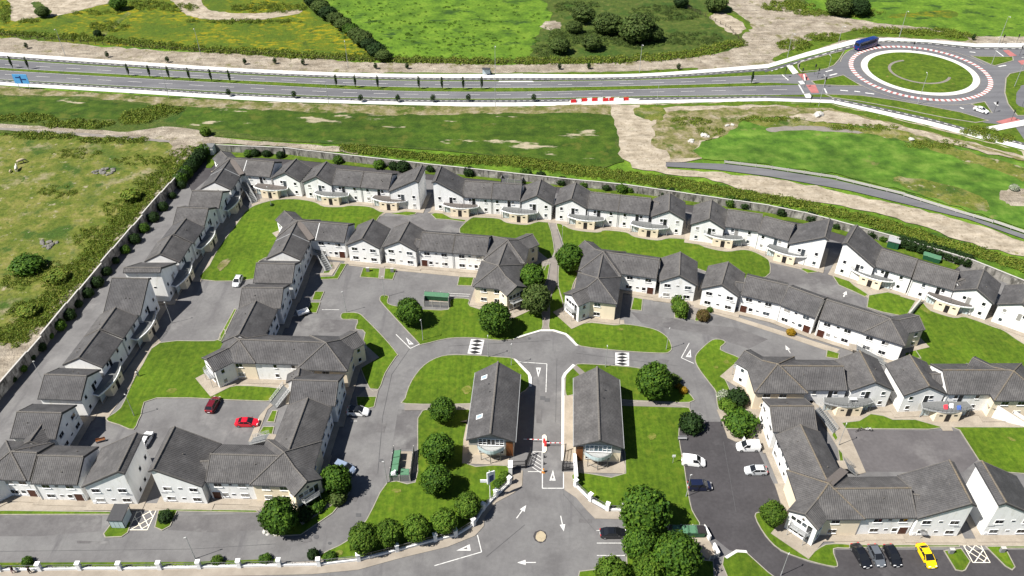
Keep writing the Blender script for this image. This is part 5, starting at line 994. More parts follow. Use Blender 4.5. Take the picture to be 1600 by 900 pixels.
# entrance sign mast
sg = thing('entrance_sign', 'tall white mast with a blue and white sign by the left railing', 'sign', G(766, 781)); MB().tube((0, 0, 0), (0, 0, 8.2), .09, .06, 8).build('mast', 'frame_white', sg)
MB().hexa([(-.1, -.5, 4.8), (.1, -.5, 4.8), (.1, 1.1, 5.2), (-.1, 1.1, 5.2)], [(-.1, -.5, 7.9), (.1, -.5, 7.9), (.1, 1.1, 7.4), (-.1, 1.1, 7.4)]).build('sign_board', 'plastic_white', sg, None, R(-55)); MB().hexa([(-.13, -.1, 5.1), (.13, -.1, 5.1), (.13, .8, 5.2), (-.13, .8, 5.2)], [(-.13, -.1, 6.8), (.13, -.1, 6.8), (.13, .8, 6.7), (-.13, .8, 6.7)]).build('blue_panel', 'sign_navy', sg, None, R(-55)); MB().box((-.9, 0, 5.0), (1.5, .12, .7)).build('side_arm', 'plastic_white', sg)

# ------------------------------------------------------------------ foliage
def leafmesh(name, nclump, nleaf, size, seed, m, flatten=1.0, core=.76, lump=.24):
    r = np.random.default_rng(seed); V = []; F = []
    ph = np.arange(nclump) + .5; th = np.arccos(1 - 2 * ph / nclump); az = math.pi * (1 + 5 ** .5) * ph
    D = np.c_[np.sin(th) * np.cos(az), np.sin(th) * np.sin(az), np.cos(th)] + r.normal(0, .09, (nclump, 3)); D /= np.linalg.norm(D, axis=1)[:, None]
    rad = 1 - lump * r.random(nclump) ** 1.3; cen = D * (rad * .84)[:, None]; cs = .24 * r.uniform(.75, 1.3, nclump) * (60 / nclump) ** .5 * 1.25
    n = nclump * nleaf; ci = np.repeat(np.arange(nclump), nleaf); L = r.normal(0, 1, (n, 3)); L /= np.linalg.norm(L, axis=1)[:, None]
    bias = (L * D[ci]).sum(1) < -.25; L[bias] *= -1
    P = cen[ci] + L * (cs[ci] * r.uniform(.5, 1.12, n))[:, None]; N = L * .7 + D[ci] * .5 + r.normal(0, .45, (n, 3)); N /= np.linalg.norm(N, axis=1)[:, None]
    T = np.cross(N, r.normal(0, 1, (n, 3))); T /= np.linalg.norm(T, axis=1)[:, None]; B = np.cross(N, T); s = (size * r.uniform(.6, 1.3, n))[:, None]
    Q = np.stack([P - T * s - B * s * .55, P + T * s - B * s * .55, P + T * s * .75 + B * s * .75, P - T * s * .75 + B * s * .75], 1).reshape(-1, 3); Q[:, 2] *= flatten
    bm = bmesh.new(); bmesh.ops.create_icosphere(bm, subdivisions=2, radius=core); cv = np.array([v.co[:] for v in bm.verts]) ; cf = [[v.index for v in f.verts] for f in bm.faces]; bm.free()
    cv *= (1 + r.normal(0, .05, (len(cv), 1))); cv[:, 2] *= flatten
    me = bpy.data.meshes.new(name); nv = len(Q) + len(cv); me.vertices.add(nv); me.vertices.foreach_set('co', np.concatenate([Q, cv]).astype(np.float32).ravel())
    idx = np.concatenate([np.arange(len(Q)), np.array(cf).ravel() + len(Q)]); me.loops.add(len(idx)); me.loops.foreach_set('vertex_index', idx.astype(np.int32))
    ls = np.concatenate([np.arange(n) * 4, n * 4 + np.arange(len(cf)) * 3]); me.polygons.add(len(ls)); me.polygons.foreach_set('loop_start', ls.astype(np.int32)); me.materials.append(MATS[m]); me.update(); me.validate(); return me
CR = {m: [leafmesh('crown', 90, 46, .062, 10 + i * 7 + k, m) for i in range(2)] for k, m in enumerate(('leaf', 'leaf_light', 'leaf_dark', 'leaf_olive', 'leaf_mid'))}
SH = {m: [leafmesh('foliage', 44, 34, .10, 60 + i * 5 + k, m, 1.0, .76, .22) for i in range(2)] for k, m in enumerate(('leaf', 'leaf_dark', 'leaf_light', 'leaf_gold', 'leaf_bronze', 'leaf_olive', 'leaf_flower', 'leaf_scrub'))}
def limb_trunk(h, r0, seed):
    r = random.Random(seed); mb = MB(); mb.tube((0, 0, -.1), (0, 0, h * .6), r0, r0 * .7, 7); mb.tube((0, 0, h * .55), (r.uniform(-.2, .2), r.uniform(-.2, .2), h * 1.35), r0 * .7, r0 * .25, 6)
    for k in range(4):
        a = k * 1.57 + r.uniform(-.4, .4); z = h * r.uniform(.55, .8); mb.tube((0, 0, z), (h * .42 * math.cos(a), h * .42 * math.sin(a), z + h * .4), r0 * .45, r0 * .15, 5)
    return mb.mesh('trunk', 'bark')
TR = [limb_trunk(2.2, .16, 3), limb_trunk(2.6, .2, 4)]
def tree(label, c, d, m='leaf', squash=1.0, group='round garden trees', clear=.9, cat='tree', name='round_tree'):
    k = pxm(G(*c, 2.5)); rr = d * k / 2; hz = clear + rr * squash; P = G(*c, hz); t = thing(name, label, cat, (P.x, P.y, 0), 0, group); i = rnd.randrange(2)
    s = (clear + rr) / 2.6; ob('trunk', TR[i], t, (0, 0, 0), rnd.uniform(0, 6), (s, s, s)); ob('crown', CR[m][i], t, (0, 0, hz), rnd.uniform(0, 6), (rr * 1.04, rr * rnd.uniform(.97, 1.05), rr * squash)); return t
for lab, c, d, m in [('round dark-leaved tree at the left end of the slatted bin enclosure', (640, 486), 42, 'leaf'), ('largest round tree on the lawn between bin enclosure and footpath', (773, 496), 50, 'leaf'), ('upper bright round tree beside the left footpath tower', (831, 433), 42, 'leaf'),
        ('lower olive round tree beside the left footpath tower', (838, 467), 45, 'leaf_olive'), ('round tree between the footpath and the right hipped towers', (890, 402), 43, 'leaf'), ('large bright round tree right of the right gatehouse', (1022, 594), 56, 'leaf_mid'),
        ('small round tree on the path left of the left gatehouse', (692, 640), 41, 'leaf'), ('round tree right of the open bin enclosure, upper of two', (685, 701), 50, 'leaf'), ('round tree right of the open bin enclosure, lower of two', (682, 749), 48, 'leaf'),
        ('leftmost tree of the row behind the entrance railing', (567, 841), 47, 'leaf_light'), ('second tree from the left behind the entrance railing', (607, 832), 42, 'leaf_light'), ('middle tree of the row behind the entrance railing', (650, 825), 42, 'leaf_light'), ('fourth tree from the left behind the entrance railing', (694, 814), 40, 'leaf_light'),
        ('rightmost tree of the row behind the entrance railing', (731, 789), 40, 'leaf_light'), ('round tree shading the blue car at the bottom left tower', (525, 748), 46, 'leaf'), ('big round tree in front of the bottom left tower', (435, 806), 57, 'leaf')]:
    tree(lab, c, d, m)
for lab, c, d, m in [('large spreading tree right of the parked black saloon', (1008, 798), 76, 'leaf_mid'), ('tree below the black saloon, left of the bins', (1000, 850), 52, 'leaf'), ('large bright tree covering the walled bin store', (1058, 868), 72, 'leaf_mid'), ('light tree cut by the bottom edge left of the big trees', (957, 896), 52, 'leaf_light'), ('tree at the bottom edge between two larger trees', (1012, 890), 48, 'leaf_light'),
        ('bright round tree on the bottom right lawn corner', (1208, 802), 38, 'leaf_light')]: tree(lab, c, d, m, 1.05, 'spreading trees at the bottom right', 1.2)
for lab, c, d, m in [('dark hawthorn standing highest in the far field group', (912, 21), 36, 'leaf_dark'), ('large round willow in the far field group', (950, 36), 44, 'leaf_olive'), ('broad willow right of the round one in the far field', (995, 42), 58, 'leaf_olive'), ('dark tree lowest left in the far field group', (874, 70), 34, 'leaf_dark'), ('small grey bush-like tree left of the willows', (897, 42), 26, 'leaf_olive'),
        ('low tree left of the far field lamp post', (925, 66), 32, 'leaf_olive'), ('tree in the far field right of the dark hawthorn', (1022, 52), 30, 'leaf_olive'), ('dark bush tree at the top edge above the willows', (1064, 2), 24, 'leaf_dark'), ('dark tree at the top edge near the sandy ground', (1120, 4), 36, 'leaf_dark'), ('dark tree clump left part beside the sandy ground', (1312, 8), 40, 'leaf_dark'), ('dark tree clump right part beside the sandy ground', (1342, 10), 36, 'leaf_dark'),
        ('tree beside the sandy track at the top left', (184, 5), 26, 'leaf'), ('grey tree at the sandy patch top left', (66, 18), 22, 'leaf_olive')]: tree(lab, c, d, 'leaf_olive' if m == 'leaf_dark' and rnd.random() < .5 else m, .68, 'trees in the far fields', .1)
for i, (x, y) in enumerate([(488, 0), (500, 10), (512, 20), (524, 28), (536, 37), (548, 45), (558, 53), (567, 60), (576, 68), (588, 78), (598, 86)]):
    tree('%s bush tree from the top in the far field hedgerow' % ORD[i + 1], (x, y), 24 + 9 * rnd.random(), rnd.choice(('leaf_dark', 'leaf_olive', 'leaf_olive', 'leaf')), .62, 'hedgerow across the far fields', .1)
def shrub(label, c, d, m='leaf', sq=.75, group='garden shrubs', wide=1.0, name='shrub', rz=None):
    k = pxm(G(*c, .8)); rr = d * k / 2; P = G(*c, rr * sq * .8); t = thing(name, label, 'shrub', (P.x, P.y, 0), rnd.uniform(0, 6) if rz is None else rz, group)
    ob('foliage', SH[m][rnd.randrange(2)], t, (0, 0, rr * sq * .8), 0, (rr * wide, rr, rr * sq)); MB().tube((0, 0, -.05), (0, 0, rr * sq), .06, .04, 5).build('stem', 'bark', t); return t
for lab, c, d, m, sq in [('shrub with white blossom at the upper right block bay', (1131, 618), 20, 'leaf_flower', .8), ('low bright shrub under the white blossom shrub', (1138, 633), 28, 'leaf_light', .6), ('dark bronze round shrub at the right block wall', (1152, 622), 32, 'leaf_dark', .9), ('wide green shrub at the end of the dark car park', (1157, 660), 48, 'leaf', .7),
        ('dark clipped shrub at the corner of the dark car park', (1080, 661), 36, 'leaf_dark', .85), ('golden shrub on the road edge, right one', (1068, 610), 13, 'leaf_gold', .8), ('golden shrub on the road edge, left one', (1059, 602), 10, 'leaf_gold', .8), ('olive shrub beside the big bright tree', (1052, 594), 22, 'leaf_olive', .8),
        ('bronze golden shrub between the two centre right gables', (1099, 493), 20, 'leaf_bronze', .9), ('small green shrub behind the bronze one', (1109, 484), 10, 'leaf', .8), ('small yellow bush at the wall above the ramp car park', (1236, 519), 14, 'leaf_gold', .7), ('dark spiky shrub in the kerbed bed by the left hatching', (258, 807), 22, 'leaf_dark', .7),
        ('low shrub below the bottom left tower bay', (495, 790), 26, 'leaf', .7), ('yellow-green shrub right of the tower bay', (508, 776), 20, 'leaf_light', .8), ('shrub under the tree by the blue car', (528, 778), 26, 'leaf_olive', .8), ('dark shrub left of the tower bay shrubs', (476, 803), 26, 'leaf_dark', .8), ('tall shrub under the bottom left tree shade', (538, 760), 22, 'leaf', .8),
        ('bright bush behind the bottom left railing', (339, 876), 18, 'leaf_light', .8), ('green bush behind the railing at far bottom left', (42, 877), 16, 'leaf', .8), ('dark bush behind the railing near the lane bend', (489, 866), 18, 'leaf_dark', .9), ('low bush behind the railing right of the lane bend', (515, 870), 20, 'leaf', .6), ('low bush behind the railing left of the lane bend', (414, 874), 20, 'leaf', .6),
        ('shrub beside the entrance sign mast, upper', (788, 745), 18, 'leaf_light', .8), ('shrub beside the entrance sign mast, lower', (779, 756), 16, 'leaf', .8), ('tiny planting at the foot of the lawn lamp', (425, 320), 6, 'leaf_dark', .6),
        ('round dark bush in the rough field near the wall', (42, 413), 46, 'leaf', .5), ('second dark bush below it in the rough field', (88, 432), 36, 'leaf_scrub', .45), ('dark bush by the rough field at the left edge', (44, 485), 32, 'leaf_scrub', .5), ('bush in the rough field under the upper rock heap', (205, 305), 30, 'leaf_scrub', .6),
        ('grey-green bush at the right edge in the wet field', (1585, 293), 14, 'leaf_flower', .7), ('yellow-green bush at the track corner', (321, 206), 16, 'leaf_light', .9), ('small dark bush on the upper verge by the bus stop', (765, 112), 5, 'leaf_dark', .9), ('dark bush beside the top left gorse field', (152, 52), 12, 'leaf_dark', .8)]:
    shrub(lab, c, d, m, sq)
hd = thing('clipped_hedge', 'tall clipped hedge block in the centre right car park', 'hedge', G(1061, 487), R(8)); ob('foliage', SH['leaf_light'][0], hd, (0, 0, 1.5), 0, (1.7, 3.2, 1.9))
BK = [((388, 240), 14), ((398, 239), 14), ((416, 240), 13), ((438, 242), 13), ((528, 250), 15), ((592, 257), 17), ((615, 259), 15), ((630, 260), 20), ((673, 263), 14), ((733, 268), 18), ((779, 273), 12), ((822, 272), 20), ((845, 275), 16), ((878, 283), 16), ((892, 284), 12), ((912, 288), 14), ((948, 292), 14), ((972, 294), 18), ((985, 295), 14), ((1034, 300), 16), ((1050, 297), 9), ((1070, 307), 12), ((1089, 308), 14), ((1103, 309), 13), ((1142, 315), 20), ((1164, 319), 18), ((1222, 330), 18), ((1232, 331), 14), ((1268, 339), 18), ((1308, 352), 14), ((1363, 365), 18), ((1381, 372), 14)]
for i, (c, d) in enumerate(BK): shrub('%s shrub from the left along the back wall' % ORD[i + 1] if i < 30 else '%s shrub from the right along the back wall' % ORD[len(BK) - i], c, d, rnd.choice(('leaf_dark', 'leaf', 'leaf_dark')), .85, 'shrubs along the back wall')
for i, (x, y) in enumerate([(1410, 375), (1425, 379), (1440, 383), (1455, 387), (1470, 391), (1485, 395), (1500, 400), (1512, 404)]): shrub('%s block of the dark hedge beside the green bins, from the left' % ORD[i + 1], (x, y + 3), 22, 'leaf_dark', .9, 'hedge beside the green bins', name='hedge_bush')
for i, f in enumerate(np.linspace(.05, .96, 19)):
    x = 300 - 290 * f; y = 275 + 334 * f; shrub('%s climber from the top along the left lane wall' % ORD[i + 1], (x - 2, y - 3), 11 + 9 * rnd.random(), rnd.choice(('leaf_dark', 'leaf', 'leaf_dark')), .9, 'climbers along the left lane wall', name='climber')
for i in range(9): shrub('%s bush from the top in the thick hedge by the white shed' % ORD[i + 1], (318 - 4.6 * i, 236 + 5.5 * i), 20, rnd.choice(('leaf_dark', 'leaf')), 1.0, 'thick hedge at the top left corner', name='hedge_bush')

def scrub(name, pts, n, size, m, seed, zmax=1.0):
    """clumps of leaf-sized faces scattered inside pixel discs (x, y, rx, ry)"""
    r = np.random.default_rng(seed); w = np.array([p[2] * p[3] for p in pts], float); w /= w.sum(); pick = r.choice(len(pts), n, p=w); Pc = []
    for i in pick:
        x, y, rx, ry = pts[i]; a = r.uniform(0, 6.283); q = math.sqrt(r.random()); g = G(x + rx * q * math.cos(a), y + ry * q * math.sin(a), 0); Pc.append((g.x, g.y, -.1))
    Pc = np.array(Pc); nl = 60; N_ = n * nl; ci = np.repeat(np.arange(n), nl); cs = size * r.uniform(.3, 1.0, n) ** 1.2 * 1.75; L = r.normal(0, 1, (N_, 3)); L /= np.linalg.norm(L, axis=1)[:, None]; L[:, 2] = np.abs(L[:, 2]) * zmax
    P = Pc[ci] + L * (cs[ci] * r.uniform(.6, 1.05, N_))[:, None]; Nn = L + r.normal(0, .5, (N_, 3)); Nn /= np.linalg.norm(Nn, axis=1)[:, None]; T = np.cross(Nn, r.normal(0, 1, (N_, 3))); T /= np.linalg.norm(T, axis=1)[:, None]; B = np.cross(Nn, T); s = (cs[ci] * .125 * r.uniform(.6, 1.3, N_))[:, None]
    Q = np.stack([P - T * s - B * s * .6, P + T * s - B * s * .6, P + T * s * .7 + B * s * .8, P - T * s * .7 + B * s * .8], 1).reshape(-1, 3); me = bpy.data.meshes.new(name); me.vertices.add(len(Q)); me.vertices.foreach_set('co', Q.astype(np.float32).ravel())
    me.loops.add(len(Q)); me.loops.foreach_set('vertex_index', np.arange(len(Q), dtype=np.int32)); me.polygons.add(N_); me.polygons.foreach_set('loop_start', (np.arange(N_) * 4).astype(np.int32)); me.materials.append(MATS[m]); me.update(); me.validate(); return struct(ob(name, me), 'stuff')
def band(pts, rx, ry): return [(x, y, rx, ry) for x, y in catmull(pts, 5, False)]
scrub('scrub', band([(545, 232), (600, 238), (700, 248), (800, 251), (860, 259), (930, 268), (1000, 277), (1080, 289), (1160, 304), (1230, 315), (1300, 331), (1360, 345), (1420, 362), (1480, 382), (1540, 398), (1620, 422)], 14, 5), 3000, .8, 'leaf_scrub', 1, .8)
scrub('scrub', band([(690, 251), (800, 256), (900, 270), (1000, 283), (1100, 297), (1200, 313)], 20, 4), 700, .6, 'leaf_scrub', 2, .7)
scrub('scrub', band([(290, 240), (262, 268), (225, 312), (190, 352), (150, 398), (110, 440), (70, 485), (20, 530)], 24, 12), 1500, .7, 'leaf_scrub', 3, .6)
scrub('scrub', [(240, 285, 30, 14), (190, 330, 36, 18), (150, 372, 34, 20), (95, 430, 40, 22), (50, 490, 36, 22), (30, 440, 26, 14), (120, 240, 40, 8), (215, 250, 40, 8), (90, 300, 30, 10), (20, 520, 30, 14)], 900, .65, 'leaf_scrub', 4, .6)
scrub('scrub', [(225, 180, 34, 8), (255, 172, 30, 7), (210, 188, 26, 7), (40, 185, 50, 6), (120, 195, 60, 6), (60, 212, 60, 5), (180, 220, 60, 4)], 700, .9, 'leaf_scrub', 5, .8)
scrub('scrub', band([(-20, 50), (100, 58), (200, 66), (300, 76), (400, 82), (500, 88), (600, 92), (700, 95), (800, 96), (900, 95), (1000, 92), (1080, 84), (1150, 68)], 18, 4), 1500, 1.1, 'leaf_scrub', 6, .8)
scrub('scrub', [(880, 60, 30, 14), (940, 60, 40, 14), (860, 80, 26, 10), (1000, 66, 40, 10), (1080, 60, 50, 10), (1040, 20, 60, 12), (900, 10, 40, 8)], 800, .8, 'leaf_olive', 7, .6)
scrub('scrub', [(1240, 70, 26, 8), (1290, 58, 30, 6), (1370, 48, 40, 4), (1450, 50, 50, 5), (1500, 56, 24, 4), (1230, 10, 40, 8), (1280, 20, 40, 5), (1340, 20, 40, 6)], 800, .9, 'leaf_scrub', 8, .8)
scrub('scrub', [(1200, 186, 60, 4), (1350, 200, 60, 5), (1460, 226, 50, 6), (1530, 205, 30, 7), (1560, 216, 24, 6), (1080, 190, 30, 6), (1110, 205, 24, 6)], 500, .7, 'leaf_scrub', 9, .7)
scrub('scrub', [(420, 12, 60, 8), (280, 12, 30, 6), (230, 8, 30, 8), (400, 34, 70, 3), (350, 33, 60, 2), (170, 42, 30, 8), (8, 18, 8, 18), (45, 33, 16, 3), (150, 20, 40, 3)], 700, .8, 'leaf_scrub', 10, .8)
scrub('grass_tufts', [(700, 20, 190, 18), (650, 60, 130, 30), (760, 60, 130, 30), (560, 10, 80, 14)], 420, .5, 'leaf', 12, .35)

# ------------------------------------------------------------------ vehicles
def loft(mb, st, n=3):
    """stations (x, halfwidth low, halfwidth mid, halfwidth top, z0, zm, z1)"""
    rings = []
    for x, a, b, c, z0, zm, z1 in st:
        rings.append([(x, -a, z0), (x, a, z0), (x, b, zm), (x, c, z1), (x, c * .6, z1 + .02), (x, -c * .6, z1 + .02), (x, -c, z1), (x, -b, zm)])
    vs = [p for r in rings for p in r]; fs = []; k = 8
    for i in range(len(rings) - 1):
        for j in range(k): fs.append((i * k + j, i * k + (j + 1) % k, (i + 1) * k + (j + 1) % k, (i + 1) * k + j))
    fs.append(tuple(range(k))); fs.append(tuple(range((len(rings) - 1) * k, len(rings) * k))[::-1]); mb.add(vs, fs); return mb
def fixn(o, ang=40):
    bm = bmesh.new(); bm.from_mesh(o.data); bmesh.ops.recalc_face_normals(bm, faces=bm.faces); bm.to_mesh(o.data); bm.free()
    for p in o.data.polygons: p.use_smooth = True
    try: o.data.set_sharp_from_angle(angle=R(ang))
    except Exception: pass
    return o
TY = MB().tube((0, -.11, 0), (0, .11, 0), .33, .33, 14).mesh('tyre', 'tyre'); RI = MB().tube((0, -.12, 0), (0, .12, 0), .21, .21, 8).mesh('rim', 'rim')
HL = MB().box((0, 0, -.08), (.16, .42, .16), 0, .8).mesh('headlight', 'plastic_white'); TL = MB().box((0, 0, -.12), (.1, .3, .26)).mesh('tail_light', 'plastic_red'); MI = MB().box((0, 0, -.07), (.14, .22, .16)).mesh('mirror', 'fascia'); NP = MB().box((0, 0, -.06), (.04, .5, .11)).mesh('number_plate', 'plastic_white')
KIND = { # length, width, height, [bonnet end, windscreen top, roof end, rear base], bonnet z, belt z
 'hatch': (4.1, 1.74, 1.48, (1.05, .35, -1.35, -1.85), .92, .98), 'saloon': (4.6, 1.8, 1.44, (1.2, .35, -.95, -1.7), .90, .95), 'suv': (4.4, 1.84, 1.62, (1.1, .45, -1.5, -2.0), 1.02, 1.08), 'mpv': (4.4, 1.8, 1.66, (1.35, .6, -1.75, -2.1), 1.0, 1.06), 'van': (4.4, 1.82, 1.82, (1.3, .6, -2.05, -2.12), 1.06, 1.12)}
def car(label, c, front, kind, paint, cat='car', roof=None, cast=True):
    L, Wd, Hh, (bx, wx, rx, tx), bz, belt = KIND[kind]; P = G(*c); F = G(*front); d = F - P; rz = math.atan2(d.y, d.x); t = thing({'van': 'parked_van'}.get(kind, 'parked_car'), label, cat, P, rz); h = L / 2; w = Wd / 2
    st = [(h, w * .60, w * .66, w * .55, .34, .5, .6), (h - .10, w * .80, w * .86, w * .74, .24, .52, .70), (h - .45, w * .94, w * .97, w * .86, .2, .55, bz - .10), (bx, w * .98, w, w * .93, .2, .6, bz), (wx, w * .98, w, w * .94, .2, .62, belt), (rx, w * .98, w, w * .94, .2, .64, belt + .03), (tx, w * .97, w * .99, w * .92, .22, .66, belt + .02), (-h + .14, w * .90, w * .94, w * .84, .26, .62, belt - .04), (-h, w * .74, w * .80, w * .70, .36, .6, belt - .18)]
    b = fixn(loft(MB(), st).build('body', paint, t)); g = MB(); z0 = belt - .02
    f = lambda x, ww, z: [(x, -ww, z), (x, ww, z)]
    base = [(bx - .02, w * .90), (wx, w * .93), (rx, w * .93), (tx - .05, w * .86)]; tw = w * .74; top = [(wx - .02, tw), (wx - .35, tw * 1.04), (rx + .12, tw * 1.03), (rx - .08, tw * .98)]
    vs = []
    for x, ww in base: vs += [(x, -ww, z0), (x, ww, z0)]
    for x, ww in top: vs += [(x, -ww, Hh - .06), (x, ww, Hh - .06)]
    gl = g.add(vs, [(0, 1, 9, 8), (1, 3, 11, 9), (3, 5, 13, 11), (5, 7, 15, 13), (7, 6, 14, 15), (6, 4, 12, 14), (4, 2, 10, 12), (2, 0, 8, 10), (8, 9, 11, 10), (10, 11, 13, 12), (12, 13, 15, 14)]).build('windows', 'glass', t); fixn(gl, 20)
    rf = MB(); x0, x1 = wx - .04, rx - .04; rf.hexa([(x1, -tw * 1.03, Hh - .12), (x0, -tw * 1.02, Hh - .12), (x0, tw * 1.02, Hh - .12), (x1, tw * 1.03, Hh - .12)], [(x1 + .08, -tw * .9, Hh), (x0 - .22, -tw * .9, Hh + .01), (x0 - .22, tw * .9, Hh + .01), (x1 + .08, tw * .9, Hh)]); ro = rf.build('roof', roof or paint, t)
    pl = MB()
    for s in (-1, 1):
        if kind == 'van': pl.hexa([(-2.06, s * w * .945, z0), (wx - .72, s * w * .945, z0), (wx - .72, s * w * .90, z0), (-2.06, s * w * .90, z0)], [(-2.02, s * tw * 1.06, Hh - .05), (wx - .82, s * tw * 1.06, Hh - .05), (wx - .82, s * tw * .9, Hh - .05), (-2.02, s * tw * .9, Hh - .05)])
        pl.tube((bx - .02, s * w * .905, z0), (wx - .02, s * tw * 1.01, Hh - .07), .045, .045, 4); pl.tube((tx - .05, s * w * .87, z0), (rx - .06, s * tw, Hh - .07), .07, .07, 4); m_ = (wx + rx) / 2 - .1; pl.tube((m_, s * w * .94, z0), (m_, s * tw * 1.05, Hh - .07), .04, .04, 4)
    pl.build('pillars', paint, t)
    if kind == 'van': MB().hexa([(tx - .06, -w * .86, z0), (tx - .02, -w * .86, z0), (tx - .02, w * .86, z0), (tx - .06, w * .86, z0)], [(rx - .1, -tw, Hh - .1), (rx - .06, -tw, Hh - .1), (rx - .06, tw, Hh - .1), (rx - .1, tw, Hh - .1)]).build('rear_door', paint, t)
    for x in (h - .82, -h + .80):
        for s in (-1, 1):
            wl = ob('wheel', TY, t, (x, s * (w - .10), .33)); ob('rim', RI, wl)
    for s in (-1, 1): ob('headlight', HL, t, (h - .16, s * w * .60, .66)); ob('tail_light', TL, t, (-h + .05, s * w * .66, belt - .2)); ob('mirror', MI, t, (bx - .35, s * (w + .06), belt + .06))
    ob('number_plate', NP, t, (h + .01, 0, .42)); ob('number_plate', NP, t, (-h - .01, 0, .55)); return t
car('white car with dark roof glass nosing out of the shade', (560, 646), (580, 647), 'suv', 'car_white', roof='glass'); car('grey-blue car half hidden under the round tree', (539, 734), (549, 738), 'mpv', 'car_blue'); car('silver car parked alone in the upper left car park', (372, 442), (368, 450), 'hatch', 'car_silver')
car('dark maroon car in the lower left car park', (334, 635), (339, 626), 'suv', 'car_maroon'); car('bright red car in the lower left car park', (387, 663), (403, 663), 'saloon', 'car_red'); car('white car peeping out behind the tall gable at bottom left', (229, 690), (233, 683), 'hatch', 'car_white')
car('white panel van on the grass side of the dark car park', (1083, 724), (1100, 726), 'van', 'car_white', 'van'); car('white panel van with its door open by the white wall', (1168, 701), (1152, 701), 'van', 'car_white', 'van'); car('silver car parked by the white wall', (1180, 738), (1164, 738), 'hatch', 'car_silver')
car('black people carrier on the grass side of the dark car park', (1093, 762), (1110, 762), 'mpv', 'car_navy'); car('black saloon alone in the marked bays by the big trees', (958, 836), (976, 836), 'saloon', 'car_black'); car('long black car leftmost of the bottom right row', (1344, 871), (1354, 888), 'saloon', 'car_black')
car('grey car second of the bottom right row', (1368, 871), (1376, 887), 'hatch', 'car_grey'); car('black car third of the bottom right row', (1393, 871), (1401, 886), 'hatch', 'car_black'); car('yellow car alone at the right of the bottom right row', (1446, 871), (1455, 887), 'saloon', 'car_yellow'); car('white car on the slip road below the roundabout', (1532, 174), (1541, 177), 'saloon', 'car_white')
vd = [o for o in bpy.data.objects if o.get('label', '').startswith('white panel van with its door open')][0]; MB().hexa([(.55, -.95, .4), (.62, -1.9, .4), (.66, -1.9, .4), (.6, -.95, .4)], [(.45, -.85, 1.7), (.52, -1.75, 1.6), (.56, -1.75, 1.6), (.5, -.85, 1.7)]).build('open_door', 'car_white', vd)
def trailer(label, c, fr):
    P = G(*c); d = G(*fr) - P; t = thing('trailer', label, 'trailer', P, math.atan2(d.y, d.x)); MB().box((0, 0, .5), (2.6, 1.5, .12)).box((0, .74, .6), (2.6, .05, .4)).box((0, -.74, .6), (2.6, .05, .4)).box((-1.28, 0, .6), (.05, 1.5, .4)).box((1.28, 0, .6), (.05, 1.5, .9)).build('bed', 'car_white', t); MB().tube((1.3, 0, .45), (2.7, 0, .45), .05).tube((1.3, .6, .5), (2.4, 0, .45), .04).tube((1.3, -.6, .5), (2.4, 0, .45), .04).build('drawbar', 'galv', t)
    for s in (-1, 1): ob('wheel', TY, t, (-.2, s * .86, .33))
trailer('white trailer half in shade beside the ribbed terrace', (474, 491), (468, 493))
# coach
P = G(1352, 74.5); d = G(1366, 70.5) - P; bt = thing('coach', 'dark blue coach entering the roundabout', 'bus', P, math.atan2(d.y, d.x)); L = 10.5; b = MB()
st = [(L / 2, 1.0, 1.1, .95, .5, 1.2, 2.9), (L / 2 - .25, 1.22, 1.25, 1.1, .35, 1.2, 3.25), (L / 2 - 1, 1.25, 1.27, 1.18, .3, 1.2, 3.35), (-L / 2 + .6, 1.25, 1.27, 1.18, .3, 1.2, 3.35), (-L / 2, 1.2, 1.22, 1.1, .45, 1.2, 3.2)]
fixn(loft(b, st).build('body', 'bus_blue', bt))
for s in (-1, 1):
    for k in range(6): MB().box((-3.9 + k * 1.45, s * 1.245, 1.75), (1.3, .06, .95)).build('window', 'glass', bt)
    for x in (3.2, -2.9): w_ = ob('wheel', TY, bt, (x, s * 1.12, .45)); w_.scale = (1.4, 1.3, 1.4); ob('rim', RI, w_)
MB().box((L / 2 - .02, 0, 1.4), (.08, 2.05, 1.5)).build('windscreen', 'glass', bt); MB().box((-L / 2 - .02, 0, 1.9), (.06, 1.9, .9)).build('rear_window', 'glass', bt)
for k in (-2.6, 0, 2.6): MB().box((k, 0, 3.36), (.9, .9, .1)).build('roof_hatch', 'bus_blue', bt)
for s in (-1, 1): ob('tail_light', TL, bt, (-L / 2 - .02, s * .95, .9)); ob('headlight', HL, bt, (L / 2 - .1, s * .8, .8))

# ------------------------------------------------------------------ lamp posts
LMP = MB().tube((0, 0, 0), (0, 0, 1.1), .09, .08, 8).tube((0, 0, 1.1), (0, 0, 6.1), .06, .04, 8).mesh('pole', 'galv'); LHD = MB().box((.14, 0, 6.07), (.46, .18, .09), 0, .7).mesh('lamp_head', 'lamp_head')
TMP = MB().tube((0, 0, 0), (0, 0, 10.3), .10, .05, 8).mesh('pole', 'galv'); TAR = MB().tube((0, 0, 10.2), (.9, 0, 10.5), .04, .035, 6).mesh('arm', 'galv'); THD = MB().box((1.15, 0, 10.42), (.7, .28, .14), 0, .7).mesh('lamp_head', 'lamp_head')
def lamp(label, c, a=0, tall=False, group=None):
    t = thing('street_lamp', label, 'street lamp', G(*c), R(a), group or ('tall lamps along the dual carriageway' if tall else 'lamp posts of the estate'))
    if tall: ob('pole', TMP, t); ar = ob('arm', TAR, t); ob('lamp_head', THD, ar)
    else: ob('pole', LMP, t); ob('lamp_head', LHD, t)
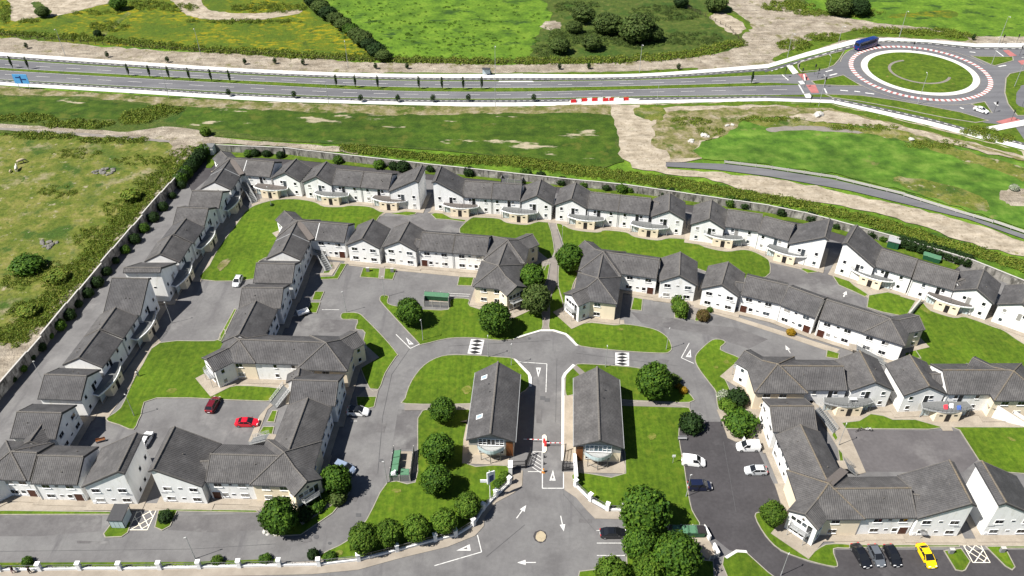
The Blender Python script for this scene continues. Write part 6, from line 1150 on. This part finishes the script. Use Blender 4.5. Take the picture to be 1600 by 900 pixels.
for lab, c, a in [('lamp post at the right tip of the oval lawn by the ramp junction', (1041, 546), 60), ('lamp post on the corner of the left lawn by the give way sign', (661, 532), -120), ('dark lamp post at the left lawn tip among the car parks', (541, 488), 200), ('lamp post on the oval lawn behind the left gatehouse, left one', (763, 558), 90), ('lamp post on the oval lawn behind the left gatehouse, right one', (799, 571), 60),
        ('lamp post on the lawn behind the right gatehouse', (946, 574), 90), ('lamp post at the open bin enclosure', (605, 755), 180), ('lamp post behind the bottom left railing', (305, 873), 200), ('lamp post at the bottom edge beside the dark lane', (1220, 899), 45), ('lamp post behind the black people carrier', (1072, 776), 20), ('lamp post beside the right block court', (1310, 696), 60),
        ('lamp post on the lower left lawn', (210, 650), 150), ('lamp post at the corner of the left car park', (269, 505), 150), ('lamp post on the upper lawn near the corner stair', (424, 322), 150), ('lamp post by the top left hedge', (324, 246), 150), ('lamp post at the dark hammerhead above the bin enclosure', (601, 464), 20), ('lamp post on the lane along the left wall', (68, 598), 20), ('lamp post on the left edge of the central footpath', (878, 384), 60)]:
    lamp(lab, c, a)
for lab, c, a in [('tall lamp on the upper verge, first from the left', (102, 87), -80), ('tall lamp on the upper verge, second from the left', (314, 86), -80), ('tall lamp on the upper verge at the hedgerow end', (544, 106), -80), ('tall lamp on the upper verge by the bus stop', (774, 115), -80), ('tall lamp on the upper verge right of the willows', (999, 113), -80),
        ('tall lamp on the lower verge, first from the left', (264, 153), 100), ('tall lamp on the lower verge, second from the left', (514, 164), 100), ('tall lamp on the lower verge below the upper bus stop', (774, 166), 100), ('tall lamp on the lower verge right of the red barriers', (1026, 164), 100), ('tall lamp at the upper end of the left crossing', (1229, 95), -60),
        ('tall lamp on the upper left arm island of the roundabout', (1306, 83), -60), ('tall lamp behind the roundabout near the coach', (1405, 58), -90), ('tall lamp at the top right of the roundabout', (1560, 67), -90), ('tall lamp on the lower island of the roundabout', (1434, 162), 80), ('tall lamp on the right island of the roundabout', (1585, 135), 180), ('tall lamp at the lower end of the left crossing', (1279, 166), 100), ('tall lamp in the small triangle island by the slip', (1288, 133), 100), ('tall lamp on the upper right island', (1549, 101), 200)]:
    lamp(lab, c, a, True)
# slim dark saplings on the central reserve and verges
SPT = MB().tube((0, 0, 0), (0, 0, 3.2), .07, .03, 5).mesh('trunk', 'bark'); SPC = leafmesh('crown', 14, 26, .16, 5, 'leaf_dark', 1.0, .5, .3)
for i, (x, y) in enumerate([(20, 106.5), (45, 108), (202, 119), (235, 121), (265, 123), (297, 125.5), (331, 127.5), (360, 129), (526, 136), (556, 137), (591, 138), (655, 139), (691, 140), (724, 140), (753, 139.5), (1174, 131)]):
    t = thing('sapling', '%s slim dark sapling from the left on the central reserve' % ORD[i + 1], 'sapling', G(x, y), 0, 'saplings on the central reserve'); ob('trunk', SPT, t); ob('crown', SPC, t, (0, 0, 2.7), i, (.38, .38, 1.7))
for i, (x, y) in enumerate([(358, 150), (460, 153), (564, 159), (622, 159), (677, 159), (732, 158), (834, 158)]):
    t = thing('sapling', '%s low bushy sapling from the left beside the lower cycle track' % ORD[i + 1], 'sapling', G(x, y), 0, 'saplings beside the cycle track'); ob('trunk', SPT, t, None, 0, (.6, .6, .6)); ob('crown', SPC, t, (0, 0, 1.5), i, (.7, .7, .9))
for i, (x, y) in enumerate([(42, 75), (168, 89), (262, 97), (383, 100), (430, 99), (474, 101), (587, 107), (636, 107), (874, 108), (920, 107), (1060, 108), (1520, 62)]):
    t = thing('sapling', '%s small planted bush from the left on the bare upper verge' % ORD[i + 1], 'sapling', G(x, y), 0, 'planted bushes on the upper verge'); ob('trunk', SPT, t, None, 0, (.5, .5, .5)); ob('crown', SPC, t, (0, 0, 1.1), i, (.6, .6, .9))
# traffic signals at the crossings
TSP = MB().tube((0, 0, 0), (0, 0, 3.6), .06, .05, 6).mesh('pole', 'fascia'); TSH = MB().box((0, 0, 2.7), (.35, .4, 1.0)).mesh('signal_head', 'black_steel')
for i, (lab, x, y) in enumerate([('traffic signal at the top of the left crossing', 1246, 116), ('traffic signal on the left crossing refuge', 1252, 122), ('traffic signal on the right of the upper slip', 1272, 116), ('traffic signal beside the upper slip triangle', 1277, 122), ('traffic signal at the foot of the left crossing', 1257, 136), ('traffic signal right of the lower carriageway', 1288, 136), ('traffic signal on the left approach', 1226, 121),
        ('dark sign post at the lower verge by the left crossing', 1265, 166), ('traffic signal at the top right crossing, left', 1565, 69), ('traffic signal at the top right crossing, right', 1588, 68), ('traffic signal in the top right refuge', 1593, 86), ('traffic signal beside the white car', 1553, 175), ('traffic signal at the lower right crossing', 1580, 188), ('traffic signal at the right edge crossing', 1597, 166), ('chevron post on the roundabout island edge', 1425, 80)]):
    t = thing('traffic_signal', lab, 'traffic signal', G(x, y), i, 'signals round the junction'); ob('pole', TSP, t); ob('signal_head', TSH, t)
# large blue direction sign, seen from behind/above
P = G(39, 140); t = thing('direction_sign', 'large blue direction sign on posts beside the lower path', 'road sign', P, R(-4)); MB().box((0, 0, 2.2), (5.2, .14, 3.4)).build('sign_board', 'sign_blue', t); MB().box((0, .09, 2.2), (5.0, .02, 3.2)).build('sign_back', 'galv', t); ps = MB()
for x in (-1.8, 1.8): ps.tube((x, .12, 0), (x, .12, 5.6), .09, .09, 8)
ps.build('post', 'galv', t)
MB().box((0, -.09, 2.4), (.5, .03, 2.6)).box((1.0, -.09, 3.6), (1.8, .03, .4)).box((-1.0, -.09, 4.3), (1.4, .03, .4)).build('sign_arrow', 'sign_navy', t)
# red and white plastic barriers at the lower bus stop
bm0 = MB().box((0, 0, 0), (1.9, .5, .35), 0, .9).box((0, 0, .3), (1.9, .28, .7), 0, .9)
BR_ = bm0.mesh('barrier_body', 'plastic_red'); BW_ = bm0.mesh('barrier_body', 'plastic_white')
for i, (x, y) in enumerate([(896, 160), (904, 159), (913, 158), (921, 157.4), (929, 157.6), (938, 157), (946, 157.8), (950, 156.2), (956, 157.2), (963, 157), (970, 157.6), (978, 156.6)]):
    t = thing('road_barrier', '%s red or white plastic barrier from the left at the lower bus stop' % ORD[i + 1], 'barrier', G(x, y), R(6), 'plastic barriers at the bus stop'); ob('barrier_body', BR_ if i not in (1, 3, 5, 7, 9, 10) else BW_, t)
sh = thing('bus_shelter', 'dark bus stop shelter at the upper lay-by', 'bus shelter', G(760, 117), R(-1)); MB().box((0, 0, 2.3), (3.0, 1.4, .12)).build('roof', 'fascia', sh); MB().box((0, .6, .1), (2.8, .06, 2.1)).build('back_screen', 'screen', sh)
# stones, boulders and rubble heaps
def heap(label, c, n, s, seed, cat='rubble', m='rock'):
    r = random.Random(seed); P = G(*c, -.1); t = thing('rock_heap' if n > 2 else 'boulder', label, cat, P); 
    for i in range(n):
        bm = bmesh.new(); bmesh.ops.create_icosphere(bm, subdivisions=1, radius=1)
        for v in bm.verts: v.co *= r.uniform(.7, 1.15)
        me = bpy.data.meshes.new('rock'); bm.to_mesh(me); bm.free(); me.materials.append(MATS[m]); q = s * r.uniform(.5, 1.2); sp = s * n ** .5 * .8 if n > 1 else 0
        ob('rock', me, t, (r.uniform(-sp, sp), r.uniform(-sp, sp) * .7, q * .25), r.uniform(0, 6), (q, q * r.uniform(.7, 1.2), q * .55))
heap('grey rubble heap in the middle of the rough field', (162, 269), 22, .75, 1); heap('dark rubble heap in the lower rough field', (76, 382), 20, .7, 2); heap('pale boulder beside the left crossing', (1278, 182), 2, 1.5, 3, 'boulder', 'coping'); heap('white slab block on the wet field bank', (1424, 219), 1, 1.8, 4, 'boulder', 'coping'); heap('pale concrete blocks in the muddy corner, upper', (1139, 197), 2, 1.1, 5, 'boulder', 'coping'); heap('broken concrete pipe blocks in the muddy corner, lower', (1103, 213), 3, 1.2, 6, 'boulder', 'coping'); heap('pale pipe end in the muddy corner, lowest', (1076, 221), 3, 1.0, 7, 'boulder', 'coping')
heap('small pale rubble heap beside the back wall hedge', (1423, 389), 7, .5, 8, 'rubble', 'earth_pale'); heap('pale boulders beside the bottom left tree', (424, 832), 4, .7, 9, 'boulder', 'coping')
# white guard fence beside the path in the wet field
P_ = flat0([(1132, 253), (1200, 261), (1300, 276), (1400, 300), (1500, 331), (1562, 349), (1640, 376)], .5); gf = thing('guard_fence', 'long white guard fence beside the tarmac path', 'fence', P_[0]); L = path_len(P_); n = int(L / 4.5)
GPN = MB().box((0, 0, .25), (L / n - .1, .08, .7)).mesh('panel', 'coping'); GPP = MB().box((0, 0, 0), (.14, .16, 1.05)).mesh('post', 'coping')
for i in range(n):
    c, d = along(P_, (i + .5) * L / n); q = c - P_[0]; rz = math.atan2(d.y, d.x); ob('panel', GPN, gf, (q.x, q.y, 0), rz); c, d = along(P_, i * L / n); q = c - P_[0]; ob('post', GPP, gf, (q.x, q.y, 0), rz)
# post and wire fence along the far fields
P_ = flat0([(-60, 50), (0, 56), (150, 70), (300, 80), (400, 85), (550, 95), (800, 99), (995, 94), (1062, 88), (1162, 70), (1140, 45), (1100, 25), (1062, 8)], 0); ff = thing('field_fence', 'long dark post and rail fence along the far fields', 'fence', P_[0]); L = path_len(P_); n = int(L / 3.2); FP = MB().box((0, 0, 0), (.16, .16, 1.3)).mesh('post', 'bark'); rl = MB(); pr = None
for i in range(n):
    c, d = along(P_, i * L / n); q = c - P_[0]; ob('post', FP, ff, (q.x, q.y, 0))
    if pr is not None:
        for z in (.5, 1.1): rl.tube(pr + Vector((0, 0, z)), q + Vector((0, 0, z)), .035, .035, 4)
    pr = q
rl.build('rail', 'bark', ff)

# ------------------------------------------------------------------ bins, shelters, sheds
BNB = MB().hexa([(-.55, -.45, .12), (.55, -.45, .12), (.55, .45, .12), (-.55, .45, .12)], [(-.66, -.52, 1.15), (.66, -.52, 1.15), (.66, .52, 1.15), (-.66, .52, 1.15)]).mesh('body', 'bin_green'); BNL = MB().hexa([(-.7, -.56, 1.15), (.7, -.56, 1.15), (.7, .58, 1.15), (-.7, .58, 1.15)], [(-.66, -.5, 1.22), (.66, -.5, 1.22), (.62, .5, 1.42), (-.62, .5, 1.42)]).mesh('lid', 'bin_lid'); BNK = MB().hexa([(-.7, -.56, 1.15), (.7, -.56, 1.15), (.7, .58, 1.15), (-.7, .58, 1.15)], [(-.66, -.5, 1.22), (.66, -.5, 1.22), (.62, .5, 1.42), (-.62, .5, 1.42)]).mesh('lid', 'cloth_dark'); BNW = MB().tube((-.05, 0, 0), (.05, 0, 0), .1, .1, 8).mesh('castor', 'tyre')
def binn(label, c, rz, grp, dark=False, lid=True, sc=1.15):
    t = thing('wheelie_bin', label, 'bin', c, rz, grp); t.scale = (sc, sc, sc); ob('body', BNB, t)
    if lid: ob('lid', BNK if dark else BNL, t)
    for x in (-.45, .45):
        for y in (-.35, .35): ob('castor', BNW, t, (x, y, .1))
def slat_fence(root, a, b, h=1.7):
    d = b - a; L = d.length; rz = math.atan2(d.y, d.x); n = max(2, round(L / 1.9)); pm = MB().box((0, 0, 0), (.14, .14, h + .1)).mesh('post', 'coping'); k = max(3, int(L / n / .16)); sm = MB()
    for i in range(k): sm.box((-L / n / 2 + (i + .5) * L / n / k, 0, .1), (L / n / k * .8, .05, h - .15))
    sm.box((0, .05, .3), (L / n, .05, .1)).box((0, .05, h - .4), (L / n, .05, .1)); sm = sm.mesh('slat_panel', 'slat_grey')
    for i in range(n): p = a.lerp(b, (i + .5) / n); ob('slat_panel', sm, root, p, rz)
    for i in range(n + 1): ob('post', pm, root, a.lerp(b, i / n), rz)
def enclosure(label, px, closed=(0, 1, 2, 3), h=1.7):
    P = [G(*p) for p in px]; t = thing('bin_enclosure', label, 'bin store', P[0]); q = [p - P[0] for p in P]
    for i in closed: slat_fence(t, q[i], q[(i + 1) % 4], h)
    sheet_w('pavement', [tuple(p[:2]) for p in P], .14 + rnd.random() * .002, 'concrete', .14); return P
E1 = enclosure('slatted bin enclosure beside the round tree on the left lawn', [(663, 479), (701, 481), (702, 466), (664, 463)])
for i in range(4): f = (i + .5) / 4; a = E1[3].lerp(E1[2], f); b = E1[0].lerp(E1[1], f); p = a.lerp(b, .27); d = E1[1] - E1[0]; binn('%s green bin from the left in the slatted enclosure by the round tree' % ORD[i + 1], (p.x, p.y, .15), math.atan2(d.y, d.x), 'bins in the slatted enclosure', sc=1.18)
E2 = enclosure('open topped bin enclosure on the left lane', [(609, 752), (641, 752), (647, 706), (616, 706)], (0, 1, 3))
for i, f in enumerate((.25, .5, .74)): p = E2[3].lerp(E2[0], f).lerp(E2[2].lerp(E2[1], f), .24); d = E2[0] - E2[3]; binn(('upper', 'middle', 'lower')[i] + ' green lidded bin at the left side of the open bin enclosure', (p.x, p.y, .15), math.atan2(d.y, d.x), 'bins in the open enclosure')
p = E2[0].lerp(E2[1], .75).lerp(E2[3].lerp(E2[2], .75), .13); binn('green lidded bin at the lower right corner of the open enclosure', (p.x, p.y, .15), 0, 'bins in the open enclosure'); p = E2[0].lerp(E2[3], .1).lerp(E2[1], .2); binn('overfilled bin with white bags at the lower left of the open enclosure', (p.x, p.y, .15), 0, 'bins in the open enclosure', lid=False)
bg_ = MB().box((0, 0, 0), (.9, .7, .5), .3, .6).box((.3, .2, .3), (.5, .5, .4), 1, .6); tag(bg_.build('rubbish_bags', 'cloth_white', None, (p.x, p.y, 1.45)), 'white rubbish bags piled in the overfilled bin', 'rubbish bags')
E3P = [(1044, 828), (1099, 828), (1122, 871), (1108, 876)]; P = [G(*p) for p in E3P]; t = thing('bin_store', 'white walled bin store beside the dark car park', 'bin store', P[1]); q = [p - P[1] for p in P]; slat_fence(t, q[0], q[1], 1.5)
for a, b in ((q[1], q[1].lerp(q[2], .42)), (q[1].lerp(q[2], .66), q[2])): d = b - a; MB().box((d.length / 2, 0, 0), (d.length, .3, 1.5)).build('side_wall', 'render_white', t, a, math.atan2(d.y, d.x))
slat_fence(t, q[2], q[2].lerp(q[3], 1), 1.3); sheet_w('pavement', [tuple(p[:2]) for p in P], .145, 'concrete', .14)
for i, (f, dk) in enumerate(((.24, False), (.44, False), (.65, False), (.87, True))): p = P[0].lerp(P[1], f); d = P[1] - P[0]; binn('dark lidded bin at the right end of the walled bin store' if dk else '%s green lidded bin from the left in the walled bin store' % ORD[i + 1], (p.x - .2, p.y - 1.1, .15), math.atan2(d.y, d.x), 'bins in the walled store', dk, True, 1.3)
for i, (x, y) in enumerate(((1446, 405), (1454, 407.5), (1462, 410))): binn(('left', 'middle', 'right')[i] + ' green bin in front of the dark hedge behind the last terrace', G(x, y, 0), R(-27), 'bins by the dark hedge', sc=1.25)
def shed(label, c, w, d, h, rz, wallm, roofm, cat='shed'):
    t = thing('shed', label, cat, G(*c), R(rz)); MB().box((0, 0, 0), (w, d, h)).build('wall', wallm, t); MB().hexa([(-w / 2 - .15, -d / 2 - .15, h + .01), (w / 2 + .15, -d / 2 - .15, h + .01), (w / 2 + .15, d / 2 + .15, h + .12), (-w / 2 - .15, d / 2 + .15, h + .12)], [(-w / 2 - .15, -d / 2 - .15, h + .16), (w / 2 + .15, -d / 2 - .15, h + .16), (w / 2 + .15, d / 2 + .15, h + .3), (-w / 2 - .15, d / 2 + .15, h + .3)]).build('roof', roofm, t); MB().box((0, -d / 2 - .03, .05), (w * .35, .05, 1.9)).build('door', 'frame_white' if wallm == 'render_white' else 'bin_green', t)
shed('little white shed at the top left corner of the estate', (331, 240), 2.2, 2.0, 2.6, -5, 'render_white', 'deck_grey'); shed('small shed with pale roof behind the last terrace', (1394, 386), 2.6, 2.0, 2.1, -27, 'bin_green', 'galv')
t = thing('bin_shelter', 'grey slatted bin shelter behind the back row', 'bin store', G(800, 285), R(-7)); c4 = [Vector((-3, -1.2, 0)), Vector((3, -1.2, 0)), Vector((3, 1.2, 0)), Vector((-3, 1.2, 0))]
for i in range(4): slat_fence(t, c4[i], c4[(i + 1) % 4], 1.8)
# flat roofed cycle shelter
P = G(191, 815); t = thing('cycle_shelter', 'dark flat-roofed shelter with clear lower panels at bottom left', 'shelter', P, R(-2)); MB().hexa([(-1.35, -1.6, 2.35), (1.35, -1.6, 2.35), (1.35, 1.8, 2.5), (-1.35, 1.8, 2.5)], [(-1.35, -1.6, 2.5), (1.35, -1.6, 2.5), (1.35, 1.8, 2.65), (-1.35, 1.8, 2.65)]).build('roof', 'fascia', t)
ps = MB()
for x in (-1.2, 1.2):
    for y in (-1.4, 1.6): ps.box((x, y, 0), (.09, .09, 2.4))
ps.build('post', 'fascia', t)
for k in range(3): MB().box((-.8 + k * .8, -1.42, .2), (.74, .04, 1.9)).build('screen', 'screen', t)
for s in (-1, 1): MB().box((s * 1.22, 0, .2), (.04, 2.7, 1.9)).build('screen', 'screen', t)
# garden wall, electricity boxes, satellite dish, benches
a = G(1437, 474); b = G(1418, 497); d = b - a; t = thing('garden_wall', 'low white garden wall casting a dark shadow on the right lawn', 'wall', a, math.atan2(d.y, d.x)); MB().box((d.length / 2, 0, 0), (d.length, .25, 1.7)).build('panel', 'render_white', t); MB().box((d.length / 2, 0, 1.7), (d.length + .1, .35, .08)).build('coping', 'coping', t)
for lab, c in (('grey stub pillar in the left kerbed bed at bottom right', (1485, 864)), ('grey stub pillar in the right kerbed bed at bottom right', (1565, 862)), ('small grey box in the left bed of the middle car park', (575, 424)), ('small white box in the right bed of the middle car park', (613, 425))):
    t = thing('service_pillar', lab, 'utility box', G(*c, .1)); MB().box((0, 0, 0), (.75, .45, 1.1)).build('cabinet', 'slat_grey', t); MB().box((0, 0, 1.1), (.82, .52, .07)).build('cap', 'coping', t)
t = thing('satellite_dish', 'grey satellite dish on a pole beside the low house at bottom right', 'satellite dish', G(1437, 842)); MB().tube((0, 0, 0), (0, 0, 2.1), .05).build('mast', 'galv', t); ds = MB(); n = 16
vs = [(0, 0, 0)] + [(.62 * math.cos(2 * math.pi * i / n), -.15, .62 * math.sin(2 * math.pi * i / n)) for i in range(n)]; vs2 = [(x, y + .05, z) for x, y, z in vs]; ds.add(vs + vs2, [(0, i + 1, (i + 1) % n + 1) for i in range(n)] + [(17, 17 + (i + 1) % n + 1, 17 + i + 1) for i in range(n)]); ds.build('dish', 'slat_grey', t, (0, -.1, 2.2), R(-30)); MB().tube((0, -.1, 2.0), (.3, -.75, 2.25), .025).build('receiver_arm', 'galv', t)
for lab, c, rz in (('metal bench on the footway at the upper edge of the dark car park', (1066, 687), 0), ('small seat on the paving behind the tall gable at bottom left', (158, 690), 20)):
    t = thing('bench', lab, 'bench', G(*c, .1), R(rz)); MB().box((0, 0, .42), (1.7, .4, .06)).build('seat', 'timber' if rz else 'slat_grey', t); MB().box((0, .22, .5), (1.7, .05, .35)).build('backrest', 'timber' if rz else 'slat_grey', t)
    for x in (-.8, .8): MB().box((x, 0, 0), (.08, .4, .42)).build('leg', 'steel', t)
t = thing('street_sign', 'small white sign post on the right lawn edge', 'sign', G(1051, 724)); MB().tube((0, 0, 0), (0, 0, 2.3), .04).build('post', 'galv', t); MB().box((0, 0, 1.8), (.6, .05, .6)).build('sign_board', 'plastic_white', t)
# bicycles at the court edge
def bike(label, c, rz, m):
    t = thing('bicycle', label, 'bicycle', G(*c, .02), R(rz), 'bicycles at the court edge'); rng = MB(); n = 14
    for x in (-.52, .52):
        w_ = MB(); 
        for i in range(n): a, b_ = 2 * math.pi * i / n, 2 * math.pi * (i + 1) / n; w_.tube((x + .33 * math.cos(a), 0, .34 + .33 * math.sin(a)), (x + .33 * math.cos(b_), 0, .34 + .33 * math.sin(b_)), .035, .035, 4)
        w_.build('wheel', 'tyre', t)
    f = MB(); pts = [(-.52, 0, .34), (-.1, 0, .32), (.38, 0, .85), (-.2, 0, .82)]
    for i, j in ((0, 1), (1, 2), (2, 3), (3, 0), (3, 1)): f.tube(pts[i], pts[j], .035, .035, 5)
    f.tube((.52, 0, .34), (.36, 0, 1.0), .03).build('frame', m, t); MB().box((-.22, 0, .88), (.26, .14, .06)).build('saddle', 'tyre', t); MB().tube((.36, -.28, 1.0), (.36, .28, 1.0), .025).build('handlebar', 'steel', t)
bike('black bicycle parked at the top edge of the right court', (1342, 674), 20, 'cloth_dark'); bike('pale bicycle parked at the top edge of the right court', (1356, 673), -15, 'cloth_white')

# ------------------------------------------------------------------ people and animals (skinned bodies)
def skinned(name, V, Ed, rad, m, parent, sub=1):
    me = bpy.data.meshes.new(name); me.from_pydata([tuple(v) for v in V], Ed, []); o = ob(name, me, parent); me.materials.append(MATS[m]); md = o.modifiers.new('skin', 'SKIN')
    for i, r in enumerate(rad):
        sv = me.skin_vertices[0].data[i]; sv.radius = (r, r) if isinstance(r, (int, float)) else r; sv.use_root = (i == 0)
    md.use_smooth_shade = True; s = o.modifiers.new('sub', 'SUBSURF'); s.levels = sub; s.render_levels = sub; return o
def person(label, c, rz, top, legs, step=.22, z=0.1):
    t = thing('person', label, 'person', G(*c, z), R(rz))
    # one continuous body: pelvis, spine, neck, head, arms with hands, legs with feet (facing +x)
    V = [(0, 0, .92), (0, 0, 1.12), (0, 0, 1.36), (0, 0, 1.5), (.02, 0, 1.62), (.03, 0, 1.74), (0, .19, 1.42), (-.08, .25, 1.16), (.08, .27, .92), (.12, .27, .82), (0, -.19, 1.42), (.06, -.25, 1.16), (.2, -.25, .94), (.24, -.25, .85), (0, .1, .88), (step * .6, .1, .5), (step * .8, .1, .09), (step * .8 + .15, .1, .05), (0, -.1, .88), (-step * .2, -.1, .5), (-step * 1.2, -.1, .1), (-step * 1.2 + .14, -.1, .05)]
    Ed = [(0, 1), (1, 2), (2, 3), (3, 4), (4, 5), (2, 6), (6, 7), (7, 8), (8, 9), (2, 10), (10, 11), (11, 12), (12, 13), (0, 14), (14, 15), (15, 16), (16, 17), (0, 18), (18, 19), (19, 20), (20, 21)]
    rd = [.13, .125, .14, .055, .095, .085, .065, .05, .038, .04, .065, .05, .038, .04, .09, .065, .045, .04, .09, .065, .045, .04]; skinned('body', V, Ed, rd, 'skin', t)
    skinned('shirt', [V[0], V[1], V[2], V[6], (V[7][0], V[7][1], V[7][2]), V[10], V[11]], [(0, 1), (1, 2), (2, 3), (3, 4), (2, 5), (5, 6)], [.155, .15, .165, .09, .07, .09, .07], top, t)
    skinned('trousers', [V[0], V[14], V[15], V[16], V[18], V[19], V[20]], [(0, 1), (1, 2), (2, 3), (0, 4), (4, 5), (5, 6)], [.15, .115, .09, .07, .115, .09, .07], legs, t)
    h = MB(); bm = bmesh.new(); bmesh.ops.create_icosphere(bm, subdivisions=2, radius=.115); bm.transform(Matrix.Translation((-.015, 0, 1.73))); me = bpy.data.meshes.new('hair'); bm.to_mesh(me); bm.free(); me.materials.append(MATS['hair']); smooth(ob('hair', me, t))
    for s in (-1, 1): MB().box((.13, s * .035, 1.665), (.02, .022, .015)).build('eye', 'cloth_dark', t); MB().box((s * .12 + .03, -.07 - .02 * s, 0), (.26, .1, .08)) 
    MB().box((.135, 0, 1.625), (.035, .03, .04)).build('nose', 'skin', t)
    for s, k in ((1, 9), (-1, 13)):
        hp = Vector(V[k]); hm = MB()
        for i in range(4): hm.tube(hp + Vector((-.03 + .02 * i, 0, -.03)), hp + Vector((-.02 + .022 * i, -.012 * s, -.11 + .008 * abs(i - 1.5))), .010, .007, 5)
        hm.tube(hp + Vector((.035, 0, .0)), hp + Vector((.065, -.01 * s, -.06)), .011, .008, 5); hm.build('fingers', 'skin', t)
person('person with dark hair and pale pink clothes walking on the bottom left footpath', (22, 895), 180, 'cloth_dark', 'cloth_pink'); person('person in dark clothes walking on the bottom left footpath', (48, 895.5), 180, 'cloth_dark', 'cloth_dark', .12); person('person in a white top standing on the edge of the lower left lawn', (216.5, 588), -60, 'cloth_white', 'cloth_grey', .05)
def cow(label, c, rz, m, patch, sc=1.0, graze=True):
    t = thing('cow', label, 'cow', G(*c, -.2), R(rz), 'animals in the rough field'); t.scale = (sc,) * 3; hz = .55 if graze else 1.45
    V = [(-.75, 0, 1.12), (-.2, 0, 1.08), (.45, 0, 1.08), (.8, 0, 1.18), (1.12, 0, .95 if graze else 1.45), (1.35, 0, hz), (1.55, 0, hz - .22), (-.95, 0, 1.2), (-1.02, 0, .75), (.55, .22, .95), (.58, .2, .5), (.55, .2, .04), (.55, -.22, .95), (.45, -.2, .5), (.45, -.2, .04), (-.78, .2, .95), (-.62, .2, .68), (-.86, .2, .42), (-.8, .2, .04), (-.78, -.2, .95), (-.7, -.2, .68), (-.94, -.2, .42), (-.9, -.2, .04)]
    Ed = [(0, 1), (1, 2), (2, 3), (3, 4), (4, 5), (5, 6), (0, 7), (7, 8), (2, 9), (9, 10), (10, 11), (2, 12), (12, 13), (13, 14), (0, 15), (15, 16), (16, 17), (17, 18), (0, 19), (19, 20), (20, 21), (21, 22)]
    rd = [.32, .36, .38, .26, .17, .14, .09, .06, .03, .14, .08, .06, .14, .08, .06, .16, .10, .06, .055, .16, .10, .06, .055]; skinned('body', V, Ed, rd, m, t)
    for s in (-1, 1): MB().hexa([(1.28, s * .1, hz + .1), (1.34, s * .1, hz + .1), (1.34, s * .28, hz + .14), (1.28, s * .28, hz + .14)], [(1.28, s * .1, hz + .16), (1.34, s * .1, hz + .16), (1.34, s * .26, hz + .2), (1.28, s * .26, hz + .2)]).build('ear', patch, t); MB().box((.55 if s > 0 else .45, s * .2, -.02), (.16, .14, .1)).box((-.8 if s > 0 else -.9, s * .2, -.02), (.16, .14, .1)).build('hoof', 'tyre', t)
    MB().tube((-1.02, 0, .78), (-1.03, 0, .5), .05, .02, 6).build('tail_tuft', patch, t)
cow('buff coloured cow with a dark flank in the rough field', (34, 256), 35, 'hide_buff', 'hide_brown', 1.15); cow('white cow standing below the buff one', (27, 267), 110, 'hide_white', 'hide_white', 1.1, False); cow('small pale calf left of the white cow', (17, 270), 100, 'hide_buff', 'hide_buff', .65)

for o in bpy.data.objects:
    if o.get('label') and len(o['label'].split()) > 16: print('LONG', o.name, len(o['label'].split()), o['label'])
